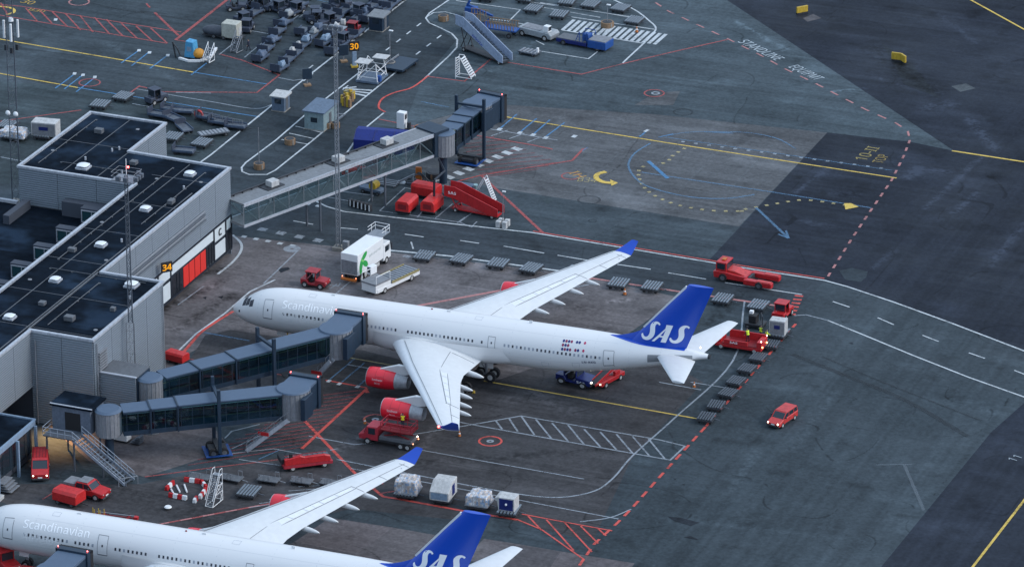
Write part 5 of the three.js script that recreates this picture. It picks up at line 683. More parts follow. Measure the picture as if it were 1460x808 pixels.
put(tug('small red tractor at the head of the dolly train', M.red), 1116, 452, 1125, 443).scale.setScalar(1.15);
// catering truck
{
  const t = thing('catering_truck', 'white box truck with green leaf print parked behind the airliner', 'truck'); const W = 1.25;
  nb().box(-4.3, 2.6, 1.15, 4.05, -W, W, 0.06).build('cargo_box', M.white, t); nb().box(-4.36, -4.3, 1.3, 3.1, -W + 0.1, W - 0.1).build('rear_shutter', M.grey, t); nb().box(-4.0, 4.6, 0.75, 1.1, -0.5, 0.5).build('chassis', M.dark, t);
  nb().prism([[2.8, 0.6], [4.75, 0.6], [4.8, 1.6], [4.55, 2.9], [2.8, 2.95]], 'z', -1.15, 1.15, 0.06).build('cab', M.white, t); nb().box(4.62, 4.76, 1.7, 2.6, -1.0, 1.0).build('windscreen', M.cabGlass, t); for (const s of [-1, 1]) { nb().box(3.2, 4.2, 1.75, 2.55, s * 1.16 - 0.02, s * 1.16 + 0.02).build('side_window', M.cabGlass, t); nb().box(4.4, 4.6, 1.9, 2.7, s * 1.42 - 0.07, s * 1.42 + 0.07, 0.03).build('mirror', M.dark, t); nb().bar([4.5, 2.6, s * 1.15], [4.5, 2.6, s * 1.4], 0.04).build('mirror_arm', M.dark, t); nb().box(-2.4, 1.6, 0.55, 1.0, s * 1.15 - 0.05, s * 1.15 + 0.05).build('side_guard', M.offwhite, t); for (const x of [-3.1, -2.05, 3.6]) wheel(t, x, s * 0.98, 0.5, 0.34); }
  const pl = nb(); pl.box(2.5, 4.7, 4.0, 4.08, -1.1, 1.1); pl.build('front_platform', M.galv, t); const r = nb(); for (const h of [0.55, 1.0]) r.rail([[2.6, 4.08 + h, -1.05], [4.65, 4.08 + h, -1.05], [4.65, 4.08 + h, 1.05], [2.6, 4.08 + h, 1.05]], 0.04); for (const [x, z] of [[4.65, -1.05], [4.65, 1.05], [3.6, 1.05], [3.6, -1.05]]) r.rod([x, 4.05, z], [x, 5.1, z], 0.04); r.build('platform_rail', M.white, t);
  for (const s of [1, -1]) { const o = lettering(2.6, 2.7, (x, w, h) => { x.fillStyle = '#2f9a4a'; const leaf = (a, b, c, d) => { x.beginPath(); x.ellipse(a, b, c, c * 0.5, d, 0, 7); x.fill(); }; leaf(w * 0.3, h * 0.55, w * 0.34, 1.9); leaf(w * 0.72, h * 0.62, w * 0.3, 0.6); leaf(w * 0.62, h * 0.2, w * 0.3, -0.5); leaf(w * 0.25, h * 0.85, w * 0.24, 1.3); x.fillStyle = '#7cc46a'; leaf(w * 0.5, h * 0.4, w * 0.12, 0.4); leaf(w * 0.35, h * 0.3, w * 0.1, 1.4); }, 'leaf_print', t); o.position.set(-2.85, 2.55, s * (W + 0.012)); o.rotation.y = s > 0 ? 0 : Math.PI; const q = lettering(3.2, 0.5, word('gate gourmet', '#b9c3c0', ''), 'lettering', t); q.position.set(0.3, 2.9, s * (W + 0.012)); q.rotation.y = s > 0 ? 0 : Math.PI; }
  put(t, 521, 387, 549, 367); lamps(t, -4.38, 0.85, 1.0, M.tailLamp, 'tail_light', 0.07); nb().box(-4.7, -4.3, 0.45, 0.7, -1.1, 1.1, 0.03).build('rear_bumper', M.orange, t);
}
// container loader: main deck, bridge deck, side cab
function loader(label, body, o = {}) {
  const t = thing('container_loader', label, 'loader'); nb().box(-4.2, 4.2, 0.45, 0.95, -1.25, 1.25, 0.05).build('chassis', body, t); nb().box(-4.1, 1.3, 0.98, 1.18, -1.2, 1.2).build('main_deck', M.galvDark, t); for (let i = 0; i < 9; i++) nb().box(-3.9 + i * 0.56, -3.6 + i * 0.56, 1.18, 1.24, -1.1, 1.1).build('roller', M.galv, t);
  nb().box(1.6, 4.6, 1.6, 1.8, -1.25, 1.25).build('bridge_deck', M.grey, t); nb().box(1.5, 4.5, 0.5, 1.58, -1.2, 1.2, 0.05).build('front_body', body, t); for (const s of [-1, 1]) { nb().box(-4.0, 1.4, 1.0, 1.32, s * 1.3 - 0.05, s * 1.3 + 0.05).build('side_rail', o.rail ?? M.yellowDark ?? (M.yellowDark = dirty(0.32, 0.27, 0.12, 0.6)), t); for (const x of [-2.6, 2.7]) wheel(t, x, s * 1.1, 0.42, 0.3); nb().bar([-2.5, 0.7, s * 0.9], [0.8, 1.0, s * 0.9], 0.14).build('scissor_arm', M.dark, t); }
  nb().box(1.3, 2.5, 1.8, 2.9, 1.3, 2.0, 0.06).build('cab', M.white, t); nb().box(2.5, 2.53, 2.1, 2.8, 1.4, 1.9).build('windscreen', M.cabGlass, t); nb().box(1.5, 2.3, 2.1, 2.8, 2.0, 2.03).build('side_window', M.cabGlass, t); const r = nb(); r.rail([[1.7, 1.8, -1.2], [1.7, 2.8, -1.2], [4.4, 2.8, -1.2], [4.4, 1.8, -1.2]], 0.05); r.rail([[2.7, 1.8, 1.2], [2.7, 2.8, 1.2], [4.4, 2.8, 1.2], [4.4, 1.8, 1.2]], 0.05); r.build('handrail', body, t); return t;
}
put(loader('white container loader with long roller deck beside the catering truck', M.white), 558, 406, 528, 420);
// towbarless pushback tractor
{
  const t = thing('pushback_tractor', 'low red pushback tractor with twin arms on the service road', 'tractor'); nb().prism([[-0.6, 0.4], [3.9, 0.4], [4.0, 1.2], [3.6, 1.35], [2.4, 1.35], [0.4, 1.15], [-0.6, 1.1]], 'z', -1.3, 1.3, 0.08).build('body', M.red, t); for (const s of [-1, 1]) { nb().box(-4.3, -0.4, 0.3, 1.0, s * 1.35 - 0.42, s * 1.35 + 0.42, 0.1).build('arm', M.red, t); nb().box(-4.1, -2.2, 1.0, 1.06, s * 1.35 - 0.34, s * 1.35 + 0.34).build('arm_cover', M.redPale, t); wheel(t, 2.6, s * 1.25, 0.55, 0.4, true); wheel(t, -2.6, s * 1.75, 0.5, 0.3, true); }
  nb().box(2.2, 3.7, 1.36, 2.55, -1.15, 1.15, 0.08).build('cab', M.red, t); nb().box(3.68, 3.73, 1.6, 2.4, -1.0, 1.0).build('windscreen', M.cabGlass, t); nb().box(2.17, 2.21, 1.6, 2.4, -1.0, 1.0).build('rear_window', M.cabGlass, t); for (const s of [-1, 1]) nb().box(2.4, 3.5, 1.6, 2.4, s * 1.15 - 0.02, s * 1.15 + 0.025).build('side_window', M.cabGlass, t); nb().box(2.7, 3.2, 2.56, 2.72, -0.4, 0.4, 0.05).build('light_bar', M.orange, t); nb().box(-1.0, 0.1, 0.45, 1.0, -0.8, 0.8).build('cradle', M.dark, t); nb().prism([[-0.4, 1.1], [2.2, 1.36], [2.2, 1.6], [1.2, 1.55]], 'z', -0.9, 0.9, 0.05).build('engine_cover', M.redPale, t); put(t, 1063, 401, 1024, 394); lamps(t, 4.0, 1.0, 0.9, M.offwhite, 'headlight');
}
// belt loader
function belt(label, body, o = {}) {
  const t = thing('belt_loader', label, 'loader'); nb().box(-2.4, 2.4, 0.4, 0.95, -0.95, 0.95, 0.08).build('body', body, t); for (const s of [-1, 1]) { for (const x of [-1.5, 1.5]) wheel(t, x, s * 0.85, 0.38, 0.25); nb().bar([-3.2, 0.8, s * 0.5], [3.8, o.up ?? 2.2, s * 0.5], 0.1, 0.28).build('boom_side', body, t); } const u = o.up ?? 2.2; nb().bar([-3.15, 0.82, 0], [3.75, u + 0.02, 0], 0.86, 0.08).build('conveyor_belt', M.dark, t); nb().box(0.4, 1.4, 0.95, 1.5, 0.55, 0.95, 0.05).build('seat_box', body, t); nb().bar([-0.5, 0.9, 0], [1.6, 1.5, 0], 0.16).build('lift_arm', M.dark, t); lamps(t, -2.42, 0.75, 0.7, M.head, 'headlight', 0.09); return t;
}
put(belt('red belt loader with lit lamps beneath the airliner rear fuselage', M.red, { up: 2.6 }), 866, 545, 886, 534);
put(tug('navy blue tractor with lit lamps beneath the airliner fuselage', M.navy, { name: 'cargo_tractor', lit: true }), 822, 546, 842, 551).scale.set(1.6, 1.15, 1.5); { const t = scene.getObjectByName('cargo_tractor'); sideText(t, 'SAS', '#dfe4f0', 0.8, 0.35, 0.8, 0.68, 0.78); }
// side loader with high red walls
{
  const t = thing('red_loader', 'red flatbed loader with white lettering and lit lamps beside the tailplane', 'loader'); nb().box(-3.1, 3.0, 0.45, 0.85, -1.15, 1.15, 0.06).build('chassis', M.red, t); nb().box(-2.2, 2.6, 0.86, 1.0, -1.1, 1.1).build('deck', M.redDark, t); nb().box(-1.9, 2.9, 0.95, 1.95, -1.2, -1.02, 0.04).build('side_wall', M.red, t); nb().box(-1.9, 1.2, 0.9, 1.5, 1.02, 1.2, 0.04).build('side_wall', M.red, t); nb().box(2.4, 3.05, 0.85, 1.7, -1.15, 1.15, 0.05).build('head_wall', M.red, t); nb().prism([[-3.7, 0.5], [-2.3, 0.5], [-2.3, 1.45], [-3.0, 1.4], [-3.6, 1.0]], 'z', -1.0, 1.0, 0.06).build('nose', M.red, t); for (const s of [-1, 1]) for (const x of [-2.3, 2.1]) wheel(t, x, s * 1.0, 0.42, 0.28); const o = lettering(1.1, 0.45, word('SAS', '#f0e4e4'), 'lettering', t, 90); o.position.set(-0.6, 1.2, 1.213); put(t, 1057, 497, 1095, 503); lamps(t, 3.08, 1.0, 0.85, M.amber, 'lamp', 0.11); lamps(t, 3.0, 1.85, 1.1, M.head, 'lamp', 0.08);
}
// passenger cars
function car(name, label, prof, glassY, o = {}) {   // prof: body side profile, o.cab: greenhouse profile
  const t = thing(name, label, o.cat ?? 'van'), w = o.w ?? 0.9; nb().prism(prof, 'z', -w, w, 0.07).build('body', o.mat ?? M.red, t); nb().prism(o.cab, 'z', -w + 0.1, w - 0.1, 0.06).build('greenhouse', M.cabGlass, t); nb().prism(o.roof, 'z', -w + 0.09, w - 0.09, 0.05).build('roof', o.mat ?? M.red, t);
  for (const p of o.pillars) for (const s of [-1, 1]) nb().bar([p[0], p[1], s * (w - 0.09)], [p[2], p[3], s * (w - 0.13)], 0.06, 0.1).build('pillar', o.mat ?? M.red, t); for (const s of [-1, 1]) { for (const p of o.pillars) nb().box(p[0] - 0.015, p[0] + 0.015, 0.42, prof[3][1] - 0.06, s * w - 0.012, s * w + 0.012).build('door_seam', M.redDark, t); nb().box(o.wx[1] + 0.5, o.wx[0] - 0.5, 0.34, 0.44, s * w - 0.02, s * w + 0.03).build('side_trim', M.dark, t); nb().box(-0.35, -0.15, prof[3][1] - 0.18, prof[3][1] - 0.13, s * w - 0.01, s * w + 0.035).build('door_handle', M.dark, t); for (const x of o.wx) wheel(t, x, s * (w - 0.1), o.wr ?? 0.33, 0.22); nb().box(o.mx, o.mx + 0.16, prof[3][1] + 0.05, prof[3][1] + 0.28, s * (w + 0.1) - 0.09, s * (w + 0.1) + 0.09, 0.03).build('mirror', M.dark, t); } const fx = Math.max(...prof.map(p => p[0])); nb().box(fx - 0.12, fx + 0.05, 0.28, 0.5, -w + 0.05, w - 0.05, 0.05).build('front_bumper', M.dark, t); lamps(t, fx - 0.06, o.hy ?? 0.72, w - 0.22, o.lit === false ? M.offwhite : M.head, 'headlight', 0.1); nb().box(fx - 0.04, fx + 0.012, 0.52, 0.66, -0.25, 0.25, 0.01).build('number_plate', M.white, t); const rx = Math.min(...prof.map(p => p[0])); for (const s of [-1, 1]) nb().box(rx - 0.02, rx + 0.06, 0.75, 1.1, s * (w - 0.12) - 0.06, s * (w - 0.12) + 0.06).build('tail_light', M.redDark, t); return t;
}
put(car('passenger_van', 'light red estate van with lit headlights alone on the open apron', [[-2.2, 0.3], [2.2, 0.3], [2.28, 0.75], [1.25, 1.0], [-2.2, 1.05]], 1, { cab: [[-2.12, 1.0], [1.15, 1.0], [0.45, 1.6], [-2.0, 1.62]], roof: [[-2.1, 1.58], [0.5, 1.56], [0.35, 1.7], [-1.95, 1.74]], pillars: [[1.15, 1.0, 0.45, 1.62], [-0.1, 1.0, -0.15, 1.62], [-1.25, 1.0, -1.25, 1.62], [-2.1, 1.0, -2.0, 1.62]], wx: [1.4, -1.4], mx: 0.8, cat: 'car', mat: M.redPale }), 1116, 602, 1098, 614);
{ const v = put(car('delivery_van', 'tall red van with lit headlights parked beside the glazed annex', [[-2.5, 0.35], [2.3, 0.35], [2.4, 0.95], [1.5, 1.25], [-2.5, 1.25]], 1, { w: 0.98, cab: [[-2.4, 1.2], [1.45, 1.2], [0.7, 1.95], [-2.35, 1.95]], roof: [[-2.5, 1.25], [-0.6, 1.25], [0.6, 1.93], [0.72, 2.0], [0.45, 2.15], [-2.45, 2.2]], pillars: [[1.45, 1.2, 0.7, 1.95], [0.35, 1.2, 0.3, 1.95]], wx: [1.6, -1.6], wr: 0.36, mx: 1.0, hy: 0.85 }), 57, 675, 56, 700); for (let i = 0; i < 5; i++) nb().box(-2.2, 0.3, 2.2, 2.23, -0.7 + i * 0.34, -0.62 + i * 0.34).build('roof_rib', M.redDark, v); v.scale.setScalar(1.05); }
{ const v = put(car('pickup_truck', 'red crew-cab pickup with grey cab roof beside the red box trailer', [[-2.6, 0.45], [2.4, 0.45], [2.5, 0.95], [1.2, 1.15], [-2.6, 1.15]], 1, { w: 0.95, cab: [[-1.0, 1.1], [1.15, 1.1], [0.6, 1.72], [-0.85, 1.75]], roof: [[-0.95, 1.7], [0.68, 1.68], [0.5, 1.8], [-0.8, 1.83]], pillars: [[1.15, 1.1, 0.6, 1.72], [0.05, 1.1, 0.0, 1.72], [-1.0, 1.1, -0.85, 1.72]], wx: [1.55, -1.6], wr: 0.4, mx: 0.7, cat: 'pickup', hy: 0.85, lit: false }), 124, 706, 155, 713); nb().box(-0.75, 0.5, 1.84, 1.9, -0.75, 0.75, 0.03).build('roof_panel', M.grey, v); nb().box(-2.5, -1.1, 1.16, 1.5, -0.85, 0.85, 0.05).build('bed_cover', M.grey, v); v.scale.setScalar(1.08); }
// red box trailers
function boxTrailer(label, grp) { const t = thing('box_trailer', label, 'trailer', grp); nb().prism([[-1.0, 0.55], [1.0, 0.55], [1.0, 1.65], [0.72, 2.0], [-0.72, 2.0], [-1.0, 1.65]], 'x', -1.7, 1.7, 0.05).build('body', M.redBright ??= dirty(0.66, 0.03, 0.03, 0.4), t); nb().box(-1.72, -1.68, 0.9, 1.6, -0.6, 0.6).build('rear_door', M.redDark, t); for (const x of [-1.0, 1.0]) for (const z of [-0.85, 0.85]) wheel(t, x, z, 0.32, 0.2, true); nb().bar([1.6, 0.5, 0], [2.7, 0.4, 0], 0.1).build('towbar', M.dark, t); nb().box(-1.65, 1.65, 0.42, 0.54, -0.9, 0.9).build('frame', M.dark, t); return t; }
put(boxTrailer('red box trailer pulled up to the red pickup truck'), 98, 717, 120, 723).scale.set(1.0, 0.9, 1.05); put(boxTrailer('red box trailer with chamfered roof by the red passenger stairs', 'red box trailers'), 580, 301, 590, 292); put(boxTrailer('red box trailer with chamfered roof by the red passenger stairs', 'red box trailers'), 616, 301, 626, 292); put(boxTrailer('red box trailer standing crosswise behind the pair of red trailers'), 608, 281, 640, 287).scale.set(1.1, 1, 1);
// passenger stairs
function stairsVehicle(label, body, text, tc, o = {}) {
  const t = thing('passenger_stairs', label, 'stairs', undefined), L = o.L ?? 7, H = o.H ?? 3.2;
  for (const s of [-1, 1]) nb().prism([[-L / 2, 0.5], [-L / 2 + 0.9, 0.5], [L / 2 - 1.4, H - 0.5], [L / 2, H - 0.35], [L / 2, H + 1.15], [L / 2 - 1.6, H + 1.15], [-L / 2, 1.6]], 'z', s * 0.95 - 0.05, s * 0.95 + 0.05).build('side_panel', body, t);
  const n = 15; for (let i = 0; i < n; i++) { const x = -L / 2 + 0.5 + (L - 2.1) * i / n, y = 0.5 + (H - 0.5) * i / n; nb().box(x, x + 0.36, y, y + 0.06, -0.88, 0.88).build('step', o.step ?? M.galvDark, t); } nb().box(L / 2 - 1.6, L / 2 + 0.3, H - 0.05, H + 0.05, -0.88, 0.88).build('platform', M.galv, t); nb().box(L / 2 + 0.02, L / 2 + 0.3, H, H + 1.0, -1.0, -0.85).build('head_fender', M.grey, t); nb().box(L / 2 + 0.02, L / 2 + 0.3, H, H + 1.0, 0.85, 1.0).build('head_fender', M.grey, t);
  nb().box(-L / 2 + 0.2, L / 2 - 1, 0.35, 0.5, -0.7, 0.7).build('chassis', o.ch ?? body, t); for (const s of [-1, 1]) { for (const x of [-L / 2 + 0.9, L / 2 - 1.6]) wheel(t, x, s * 0.8, 0.32, 0.2); nb().bar([L / 2 - 1.8, 0.5, s * 0.7], [L / 2 - 0.7, H, s * 0.7], 0.1).build('lift_strut', o.ch ?? body, t); nb().bar([L / 2 - 0.8, 0.5, s * 0.7], [L / 2 - 2.4, H - 0.8, s * 0.7], 0.1).build('lift_strut', o.ch ?? body, t); }
  if (text) sideText(t, text, tc, o.tw ?? 1.3, 0.6, o.tx ?? L / 2 - 1.2, o.ty ?? H + 0.25, 1.013, o.tr ?? 0); return t;
}
put(stairsVehicle('bright red passenger stairs with white lettering beside the red trailers', M.red, 'SAS', '#f2e6e6', { L: 8, H: 2.5 }), 676, 304, 640, 297);
{ const t = put(stairsVehicle('long pale blue passenger stairs with blue lettering near the looping road line', M.paleBlue2 ??= dirty(0.36, 0.44, 0.58, 0.5), 'NOVIA', '#2a3f9e', { L: 10, H: 4.2, tw: 2.6, tx: 0.3, ty: 2.6, ch: M.dark }), 690, 80, 650, 65); t.children.filter(c => c.name === 'lettering').forEach(o => { o.rotation.order = 'YXZ'; o.rotation.z = 0.47 * (o.position.z > 0 ? 1 : -1); }); }
// truck with a work platform under the engine
{
  const t = thing('platform_truck', 'dark red truck with raised work platform under the outer engine', 'truck'); nb().box(-3.4, 3.3, 0.55, 0.85, -0.85, 0.85).build('chassis', M.dark, t); nb().prism([[1.1, 0.6], [3.5, 0.6], [3.6, 1.15], [2.9, 1.4], [2.5, 2.35], [1.1, 2.4]], 'z', -1.05, 1.05, 0.08).build('cab', M.redDark3 ??= dirty(0.46, 0.03, 0.05, 0.45), t); nb().bar([2.95, 1.45, 0], [2.58, 2.25, 0], 1.7, 0.05).build('windscreen', M.cabGlass, t); for (const s of [-1, 1]) { nb().box(1.4, 2.3, 1.4, 2.2, s * 1.05 - 0.02, s * 1.05 + 0.025).build('side_window', M.cabGlass, t); for (const x of [2.4, -1.9, -2.8]) wheel(t, x, s * 0.92, 0.44, 0.3); }
  nb().box(-3.3, 0.9, 0.88, 1.35, -1.05, 1.05, 0.04).build('flatbed', M.midgrey, t); for (const s of [-1, 1]) { nb().bar([-2.9, 1.35, s * 0.6], [0.4, 2.15, s * 0.6], 0.12).build('scissor_arm', M.redDark, t); nb().bar([0.4, 1.35, s * 0.62], [-2.9, 2.15, s * 0.62], 0.12).build('scissor_arm', M.redDark, t); } nb().box(-3.3, 0.7, 2.18, 2.3, -1.1, 1.1).build('platform', M.redDark, t); const r = nb(); for (const h of [0.45, 0.95]) r.rail([[-3.25, 2.3 + h, -1.05], [0.65, 2.3 + h, -1.05], [0.65, 2.3 + h, 1.05], [-3.25, 2.3 + h, 1.05], [-3.25, 2.3 + h, -1.05]], 0.05); for (const x of [-3.25, -1.95, -0.65, 0.65]) for (const z of [-1.05, 1.05]) r.rod([x, 2.3, z], [x, 3.25, z], 0.045); r.build('platform_rail', M.redDark3, t); put(t, 555, 633, 521, 627); lamps(t, -3.45, 0.95, 0.8, M.tailLamp, 'tail_light', 0.08); nb().ball(-3.42, 1.35, 0.6, 0.09).build('work_lamp', M.head, t);
}
// red deck loader by the carts
{
  const t = thing('deck_loader', 'red deck loader with high side fairing beside the row of hoop carts', 'loader'); nb().box(-3.0, 3.0, 0.45, 0.85, -1.2, 1.2, 0.06).build('chassis', M.redDark3, t); nb().box(-2.9, 2.6, 0.86, 1.0, -0.75, 1.15).build('deck', M.galvDark, t); nb().prism([[-2.7, 0.85], [2.9, 0.85], [2.9, 1.7], [1.0, 1.95], [0.4, 1.75], [-2.0, 1.75], [-2.7, 1.5]], 'z', -1.25, -0.8, 0.06).build('side_fairing', M.red, t); for (let i = 0; i < 8; i++) nb().box(-2.6 + i * 0.62, -2.3 + i * 0.62, 1.0, 1.06, -0.7, 1.05).build('roller', M.midgrey, t); nb().box(-2.8, 2.4, 0.85, 1.05, 1.12, 1.28, 0.03).build('side_rail', M.redDark, t); nb().box(-1.2, 1.2, 0.5, 0.62, 1.28, 1.33).build('stripe', M.white, t); for (const s of [-1, 1]) for (const x of [-2.0, 1.9]) wheel(t, x, s * 1.05, 0.4, 0.26); nb().box(2.5, 3.2, 0.85, 1.5, -0.6, 1.2, 0.06).build('engine_box', M.dark, t); nb().box(1.9, 2.3, 1.7, 2.3, -1.15, -0.9, 0.04).build('operator_seat', M.black, t); const o = lettering(1.0, 0.32, word('SAS', '#f0e8e8'), 'lettering', t, 90); o.position.set(0.4, 1.5, -0.785); put(t, 436, 664, 405, 668);
}
// ================================================================ cargo
const filmTex = dataTex(128, (i, j) => { const a = vn(Math.floor(i / 9) * 3.7 + 5, Math.floor(j / 11) * 5.3), b = vn(i * 0.3, j * 0.3), k = a < 0.3 ? [150, 172, 200] : a < 0.5 ? [205, 188, 176] : a < 0.75 ? [214, 214, 216] : [188, 190, 196]; return k.map(v => cl(v + 40 * (b - 0.5))); }, true); filmTex.repeat.set(0.33, 0.33);
function uld(kind, label, px, py, deg) {
  const t = thing('cargo_container', label, 'container'); const y = 0.68;
  if (kind === 'box') { nb().box(-1.2, 1.2, y, y + 2.3, -0.8, 0.8, 0.05).build('shell', M.offwhite, t); for (const z of [-0.82, 0.8]) nb().box(-1.1, 1.1, y + 0.15, y + 2.1, z, z + 0.02).build('side_panel', M.grey, t); nb().box(-0.45, 0.45, y + 1.0, y + 1.6, 0.822, 0.83).build('emblem', M.navy, t); }
  if (kind === 'blue') { nb().prism([[-1.0, y], [1.0, y], [1.0, y + 1.65], [-1.0, y + 1.65], [-1.35, y + 1.55], [-1.35, y + 1.2], [-1.1, y + 1.1], [-1.0, y + 0.4]], 'z', -0.85, 0.85, 0.03).build('shell', M.offwhite, t); nb().box(-0.85, 0.85, y + 0.12, y + 1.5, 0.852, 0.87).build('door_curtain', M.navy, t); nb().ball(0, y + 0.85, 0.87, 0.16, 1, 10).build('emblem', M.white, t); }
  if (kind === 'slope') { nb().prism([[-1.5, y], [1.5, y], [1.5, y + 1.05], [0.2, y + 2.0], [-1.5, y + 2.0]], 'x', -1.2, 1.2, 0.06).build('shell', M.offwhite, t); nb().box(-1.0, 1.0, y + 0.15, y + 0.95, 1.5, 1.52).build('end_panel', M.paleBlue, t); nb().box(1.2, 1.22, y + 0.3, y + 1.6, -0.6, 0.3).build('side_panel', M.navy, t); }
  if (kind === 'wrap' || kind === 'flat') {   // film-wrapped load: a lumpy cushion
    const H = kind === 'wrap' ? 1.55 : 1.15, g = new THREE.BoxGeometry(2.7, H, 2.5, 14, 10, 14), p = g.attributes.position; for (let i = 0; i < p.count; i++) { let x = p.getX(i), yy = p.getY(i), z = p.getZ(i); const n = fbm(x * 1.5 + 20, z * 1.5 + yy * 1.3 + 9) - 0.5, n2 = vn(x * 4 + 7, z * 4 + yy * 4) - 0.5; const top = yy / H + 0.5; x *= 1 + n * 0.28 - 0.12 * top * top; z *= 1 + n * 0.28 - 0.1 * top * top; yy += (n * 0.5 + n2 * 0.16) * top; p.setXYZ(i, x + n2 * 0.07, yy, z + n2 * 0.07); } const g2 = mergeVertices(toPosOnly(g)); g2.computeVertexNormals(); g2.translate(0, y + H / 2, 0); nb().add(g2).build('wrapped_load', M.film ??= new THREE.MeshPhysicalMaterial({ color: col(0.8, 0.8, 0.8), map: filmTex, roughness: 0.35, clearcoat: 0.5, clearcoatRoughness: 0.25 }), t); const net = nb(); for (let i = 0; i < 5; i++) { const x = -1.0 + i * 0.5; net.rail([[x, y + 0.2, 1.36], [x * 0.9, y + H * 0.97, 1.15], [x * 0.9, y + H + 0.05, 0], [x * 0.9, y + H * 0.97, -1.15]], 0.02, 4); } net.build('cargo_net', M.galv, t); nb().box(-1.4, 1.4, y - 0.03, y + 0.05, -1.4, 1.4).build('pallet_sheet', M.galv, t);
  }
  const p = G(px, py); at(t, p.x, 0, p.z, deg); return t;
}
const cargoSpots = [['wrap', 'bulging film-wrapped pallet load nearest the crossed red lines', 582, 706, 8], ['slope', 'pale container with sloped end on the second cargo dolly from the crossed red lines', 632, 714, 3], ['flat', 'low netted film-wrapped pallet load between two containers', 684, 723, 4], ['blue', 'white container with blue front curtain at the end of the cargo row', 725, 732, 2]];
for (const [k, l, x, y, d] of cargoSpots) { uld(k, l, x, y, d); dolly(x, y, 'dolly carrying a load in the cargo row by the red hatched triangle', 'dollies under the cargo row', d); }
uld('box', 'pale tall container on a dolly behind the small red tractor', 1110, 481, 3).scale.set(0.85, 0.85, 0.9); dolly(1110, 480, 'dolly carrying the tall pale container beside the two workers');
uld('box', 'white-roofed container with dark blue side behind the pier corner', 65, 196, 8).scale.set(1.5, 0.85, 1.3); dolly(65, 196, 'dolly carrying the white-roofed container behind the pier').userData.group = undefined;
{ const t = uld('flat', 'grey tarpaulin-covered load beside the antenna mast', 20, 197, 6); t.scale.set(1.35, 0.75, 1); dolly(20, 197, 'dolly carrying the tarpaulin-covered load by the antenna mast'); }
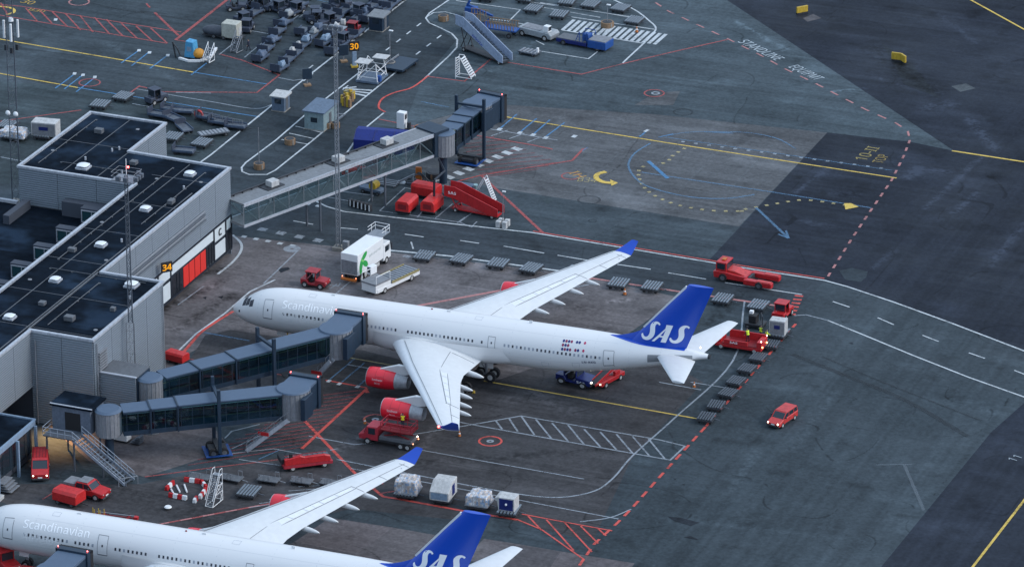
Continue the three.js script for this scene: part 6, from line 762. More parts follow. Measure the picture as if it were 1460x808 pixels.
// ================================================================ people
function person(label, vest, pose, x, y, z, deg) {
  const t = thing('person', label, 'person'); const J = [[0, 1.62, 0, .1], [0, 1.46, 0, .07], [0, 1.32, 0, .15], [0, 1.05, 0, .14], [0, .92, 0, .15]], bones = [];
  const cap = (a, b, ra, rb) => bones.push([a, b, ra, rb]); const lean = pose.lean ?? 0;
  const S = yy => lean * Math.max(0, yy - 0.95); const pt = (px, py, pz) => [px + S(py), py - Math.abs(lean) * Math.max(0, py - .95) * .25, pz];
  cap(pt(0.02, 1.66, 0), pt(0.01, 1.6, 0), .1, .095); cap(pt(0, 1.52, 0), pt(0, 1.42, 0), .06, .07); cap(pt(0, 1.38, -.13), pt(0, 1.38, .13), .1, .1); cap(pt(0, 1.3, 0), pt(0, 1.0, 0), .16, .14); cap(pt(0, .95, -.07), pt(0, .95, .07), .13, .13);
  const legs = pose.legs ?? [[0.05, -0.02], [-0.06, 0]]; [-1, 1].forEach((s, i) => { const [k, f] = legs[i]; cap([0, .9, s * .1], [k + .02, .5, s * .11], .095, .065); cap([k + .02, .5, s * .11], [k * 1.6, .09, s * .12], .062, .045); cap([k * 1.6, .06, s * .12], [k * 1.6 + .16, .04, s * .13], .05, .04); const [hx, hy] = (pose.arms ?? [[.15, .85], [.05, .82]])[i], sh = pt(0, 1.38, s * .2), hd = pt(hx, hy, s * .24), el = [(sh[0] + hd[0]) / 2 - .06, (sh[1] + hd[1]) / 2, s * .28]; cap(sh, el, .062, .05); cap(el, hd, .048, .038); cap(hd, [hd[0] + .07, hd[1] - .05, hd[2]], .042, .03); for (let q = 0; q < 4; q++) cap([hd[0] + .07, hd[1] - .05, hd[2] - .03 + q * .02], [hd[0] + .12, hd[1] - .1 - (q === 1 ? .012 : 0), hd[2] - .035 + q * .023], .012, .009); cap([hd[0] + .03, hd[1] - .03, hd[2] - s * .03], [hd[0] + .08, hd[1] - .05, hd[2] - s * .06], .013, .01); });
  const field = (p, infl) => { let d = 9; for (const [a, b, ra, rb] of bones) { const ax = p[0] - a[0], ay = p[1] - a[1], az = p[2] - a[2], bx = b[0] - a[0], by = b[1] - a[1], bz = b[2] - a[2], l = bx * bx + by * by + bz * bz, h = cl((ax * bx + ay * by + az * bz) / l, 0, 1), e = Math.hypot(ax - bx * h, ay - by * h, az - bz * h) - (ra + (rb - ra) * h), k = 0.035, m = Math.max(0, k - Math.abs(d - e)) / k; d = Math.min(d, e) - m * m * k * 0.25; } return d - infl; };
  const surf = (infl, y0, y1, zmax) => { const N = 72, mc = new MarchingCubes(N, M.cloth, false, false, 60000); mc.isolation = 0; for (let k = 0; k < N; k++) for (let j = 0; j < N; j++) for (let i = 0; i < N; i++) { const p = [(i - N / 2) / (N / 2), (j - N / 2) / (N / 2) + 0.9, (k - N / 2) / (N / 2)]; let d = field(p, infl); if (y0 !== undefined) d = Math.max(d, y0 - p[1], p[1] - y1, Math.abs(p[2]) - zmax); mc.field[i + j * N + k * N * N] = -d; } mc.update(); const n = mc.count, g = new THREE.BufferGeometry(); g.setAttribute('position', new THREE.BufferAttribute(mc.positionArray.slice(0, n * 3), 3)); g.setAttribute('normal', new THREE.BufferAttribute(mc.normalArray.slice(0, n * 3), 3)); g.translate(0, 0.9, 0); return g; };
  const body = surf(0), p = body.attributes.position, c = new Float32Array(p.count * 3); for (let i = 0; i < p.count; i++) { const yy = p.getY(i), zz = Math.abs(p.getZ(i)); const skin = yy > 1.49 || (zz > .2 && yy < .92 && yy > .6); const q = skin ? [.45, .27, .2] : yy < .1 ? [.012, .012, .012] : [.016, .02, .04]; c.set(q, i * 3); } body.setAttribute('color', new THREE.BufferAttribute(c, 3)); mesh('body', body, M.personBody ??= new THREE.MeshStandardMaterial({ vertexColors: true, roughness: .8 }), t); mesh('vest', surf(0.018, 0.92, 1.44, 0.24), vest, t); const hair = new THREE.SphereGeometry(.115, 12, 6, 0, 6.283, 0, 1.45); const hp = pt(0.0, 1.675, 0); hair.translate(hp[0] - .012, hp[1], hp[2]); nb().add(hair).build('hair', pose.cap ?? M.black, t); at(t, x, y, z, deg); return t;
}
{ let p = G(1085, 482); person('person in yellow-green vest standing with back turned beside the tall container', M.hivis, { legs: [[.06, 0], [-.05, 0]], arms: [[.22, .95], [.2, .98]] }, p.x, 0, p.z, 60); p = G(1093, 488); person('person in half-hidden yellow-green vest facing the tall container', M.hivis, { legs: [[.02, 0], [-.08, 0]], arms: [[.3, 1.05], [.1, .82]] }, p.x, 0, p.z, 10); p = G(1069, 497); person('person in green vest working on the red loader deck', M.hivis, { lean: .3, arms: [[.35, .8], [.3, .8]] }, p.x - 0.2, 1.0, p.z + 0.1, 150); p = G(571, 633); person('person in bright yellow vest reaching up on the work platform', M.hivisY, { arms: [[.32, 1.55], [.25, 1.35]], lean: .12 }, p.x + 0.3, 2.31, p.z, 100); p = G(354, 72); person('person in dark clothes walking beside the cream box vehicle', M.cloth, { legs: [[.16, 0], [-.16, 0]] }, p.x, 0, p.z, 200); }
// ================================================================ ground equipment and small structures
// white maintenance steps
{ const t = thing('maintenance_steps', 'tall white maintenance steps with lattice sides near the striped barriers', 'steps'); const f = nb(); for (const s of [-0.6, 0.6]) { f.rail([[-1.4, 0.1, s], [1.0, 4.2, s], [1.7, 4.2, s], [1.7, 0.1, s], [-1.4, 0.1, s]], 0.06); f.rail([[1.7, 0.1, s], [0.2, 2.8, s], [1.7, 2.8, s], [-0.5, 1.6, s], [1.7, 1.6, s], [0.9, 0.1, s]], 0.045); f.rail([[-1.4, 1.1, s], [1.0, 5.1, s], [1.7, 5.1, s], [1.7, 4.2, s]], 0.05); } for (const [x, y] of [[1.7, 0.1], [1.7, 1.6], [1.7, 2.8], [-1.4, 0.1]]) f.rod([x, y, -0.6], [x, y, 0.6], 0.045); f.rail([[1.7, 0.1, -0.6], [1.7, 1.6, 0.6], [1.7, 2.8, -0.6], [1.7, 4.2, 0.6]], 0.04); f.build('frame', M.white, t); for (let i = 0; i < 14; i++) { const u = i / 14; nb().box(-1.3 + 2.3 * u, -1.0 + 2.3 * u, 0.2 + 4 * u, 0.25 + 4 * u, -0.55, 0.55).build('step', M.galv, t); } nb().box(0.9, 1.75, 4.15, 4.22, -0.6, 0.6).build('platform', M.galv, t); put(t, 304, 718, 320, 705).scale.setScalar(0.8); }
// striped water barriers
{ const g = 'red and white barriers'; for (const [ax, ay, bx, by] of [[262, 686, 285, 689], [287, 689, 294, 698], [293, 700, 284, 712], [240, 708, 266, 713], [236, 700, 247, 690], [280, 712, 276, 718]]) { const A = G(ax, ay), Bv = G(bx, by), L = A.distanceTo(Bv), t = thing('striped_barrier', 'red and white striped barrier in the ring around the white rods', 'barrier', g); const n = Math.max(2, Math.round(L / 0.62)); for (let i = 0; i < n; i++) nb().prism([[-0.22, 0.05], [0.22, 0.05], [0.14, 0.55], [-0.14, 0.55]], 'x', i * L / n + 0.01, (i + 1) * L / n - 0.01, 0.03).build('barrier_segment', i % 2 ? M.white : M.red, t); t.position.copy(A); t.rotation.y = Math.atan2(-(Bv.z - A.z), Bv.x - A.x); }
  for (const [ax, ay, bx, by] of [[243, 698, 249, 709], [251, 693, 256, 703], [262, 692, 266, 703]]) { const A = G(ax, ay), Bv = G(bx, by), t = thing('white_rod', 'pale rod lying inside the ring of striped barriers', 'rod', 'rods inside the barriers'); nb().rod([A.x, 0.15, A.z], [Bv.x, 0.15, Bv.z], 0.11, 0.11, 8).build('pipe', M.white, t); nb().rod([A.x, 0.15, A.z], [A.x + (Bv.x - A.x) * 0.06, 0.15, A.z + (Bv.z - A.z) * 0.06], 0.14, 0.14, 8).build('end_cap', M.grey, t); } }
{ const t = thing('tow_bar_rack', 'low trailer of red and grey bars behind the airliner roof', 'trailer'); for (const z of [-0.5, 0, 0.5]) nb().rod([-2.5, 0.5, z], [2.2, 0.5, z], 0.07).build('bar', z ? M.galv : M.redDark, t); for (const x of [-1.6, 1.4]) nb().box(x - 0.1, x + 0.1, 0.25, 0.43, -0.9, 0.9).build('cross_frame', M.red, t); for (const x of [-1.4, 1.3]) for (const s of [-0.8, 0.8]) wheel(t, x, s, 0.25, 0.16, true); nb().box(2.2, 2.7, 0.35, 0.75, -0.25, 0.25, 0.05).build('hitch', M.red, t); put(t, 165, 741, 190, 744); const u = thing('yellow_post_stand', 'stand of yellow posts between red trailer and airliner roof', 'stand'); for (let i = 0; i < 5; i++) nb().rod([i * 0.35, 0, (i % 2) * 0.4], [i * 0.35, 1.3, (i % 2) * 0.4], 0.05).build('post', M.yellow, u); nb().box(-0.2, 1.7, 0, 0.12, -0.2, 0.6).build('base', M.dark, u); put(u, 132, 738, 160, 742); }
{ const t = thing('floor_lamp_disc', 'small white raised disc on the apron beside the striped barriers', 'marker'); nb().rod([0, 0, 0], [0, 0.3, 0], 0.1, 0.1, 8).build('stem', M.dark, t); nb().rod([0, 0.3, 0], [0, 0.42, 0], 0.45, 0.35, 14).build('disc', M.white, t); put(t, 239, 726, 250, 727); }
{ const t = thing('ground_unit', 'small white cabinet with low grey steps under the parked jet bridge', 'cabinet'); nb().box(-0.9, 0.9, 0.2, 1.5, -0.6, 0.6, 0.06).build('case', M.white, t); nb().box(-0.9, 0.9, 0.05, 0.2, -0.55, 0.55).build('base', M.dark, t); for (let i = 0; i < 4; i++) nb().box(1.3 + i * 0.3, 2.6, 0.2 + i * 0.25, 0.27 + i * 0.25, -0.6, 0.6).build('step', M.galvDark, t); put(t, 174, 628, 200, 633); }
// tractor half hidden under the far-left nose of the near airliner
put(tug('red tractor with open cab beside the near airliner nose', M.red), 8, 812, 30, 830).scale.setScalar(1.3); { const t = put(boxTrailer('low red equipment trailer under the near airliner nose'), 45, 822, 75, 827); t.scale.set(0.9, 0.5, 0.8); }
{ const t = put(boxTrailer('red covered equipment half hidden behind the pier corner'), 252, 516, 275, 522); t.scale.set(0.8, 0.7, 0.8); }
// navy tent hall
{ const t = thing('storage_tent', 'long dark blue fabric tent with white lettering behind the glass walkway', 'tent'); const a = G(516, 214), W = 4.2, L = 8.2; const pr = [[-W / 2, 0], [W / 2, 0], [W / 2, 1.7], [0.5, 2.7], [-0.5, 2.7], [-W / 2, 1.7]]; nb().prism(pr, 'x', 0, L, 0.05).build('canopy', M.tent, t); nb().box(-0.03, 0, 0.1, 1.6, -1.4, 1.4).build('end_door', M.navy, t); for (let i = 0; i < 4; i++) nb().rail([[i * L / 3, 0, W / 2 + 0.03], [i * L / 3, 1.7, W / 2 + 0.03], [i * L / 3, 2.72, 0.5]], 0.05).build('frame_rib', M.navy, t); const o = lettering(1.6, 0.7, word('SAS', '#dfe3f0'), 'lettering', t, 70); o.position.set(5.6, 1.1, W / 2 + 0.06); t.position.set(-12.0, 0, -66.6); t.rotation.y = 0.16; }
{ const t = thing('white_generator', 'white upright cabinet standing behind the dark blue tent', 'cabinet'); nb().box(-0.6, 0.6, 0.2, 2.6, -0.5, 0.5, 0.06).build('case', M.white, t); nb().box(-0.6, 0.6, 0, 0.2, -0.5, 0.5).build('base', M.dark, t); nb().box(0.61, 0.63, 1.6, 2.3, -0.3, 0.3).build('grille', M.dark, t); nb().rod([1.2, 0, 0.2], [1.2, 1.3, 0.2], 0.35, 0.3, 9).build('hose_reel', M.dark, t); put(t, 573, 184, 590, 187); }
{ const t = thing('orange_cable_drum', 'rust-coloured cable bundle at the end of the dark blue tent', 'cable drum'); const g = new THREE.TorusGeometry(0.5, 0.2, 6, 14); g.translate(0, 0.7, 0); nb().add(g).build('cable', M.orange, t); nb().box(-0.5, 0.5, 0, 0.12, -0.4, 0.4).build('base', M.timber, t); put(t, 596, 191, 610, 194); }
// sheds and kiosks
function kiosk(label, x, y, w, d, h, wall, roof, deg = 0, o = {}) { const t = thing('kiosk', label, 'shed'); nb().box(-w / 2, w / 2, 0.12, h, -d / 2, d / 2).build('wall', wall, t); nb().prism([[-d / 2 - 0.25, h], [d / 2 + 0.25, h], [d / 2 + 0.25, h + 0.14], [-d / 2 - 0.25, h + 0.3]], 'x', -w / 2 - 0.25, w / 2 + 0.25).build('roof', roof, t); nb().box(-w / 2 - 0.1, w / 2 + 0.1, 0, 0.12, -d / 2 - 0.1, d / 2 + 0.1).build('base', M.concrete, t); nb().box(w / 2, w / 2 + 0.04, 0.2, 2.1, -0.4, 0.4).build('door', M.midgrey, t); nb().box(-0.5, 0.5, 1.2, 1.9, d / 2, d / 2 + 0.03).build('window', M.cabGlass, t); const p = G(x, y); return at(t, p.x, 0, p.z, deg); }
kiosk('pale green shed with blue-grey roof on the road island', 457, 178, 2.9, 4.6, 2.7, M.shedWall, M.shedBlue); kiosk('small white-roofed kiosk beside the road edge line', 400, 156, 1.9, 1.9, 2.2, M.shedBlue, M.offwhite); kiosk('dark kiosk with pale roof at the end of the cart rows', 540, 41, 2.1, 2.4, 2.2, M.bridgeBlue, M.walkRoof);
// concrete tubs, some with lamp posts or signs
function tub(x, y, label, post, o = {}) { const t = thing('concrete_tub', label, 'planter', o.group); const r = o.r ?? 0.75; nb().rod([0, 0, 0], [0, 0.8, 0], r, r, 14).build('ring', o.mat ?? M.timber, t); nb().rod([0, 0.8, 0], [0, 0.86, 0], r * 0.8, r * 0.7, 14).build('fill', M.dark, t); for (let i = 0; i < 6; i++) { const a = i / 6 * 6.283; nb().box(-0.12, 0.12, 0.05, 0.75, r, r + 0.04).build('stripe', i % 2 ? M.concrete : M.timber, t).rotation.y = a; } if (post) { nb().rod([0, 0.8, 0], [0, post, 0], 0.06, 0.05, 6).build('post', M.galv, t); if (o.lamp) nb().box(-0.12, 0.5, post - 0.05, post + 0.12, -0.16, 0.16, 0.04).build('lamp_head', M.white, t); } const p = G(x, y); return at(t, p.x, 0, p.z, 0); }
tub(369, 240, 'concrete tub with thin post in the rounded island end', 6); tub(413, 205, 'banded concrete tub alone on the road island', 0); tub(478, 182, 'taller of the two concrete tubs against the pale green shed', 0, { r: 0.6 }); tub(467, 182, 'smaller of the two concrete tubs against the pale green shed', 0, { r: 0.55 }); tub(556, 95, 'concrete tub with lamp post beside the white work stand', 5.5, { lamp: true, mat: M.concrete }); tub(632, 29, 'concrete tub in the small looped island', 0, { mat: M.timber }); tub(866, 38, 'large concrete tub with white post on the zebra-hatched island', 3.4, { r: 0.95, lamp: true });
tub(620, 252, 'black and white banded pillar foot under the far bridge', 0, { r: 1.25, mat: M.dark });
{ const t = thing('lamp_foot', 'white block foot with slim lamp post beside the red passenger stairs', 'lamp post'); for (const [x, z] of [[-0.45, -0.45], [0.45, -0.45], [-0.45, 0.45], [0.45, 0.45]]) nb().box(x - 0.32, x + 0.32, 0, 0.95, z - 0.32, z + 0.32, 0.08).build('block', M.offwhite, t); nb().rod([0, 0, 0], [0, 5.0, 0], 0.06).build('post', M.galv, t); nb().box(-0.1, 0.4, 4.95, 5.1, -0.12, 0.12, 0.03).build('lamp_head', M.white, t); put(t, 717, 323, 730, 325); }
// bollards, crash blocks
for (let i = 0; i < 6; i++) { const t = thing('crash_block', 'dark block with white face in the row beside the road curve', 'bollard', 'row of crash blocks'); nb().box(-0.22, 0.22, 0, 1.0, -0.3, 0.3, 0.05).build('block', M.dark, t); nb().box(0.0, 0.2, 0.1, 0.95, 0.302, 0.31).build('white_face', M.white, t); put(t, 500 + i * 5.4, 293.5 + i * 1.5, 510 + i * 5.4, 296 + i * 1.5); }
for (const [x, y] of [[543, 143], [493, 148], [505, 152]]) { const t = thing('timber_stack', 'upright rust and yellow timber pieces behind the pale green shed', 'timber', 'timber stack'); for (let i = 0; i < 4; i++) nb().box(i * 0.4 - 0.8, i * 0.4 - 0.5, 0, 1.2 + 0.5 * ((i * 7) % 3) / 2, -0.2, 0.2).build('plank', i % 2 ? M.timber : M.yellow, t); put(t, 493 + (x - 493) * 0.12, y, 505, y + 3); }
{ const t = thing('yellow_bin', 'yellow bin beside the painted hatching on the road island', 'bin'); nb().box(-0.7, 0.7, 0.1, 1.3, -0.5, 0.5, 0.06).build('body', M.yellow, t); nb().box(-0.72, 0.72, 1.3, 1.4, -0.52, 0.52, 0.04).build('lid', M.yellowDark, t); put(t, 498, 142, 510, 144); }
{ const t = thing('low_loader_frame', 'long grey tow frame beside the pale green shed', 'frame'); nb().box(-2.2, 2.2, 0.2, 0.35, -0.6, -0.45).box(-2.2, 2.2, 0.2, 0.35, 0.45, 0.6).build('side_beam', M.galvDark, t); for (let i = 0; i < 5; i++) nb().box(-2.1 + i, -1.95 + i, 0.22, 0.33, -0.44, 0.44).build('rung', M.galv, t); for (const s of [-0.7, 0.7]) wheel(t, -1.5, s, 0.22, 0.15, true); put(t, 478, 172, 493, 160); }
// white work stand with blue parts
{ const t = thing('work_stand', 'white lattice work stand with pale canopies on the road island', 'stand'); const f = nb(); for (const x of [-1.6, 1.6]) for (const z of [-1.8, 1.8]) f.rod([x, 0.1, z], [x * 0.75, 2.9, z * 0.8], 0.07); for (const y of [0.9, 1.9]) f.rail([[-1.5, y, -1.7], [1.5, y, -1.7], [1.5, y, 1.7], [-1.5, y, 1.7], [-1.5, y, -1.7]], 0.05); f.rail([[-1.6, 0.1, 1.8], [1.2, 2.9, 1.5], [1.6, 0.1, -1.8], [-1.2, 2.9, -1.5], [-1.6, 0.1, 1.8]], 0.05); f.build('frame', M.white, t); nb().box(-1.9, 0.2, 2.9, 3.0, -0.2, 1.9).build('canopy', M.offwhite, t); nb().box(-0.1, 2.0, 3.1, 3.2, -2.2, -0.4).build('canopy', M.offwhite, t); nb().box(-1.7, 1.7, 0.1, 0.4, -2.0, 2.0).build('base', M.shedBlue, t); nb().box(1.3, 1.9, 0.3, 1.2, 0.9, 1.5, 0.06).build('tank', M.blue, t); put(t, 530, 113, 545, 115); const u = thing('dark_trailer', 'flat dark trailer beside the white work stand', 'trailer'); nb().box(-1.6, 1.6, 0.35, 0.7, -2.6, 2.6, 0.05).build('bed', M.bridgeBlue, u); for (const s of [-1.4, 1.4]) for (const z of [-1.6, 1.6]) wheel(u, s, z, 0.3, 0.2, true); nb().box(-1.65, -1.55, 0.7, 0.95, -2.6, 2.6).build('edge', M.galv, u); put(u, 571, 96, 583, 98); }
// road signs
{ const s = at(gateSign('30', null, 1.5, 1.5, 'yellow gate number sign on a pale post beside the road'), 0, 0, 0, -55); const p = G(505, 95); s.position.set(p.x, 2.4, p.z); nb().box(-0.25, 0.25, -2.4, 0, -0.3, 0.3, 0.05).build('post', M.paleBlue, s); nb().box(-0.5, 0.5, -2.4, -2.15, -0.5, 0.5).build('foot', M.yellow, s); }
for (const [x, y, l] of [[438, 122, 'dark square road sign board on the road edge line'], [490, 88, 'small dark sign board beside the yellow gate number sign']]) { const t = thing('sign_board', l, 'sign'); nb().box(-0.08, 0.08, 1.0, 2.6, -0.7, 0.7, 0.03).build('board', M.bridgeBlue, t); nb().rod([-0.12, 0, 0], [-0.12, 2.4, 0], 0.07).build('post', M.galv, t); nb().box(-0.4, 0.4, 0, 0.25, -0.5, 0.5).build('foot', M.timber, t); const p = G(x, y); at(t, p.x, 0, p.z, -50); }
{ const t = thing('taxiway_sign', 'yellow angled taxiway sign on the dark taxiway', 'sign'); nb().box(-1.3, 0.1, 0.2, 1.25, -0.15, 0.15, 0.05).build('panel', M.yellow, t); const m = nb().box(0, 1.4, 0.2, 1.25, -0.15, 0.15, 0.05).build('panel', M.yellow, t); m.rotation.y = -0.8; m.position.x = 0.12; nb().box(-1.2, 1.0, 0, 0.2, -0.3, 0.3).build('base', M.dark, t); put(t, 1284, 87, 1300, 89); const u = thing('taxiway_sign', 'small yellow straight taxiway sign near a grey slab', 'sign'); nb().box(-0.95, 0.95, 0.2, 1.15, -0.15, 0.15, 0.05).build('panel', M.yellow, u); nb().box(-0.9, 0.9, 0, 0.2, -0.25, 0.25).build('base', M.dark, u); put(u, 1144, 19, 1160, 16); }
for (const [x, y] of [[891, 420], [908, 46]]) { const t = thing('traffic_cone', x > 895 ? 'orange traffic cone on the zebra-hatched island' : 'orange traffic cone beside an empty dolly behind the wing', 'cone'); nb().rod([0, 0.05, 0], [0, 0.75, 0], 0.2, 0.04, 10).build('cone', M.orange, t); nb().box(-0.26, 0.26, 0, 0.05, -0.26, 0.26).build('base', M.dark, t); nb().rod([0, 0.35, 0], [0, 0.5, 0], 0.135, 0.1, 10).build('white_band', M.white, t); put(t, x, y, x + 10, y + 1); t.scale.setScalar(1.2); }
// around the far bridge
{ const t = thing('power_unit', 'grey ground power unit with pipes behind the red passenger stairs', 'generator'); nb().box(-1.6, 1.1, 0.4, 2.0, -0.9, 0.9, 0.05).build('case', M.shedBlue, t); nb().box(1.15, 2.0, 0.4, 1.5, -0.6, 0.6, 0.05).build('engine', M.galvDark, t); for (const x of [-1, 1]) for (const z of [-0.8, 0.8]) wheel(t, x, z, 0.32, 0.2, true); nb().rod([1.5, 1.5, 0], [1.6, 2.3, 0.1], 0.2, 0.3, 9).build('air_pipe', M.tealPipe ??= dirty(0.3, 0.45, 0.46, 0.5), t); put(t, 663, 283, 690, 287); const u = thing('a_frame_ladder', 'white A-frame ladder steps beside the grey power unit', 'ladder'); const f = nb(); for (const s of [-0.45, 0.45]) { f.rail([[-1.8, 0, s], [0, 3.3, s], [1.4, 0, s]], 0.07); f.rail([[-1.8, 0.1, s], [1.4, 0.1, s]], 0.05); } f.build('frame', M.white, u); for (let i = 0; i < 10; i++) nb().box(1.25 - 1.3 * i / 10, 1.5 - 1.3 * i / 10, 0.3 * i + 0.1, 0.3 * i + 0.16, -0.44, 0.44).build('rung', M.white, u); put(u, 692, 284, 715, 288); }
{ const t = thing('yellow_equipment', 'blue-grey trailer with yellow drum under the glass walkway', 'trailer'); nb().box(-1.8, 1.6, 0.4, 0.8, -0.7, 0.7, 0.05).build('bed', M.shedBlue, t); nb().rod([0.2, 1.2, -0.6], [0.2, 1.2, 0.6], 0.55, 0.55, 14).build('drum', M.yellow, t); for (const x of [-1.2, 1.1]) for (const s of [-0.7, 0.7]) wheel(t, x, s, 0.28, 0.2, true); nb().bar([-1.8, 0.6, 0], [-3.2, 0.9, 0], 0.12).build('tow_arm', M.paleBlue, t); put(t, 532, 275, 550, 279); const u = put(boxTrailer('red covered trailer seen through the glass walkway'), 505, 252, 525, 255); u.scale.set(0.9, 0.75, 0.8); const w = thing('pipe_coil', 'tangle of grey hoses and pipes beside the banded pillar foot', 'hose'); for (let i = 0; i < 5; i++) { const g = new THREE.TorusGeometry(0.6 + i * 0.15, 0.12, 6, 16, 4.5); g.rotateX(Math.PI / 2 - 0.25 * i); g.rotateY(i * 1.4); g.translate(i * 0.5 - 1.2, 0.35 + i * 0.1, (i % 2) * 0.5); nb().add(g).build('hose', i % 2 ? M.galvDark : M.dark, w); } nb().bar([-2.5, 0.3, 0.6], [-0.5, 1.4, 0.2], 0.25).build('pipe', M.galv, w); nb().box(-0.6, 0.2, 0.2, 2.2, -0.8, -0.4, 0.05).build('stand_pipe', M.orange, w); put(w, 597, 262, 615, 264); const q = thing('flat_rack', 'flat pale rack of beams lying under the glass walkway', 'rack'); for (let i = 0; i < 4; i++) nb().box(-1.8, 1.8, 0.2, 0.3, -1 + i * 0.6, -0.85 + i * 0.6).build('beam', M.galv, q); for (const x of [-1.5, 1.5]) nb().box(x, x + 0.15, 0.05, 0.19, -1.1, 1.1).build('cross_beam', M.galvDark, q); put(q, 550, 262, 570, 265); }
for (const [x, y] of [[495, 268], [480, 271]]) { const t = thing('marker_post', 'slim grey post with small red-white lamp under the walkway', 'post', 'marker posts'); nb().rod([0, 0, 0], [0, 2.4, 0], 0.05).build('pole', M.galv, t); nb().ball(0, 2.4, 0, 0.18).build('lamp', M.white, t); nb().box(-0.3, 0.3, 0, 0.2, -0.3, 0.3).build('foot', M.dark, t); put(t, x, y, x + 10, y + 1); }
// equipment at the top stand
{ const t = thing('lift_platform', 'blue equipment lift with orange-brown railings near the pale blue stairs', 'platform'); nb().box(-3.0, -0.2, 0.3, 2.0, -1.1, 1.1, 0.05).build('body', M.blue, t); nb().box(-0.2, 4.8, 1.0, 1.2, -0.9, 0.9).build('walkway', M.blue, t); nb().box(-3.0, -0.1, 2.0, 2.1, -1.1, 1.1).build('deck', M.dark, t); const rail = (x0, x1, y, z) => { for (let x = x0; x <= x1; x += 0.45) nb().box(x, x + 0.1, y, y + 1.0, z - 0.04, z + 0.04).build('baluster', M.timber, t); nb().box(x0, x1 + 0.1, y + 1.0, y + 1.07, z - 0.05, z + 0.05).build('top_rail', M.timber, t); }; rail(-3.0, -0.3, 2.1, 1.05); rail(-3.0, -0.3, 2.1, -1.05); rail(-0.1, 4.6, 1.2, 0.85); rail(-0.1, 4.6, 1.2, -0.85); for (const x of [-2.3, -0.8, 3.8]) for (const s of [-0.95, 0.95]) wheel(t, x, s, 0.38, 0.25, true); nb().box(-2.4, -1.2, 0.7, 1.6, 1.1, 1.14).build('hatch', M.navy, t); put(t, 695, 47, 730, 52); const u = thing('blue_boom', 'dark blue folded boom lift behind the orange-railed platform', 'lift'); nb().box(-0.8, 0.8, 0.2, 1.4, -0.7, 0.7, 0.08).build('base', M.blue, u); nb().bar([-0.6, 1.6, 0], [3.6, 0.5, 0], 0.3).build('boom', M.blue, u); nb().bar([-0.7, 1.4, 0], [-0.2, 2.4, 0], 0.3).build('turret', M.blue, u); for (const x of [-0.6, 0.6]) for (const s of [-0.7, 0.7]) wheel(u, x, s, 0.3, 0.2, true); put(u, 672, 22, 700, 27); }
{ const t = thing('white_tractor', 'long grey-white airport tractor beside the orange-railed platform', 'tractor'); nb().prism([[-3.0, 0.4], [3.0, 0.4], [3.1, 1.0], [2.7, 1.35], [-2.7, 1.35], [-3.1, 1.0]], 'z', -1.2, 1.2, 0.1).build('body', M.galvPale ??= dirty(0.34, 0.37, 0.39, 0.5), t); nb().box(-2.2, 1.0, 1.35, 1.42, -0.9, 0.9).build('deck_panel', M.grey, t); nb().box(1.6, 2.5, 1.35, 2.3, 0.1, 1.0, 0.08).build('cab', M.white, t); nb().box(2.48, 2.53, 1.6, 2.2, 0.2, 0.9).build('windscreen', M.cabGlass, t); for (const x of [-2.0, 2.0]) for (const s of [-1.1, 1.1]) wheel(t, x, s, 0.48, 0.3); put(t, 767, 52, 800, 60); }
{ const t = thing('blue_loader', 'bright blue cargo loader beside the large concrete tub', 'loader'); nb().box(0.6, 3.6, 0.35, 1.5, -1.3, 1.3, 0.08).build('front_body', M.blue, t); nb().box(0.7, 3.5, 1.5, 1.6, -1.2, 1.2).build('front_deck', M.grey, t); nb().box(-4.6, 0.4, 0.35, 0.9, -1.2, 1.2, 0.05).build('rear_body', M.navy, t); nb().box(-4.5, 0.2, 0.9, 1.0, -1.1, 1.1).build('rear_deck', M.midgrey, t); const r = nb(); for (const z of [-1.1, 1.1]) { r.rail([[-1.4, 1.0, z], [-0.9, 2.3, z], [0.6, 2.3, z], [0.8, 1.5, z]], 0.06); r.rail([[-1.2, 1.6, z], [0.7, 1.9, z]], 0.05); } for (const x of [-0.8, -0.2, 0.4]) r.rod([x, 1.0, 1.1], [x, 2.5, 1.1], 0.06); r.build('rail_frame', M.blue, t); nb().box(-0.6, 0.5, 1.0, 2.0, -0.6, 0.6, 0.06).build('control_box', M.blue, t); for (const x of [-3.4, 2.2]) for (const s of [-1.15, 1.15]) wheel(t, x, s, 0.4, 0.25, true); put(t, 838, 66, 870, 72); const u = thing('flat_trailer', 'small flat roller trailer in front of the white airport tractor', 'trailer'); nb().box(-1.5, 1.5, 0.35, 0.5, -0.9, 0.9).build('bed', M.galvDark, u); for (let i = 0; i < 5; i++) nb().box(-1.3 + i * 0.6, -1.05 + i * 0.6, 0.5, 0.58, -0.85, 0.85).build('slat', M.galv, u); for (const x of [-1, 1]) for (const s of [-0.8, 0.8]) wheel(u, x, s, 0.24, 0.15, true); nb().box(1.2, 1.5, 0.5, 1.2, -0.2, 0.2, 0.04).build('control_box', M.white, u); put(u, 755, 77, 770, 80); }
{ const t = thing('access_steps', 'white A-shaped access steps inside the red corner line', 'steps'); const f = nb(); for (const s of [-0.7, 0.7]) f.rail([[-0.3, 0, s], [-0.3, 3.2, s], [0.4, 3.2, s], [2.2, 0.3, s], [-0.3, 0.3, s]], 0.07); for (let i = 0; i < 8; i++) f.rod([-0.3, 0.3 + i * 0.38, -0.7], [-0.3, 0.3 + i * 0.38, 0.7], 0.05); f.rail([[-0.3, 0.2, -0.7], [-0.3, 3.2, 0.7]], 0.05); f.build('frame', M.white, t); for (let i = 0; i < 9; i++) nb().box(0.45 + i * 0.19, 0.72 + i * 0.19, 3.0 - i * 0.31, 3.06 - i * 0.31, -0.66, 0.66).build('step', M.white, t); put(t, 655, 110, 675, 113); }
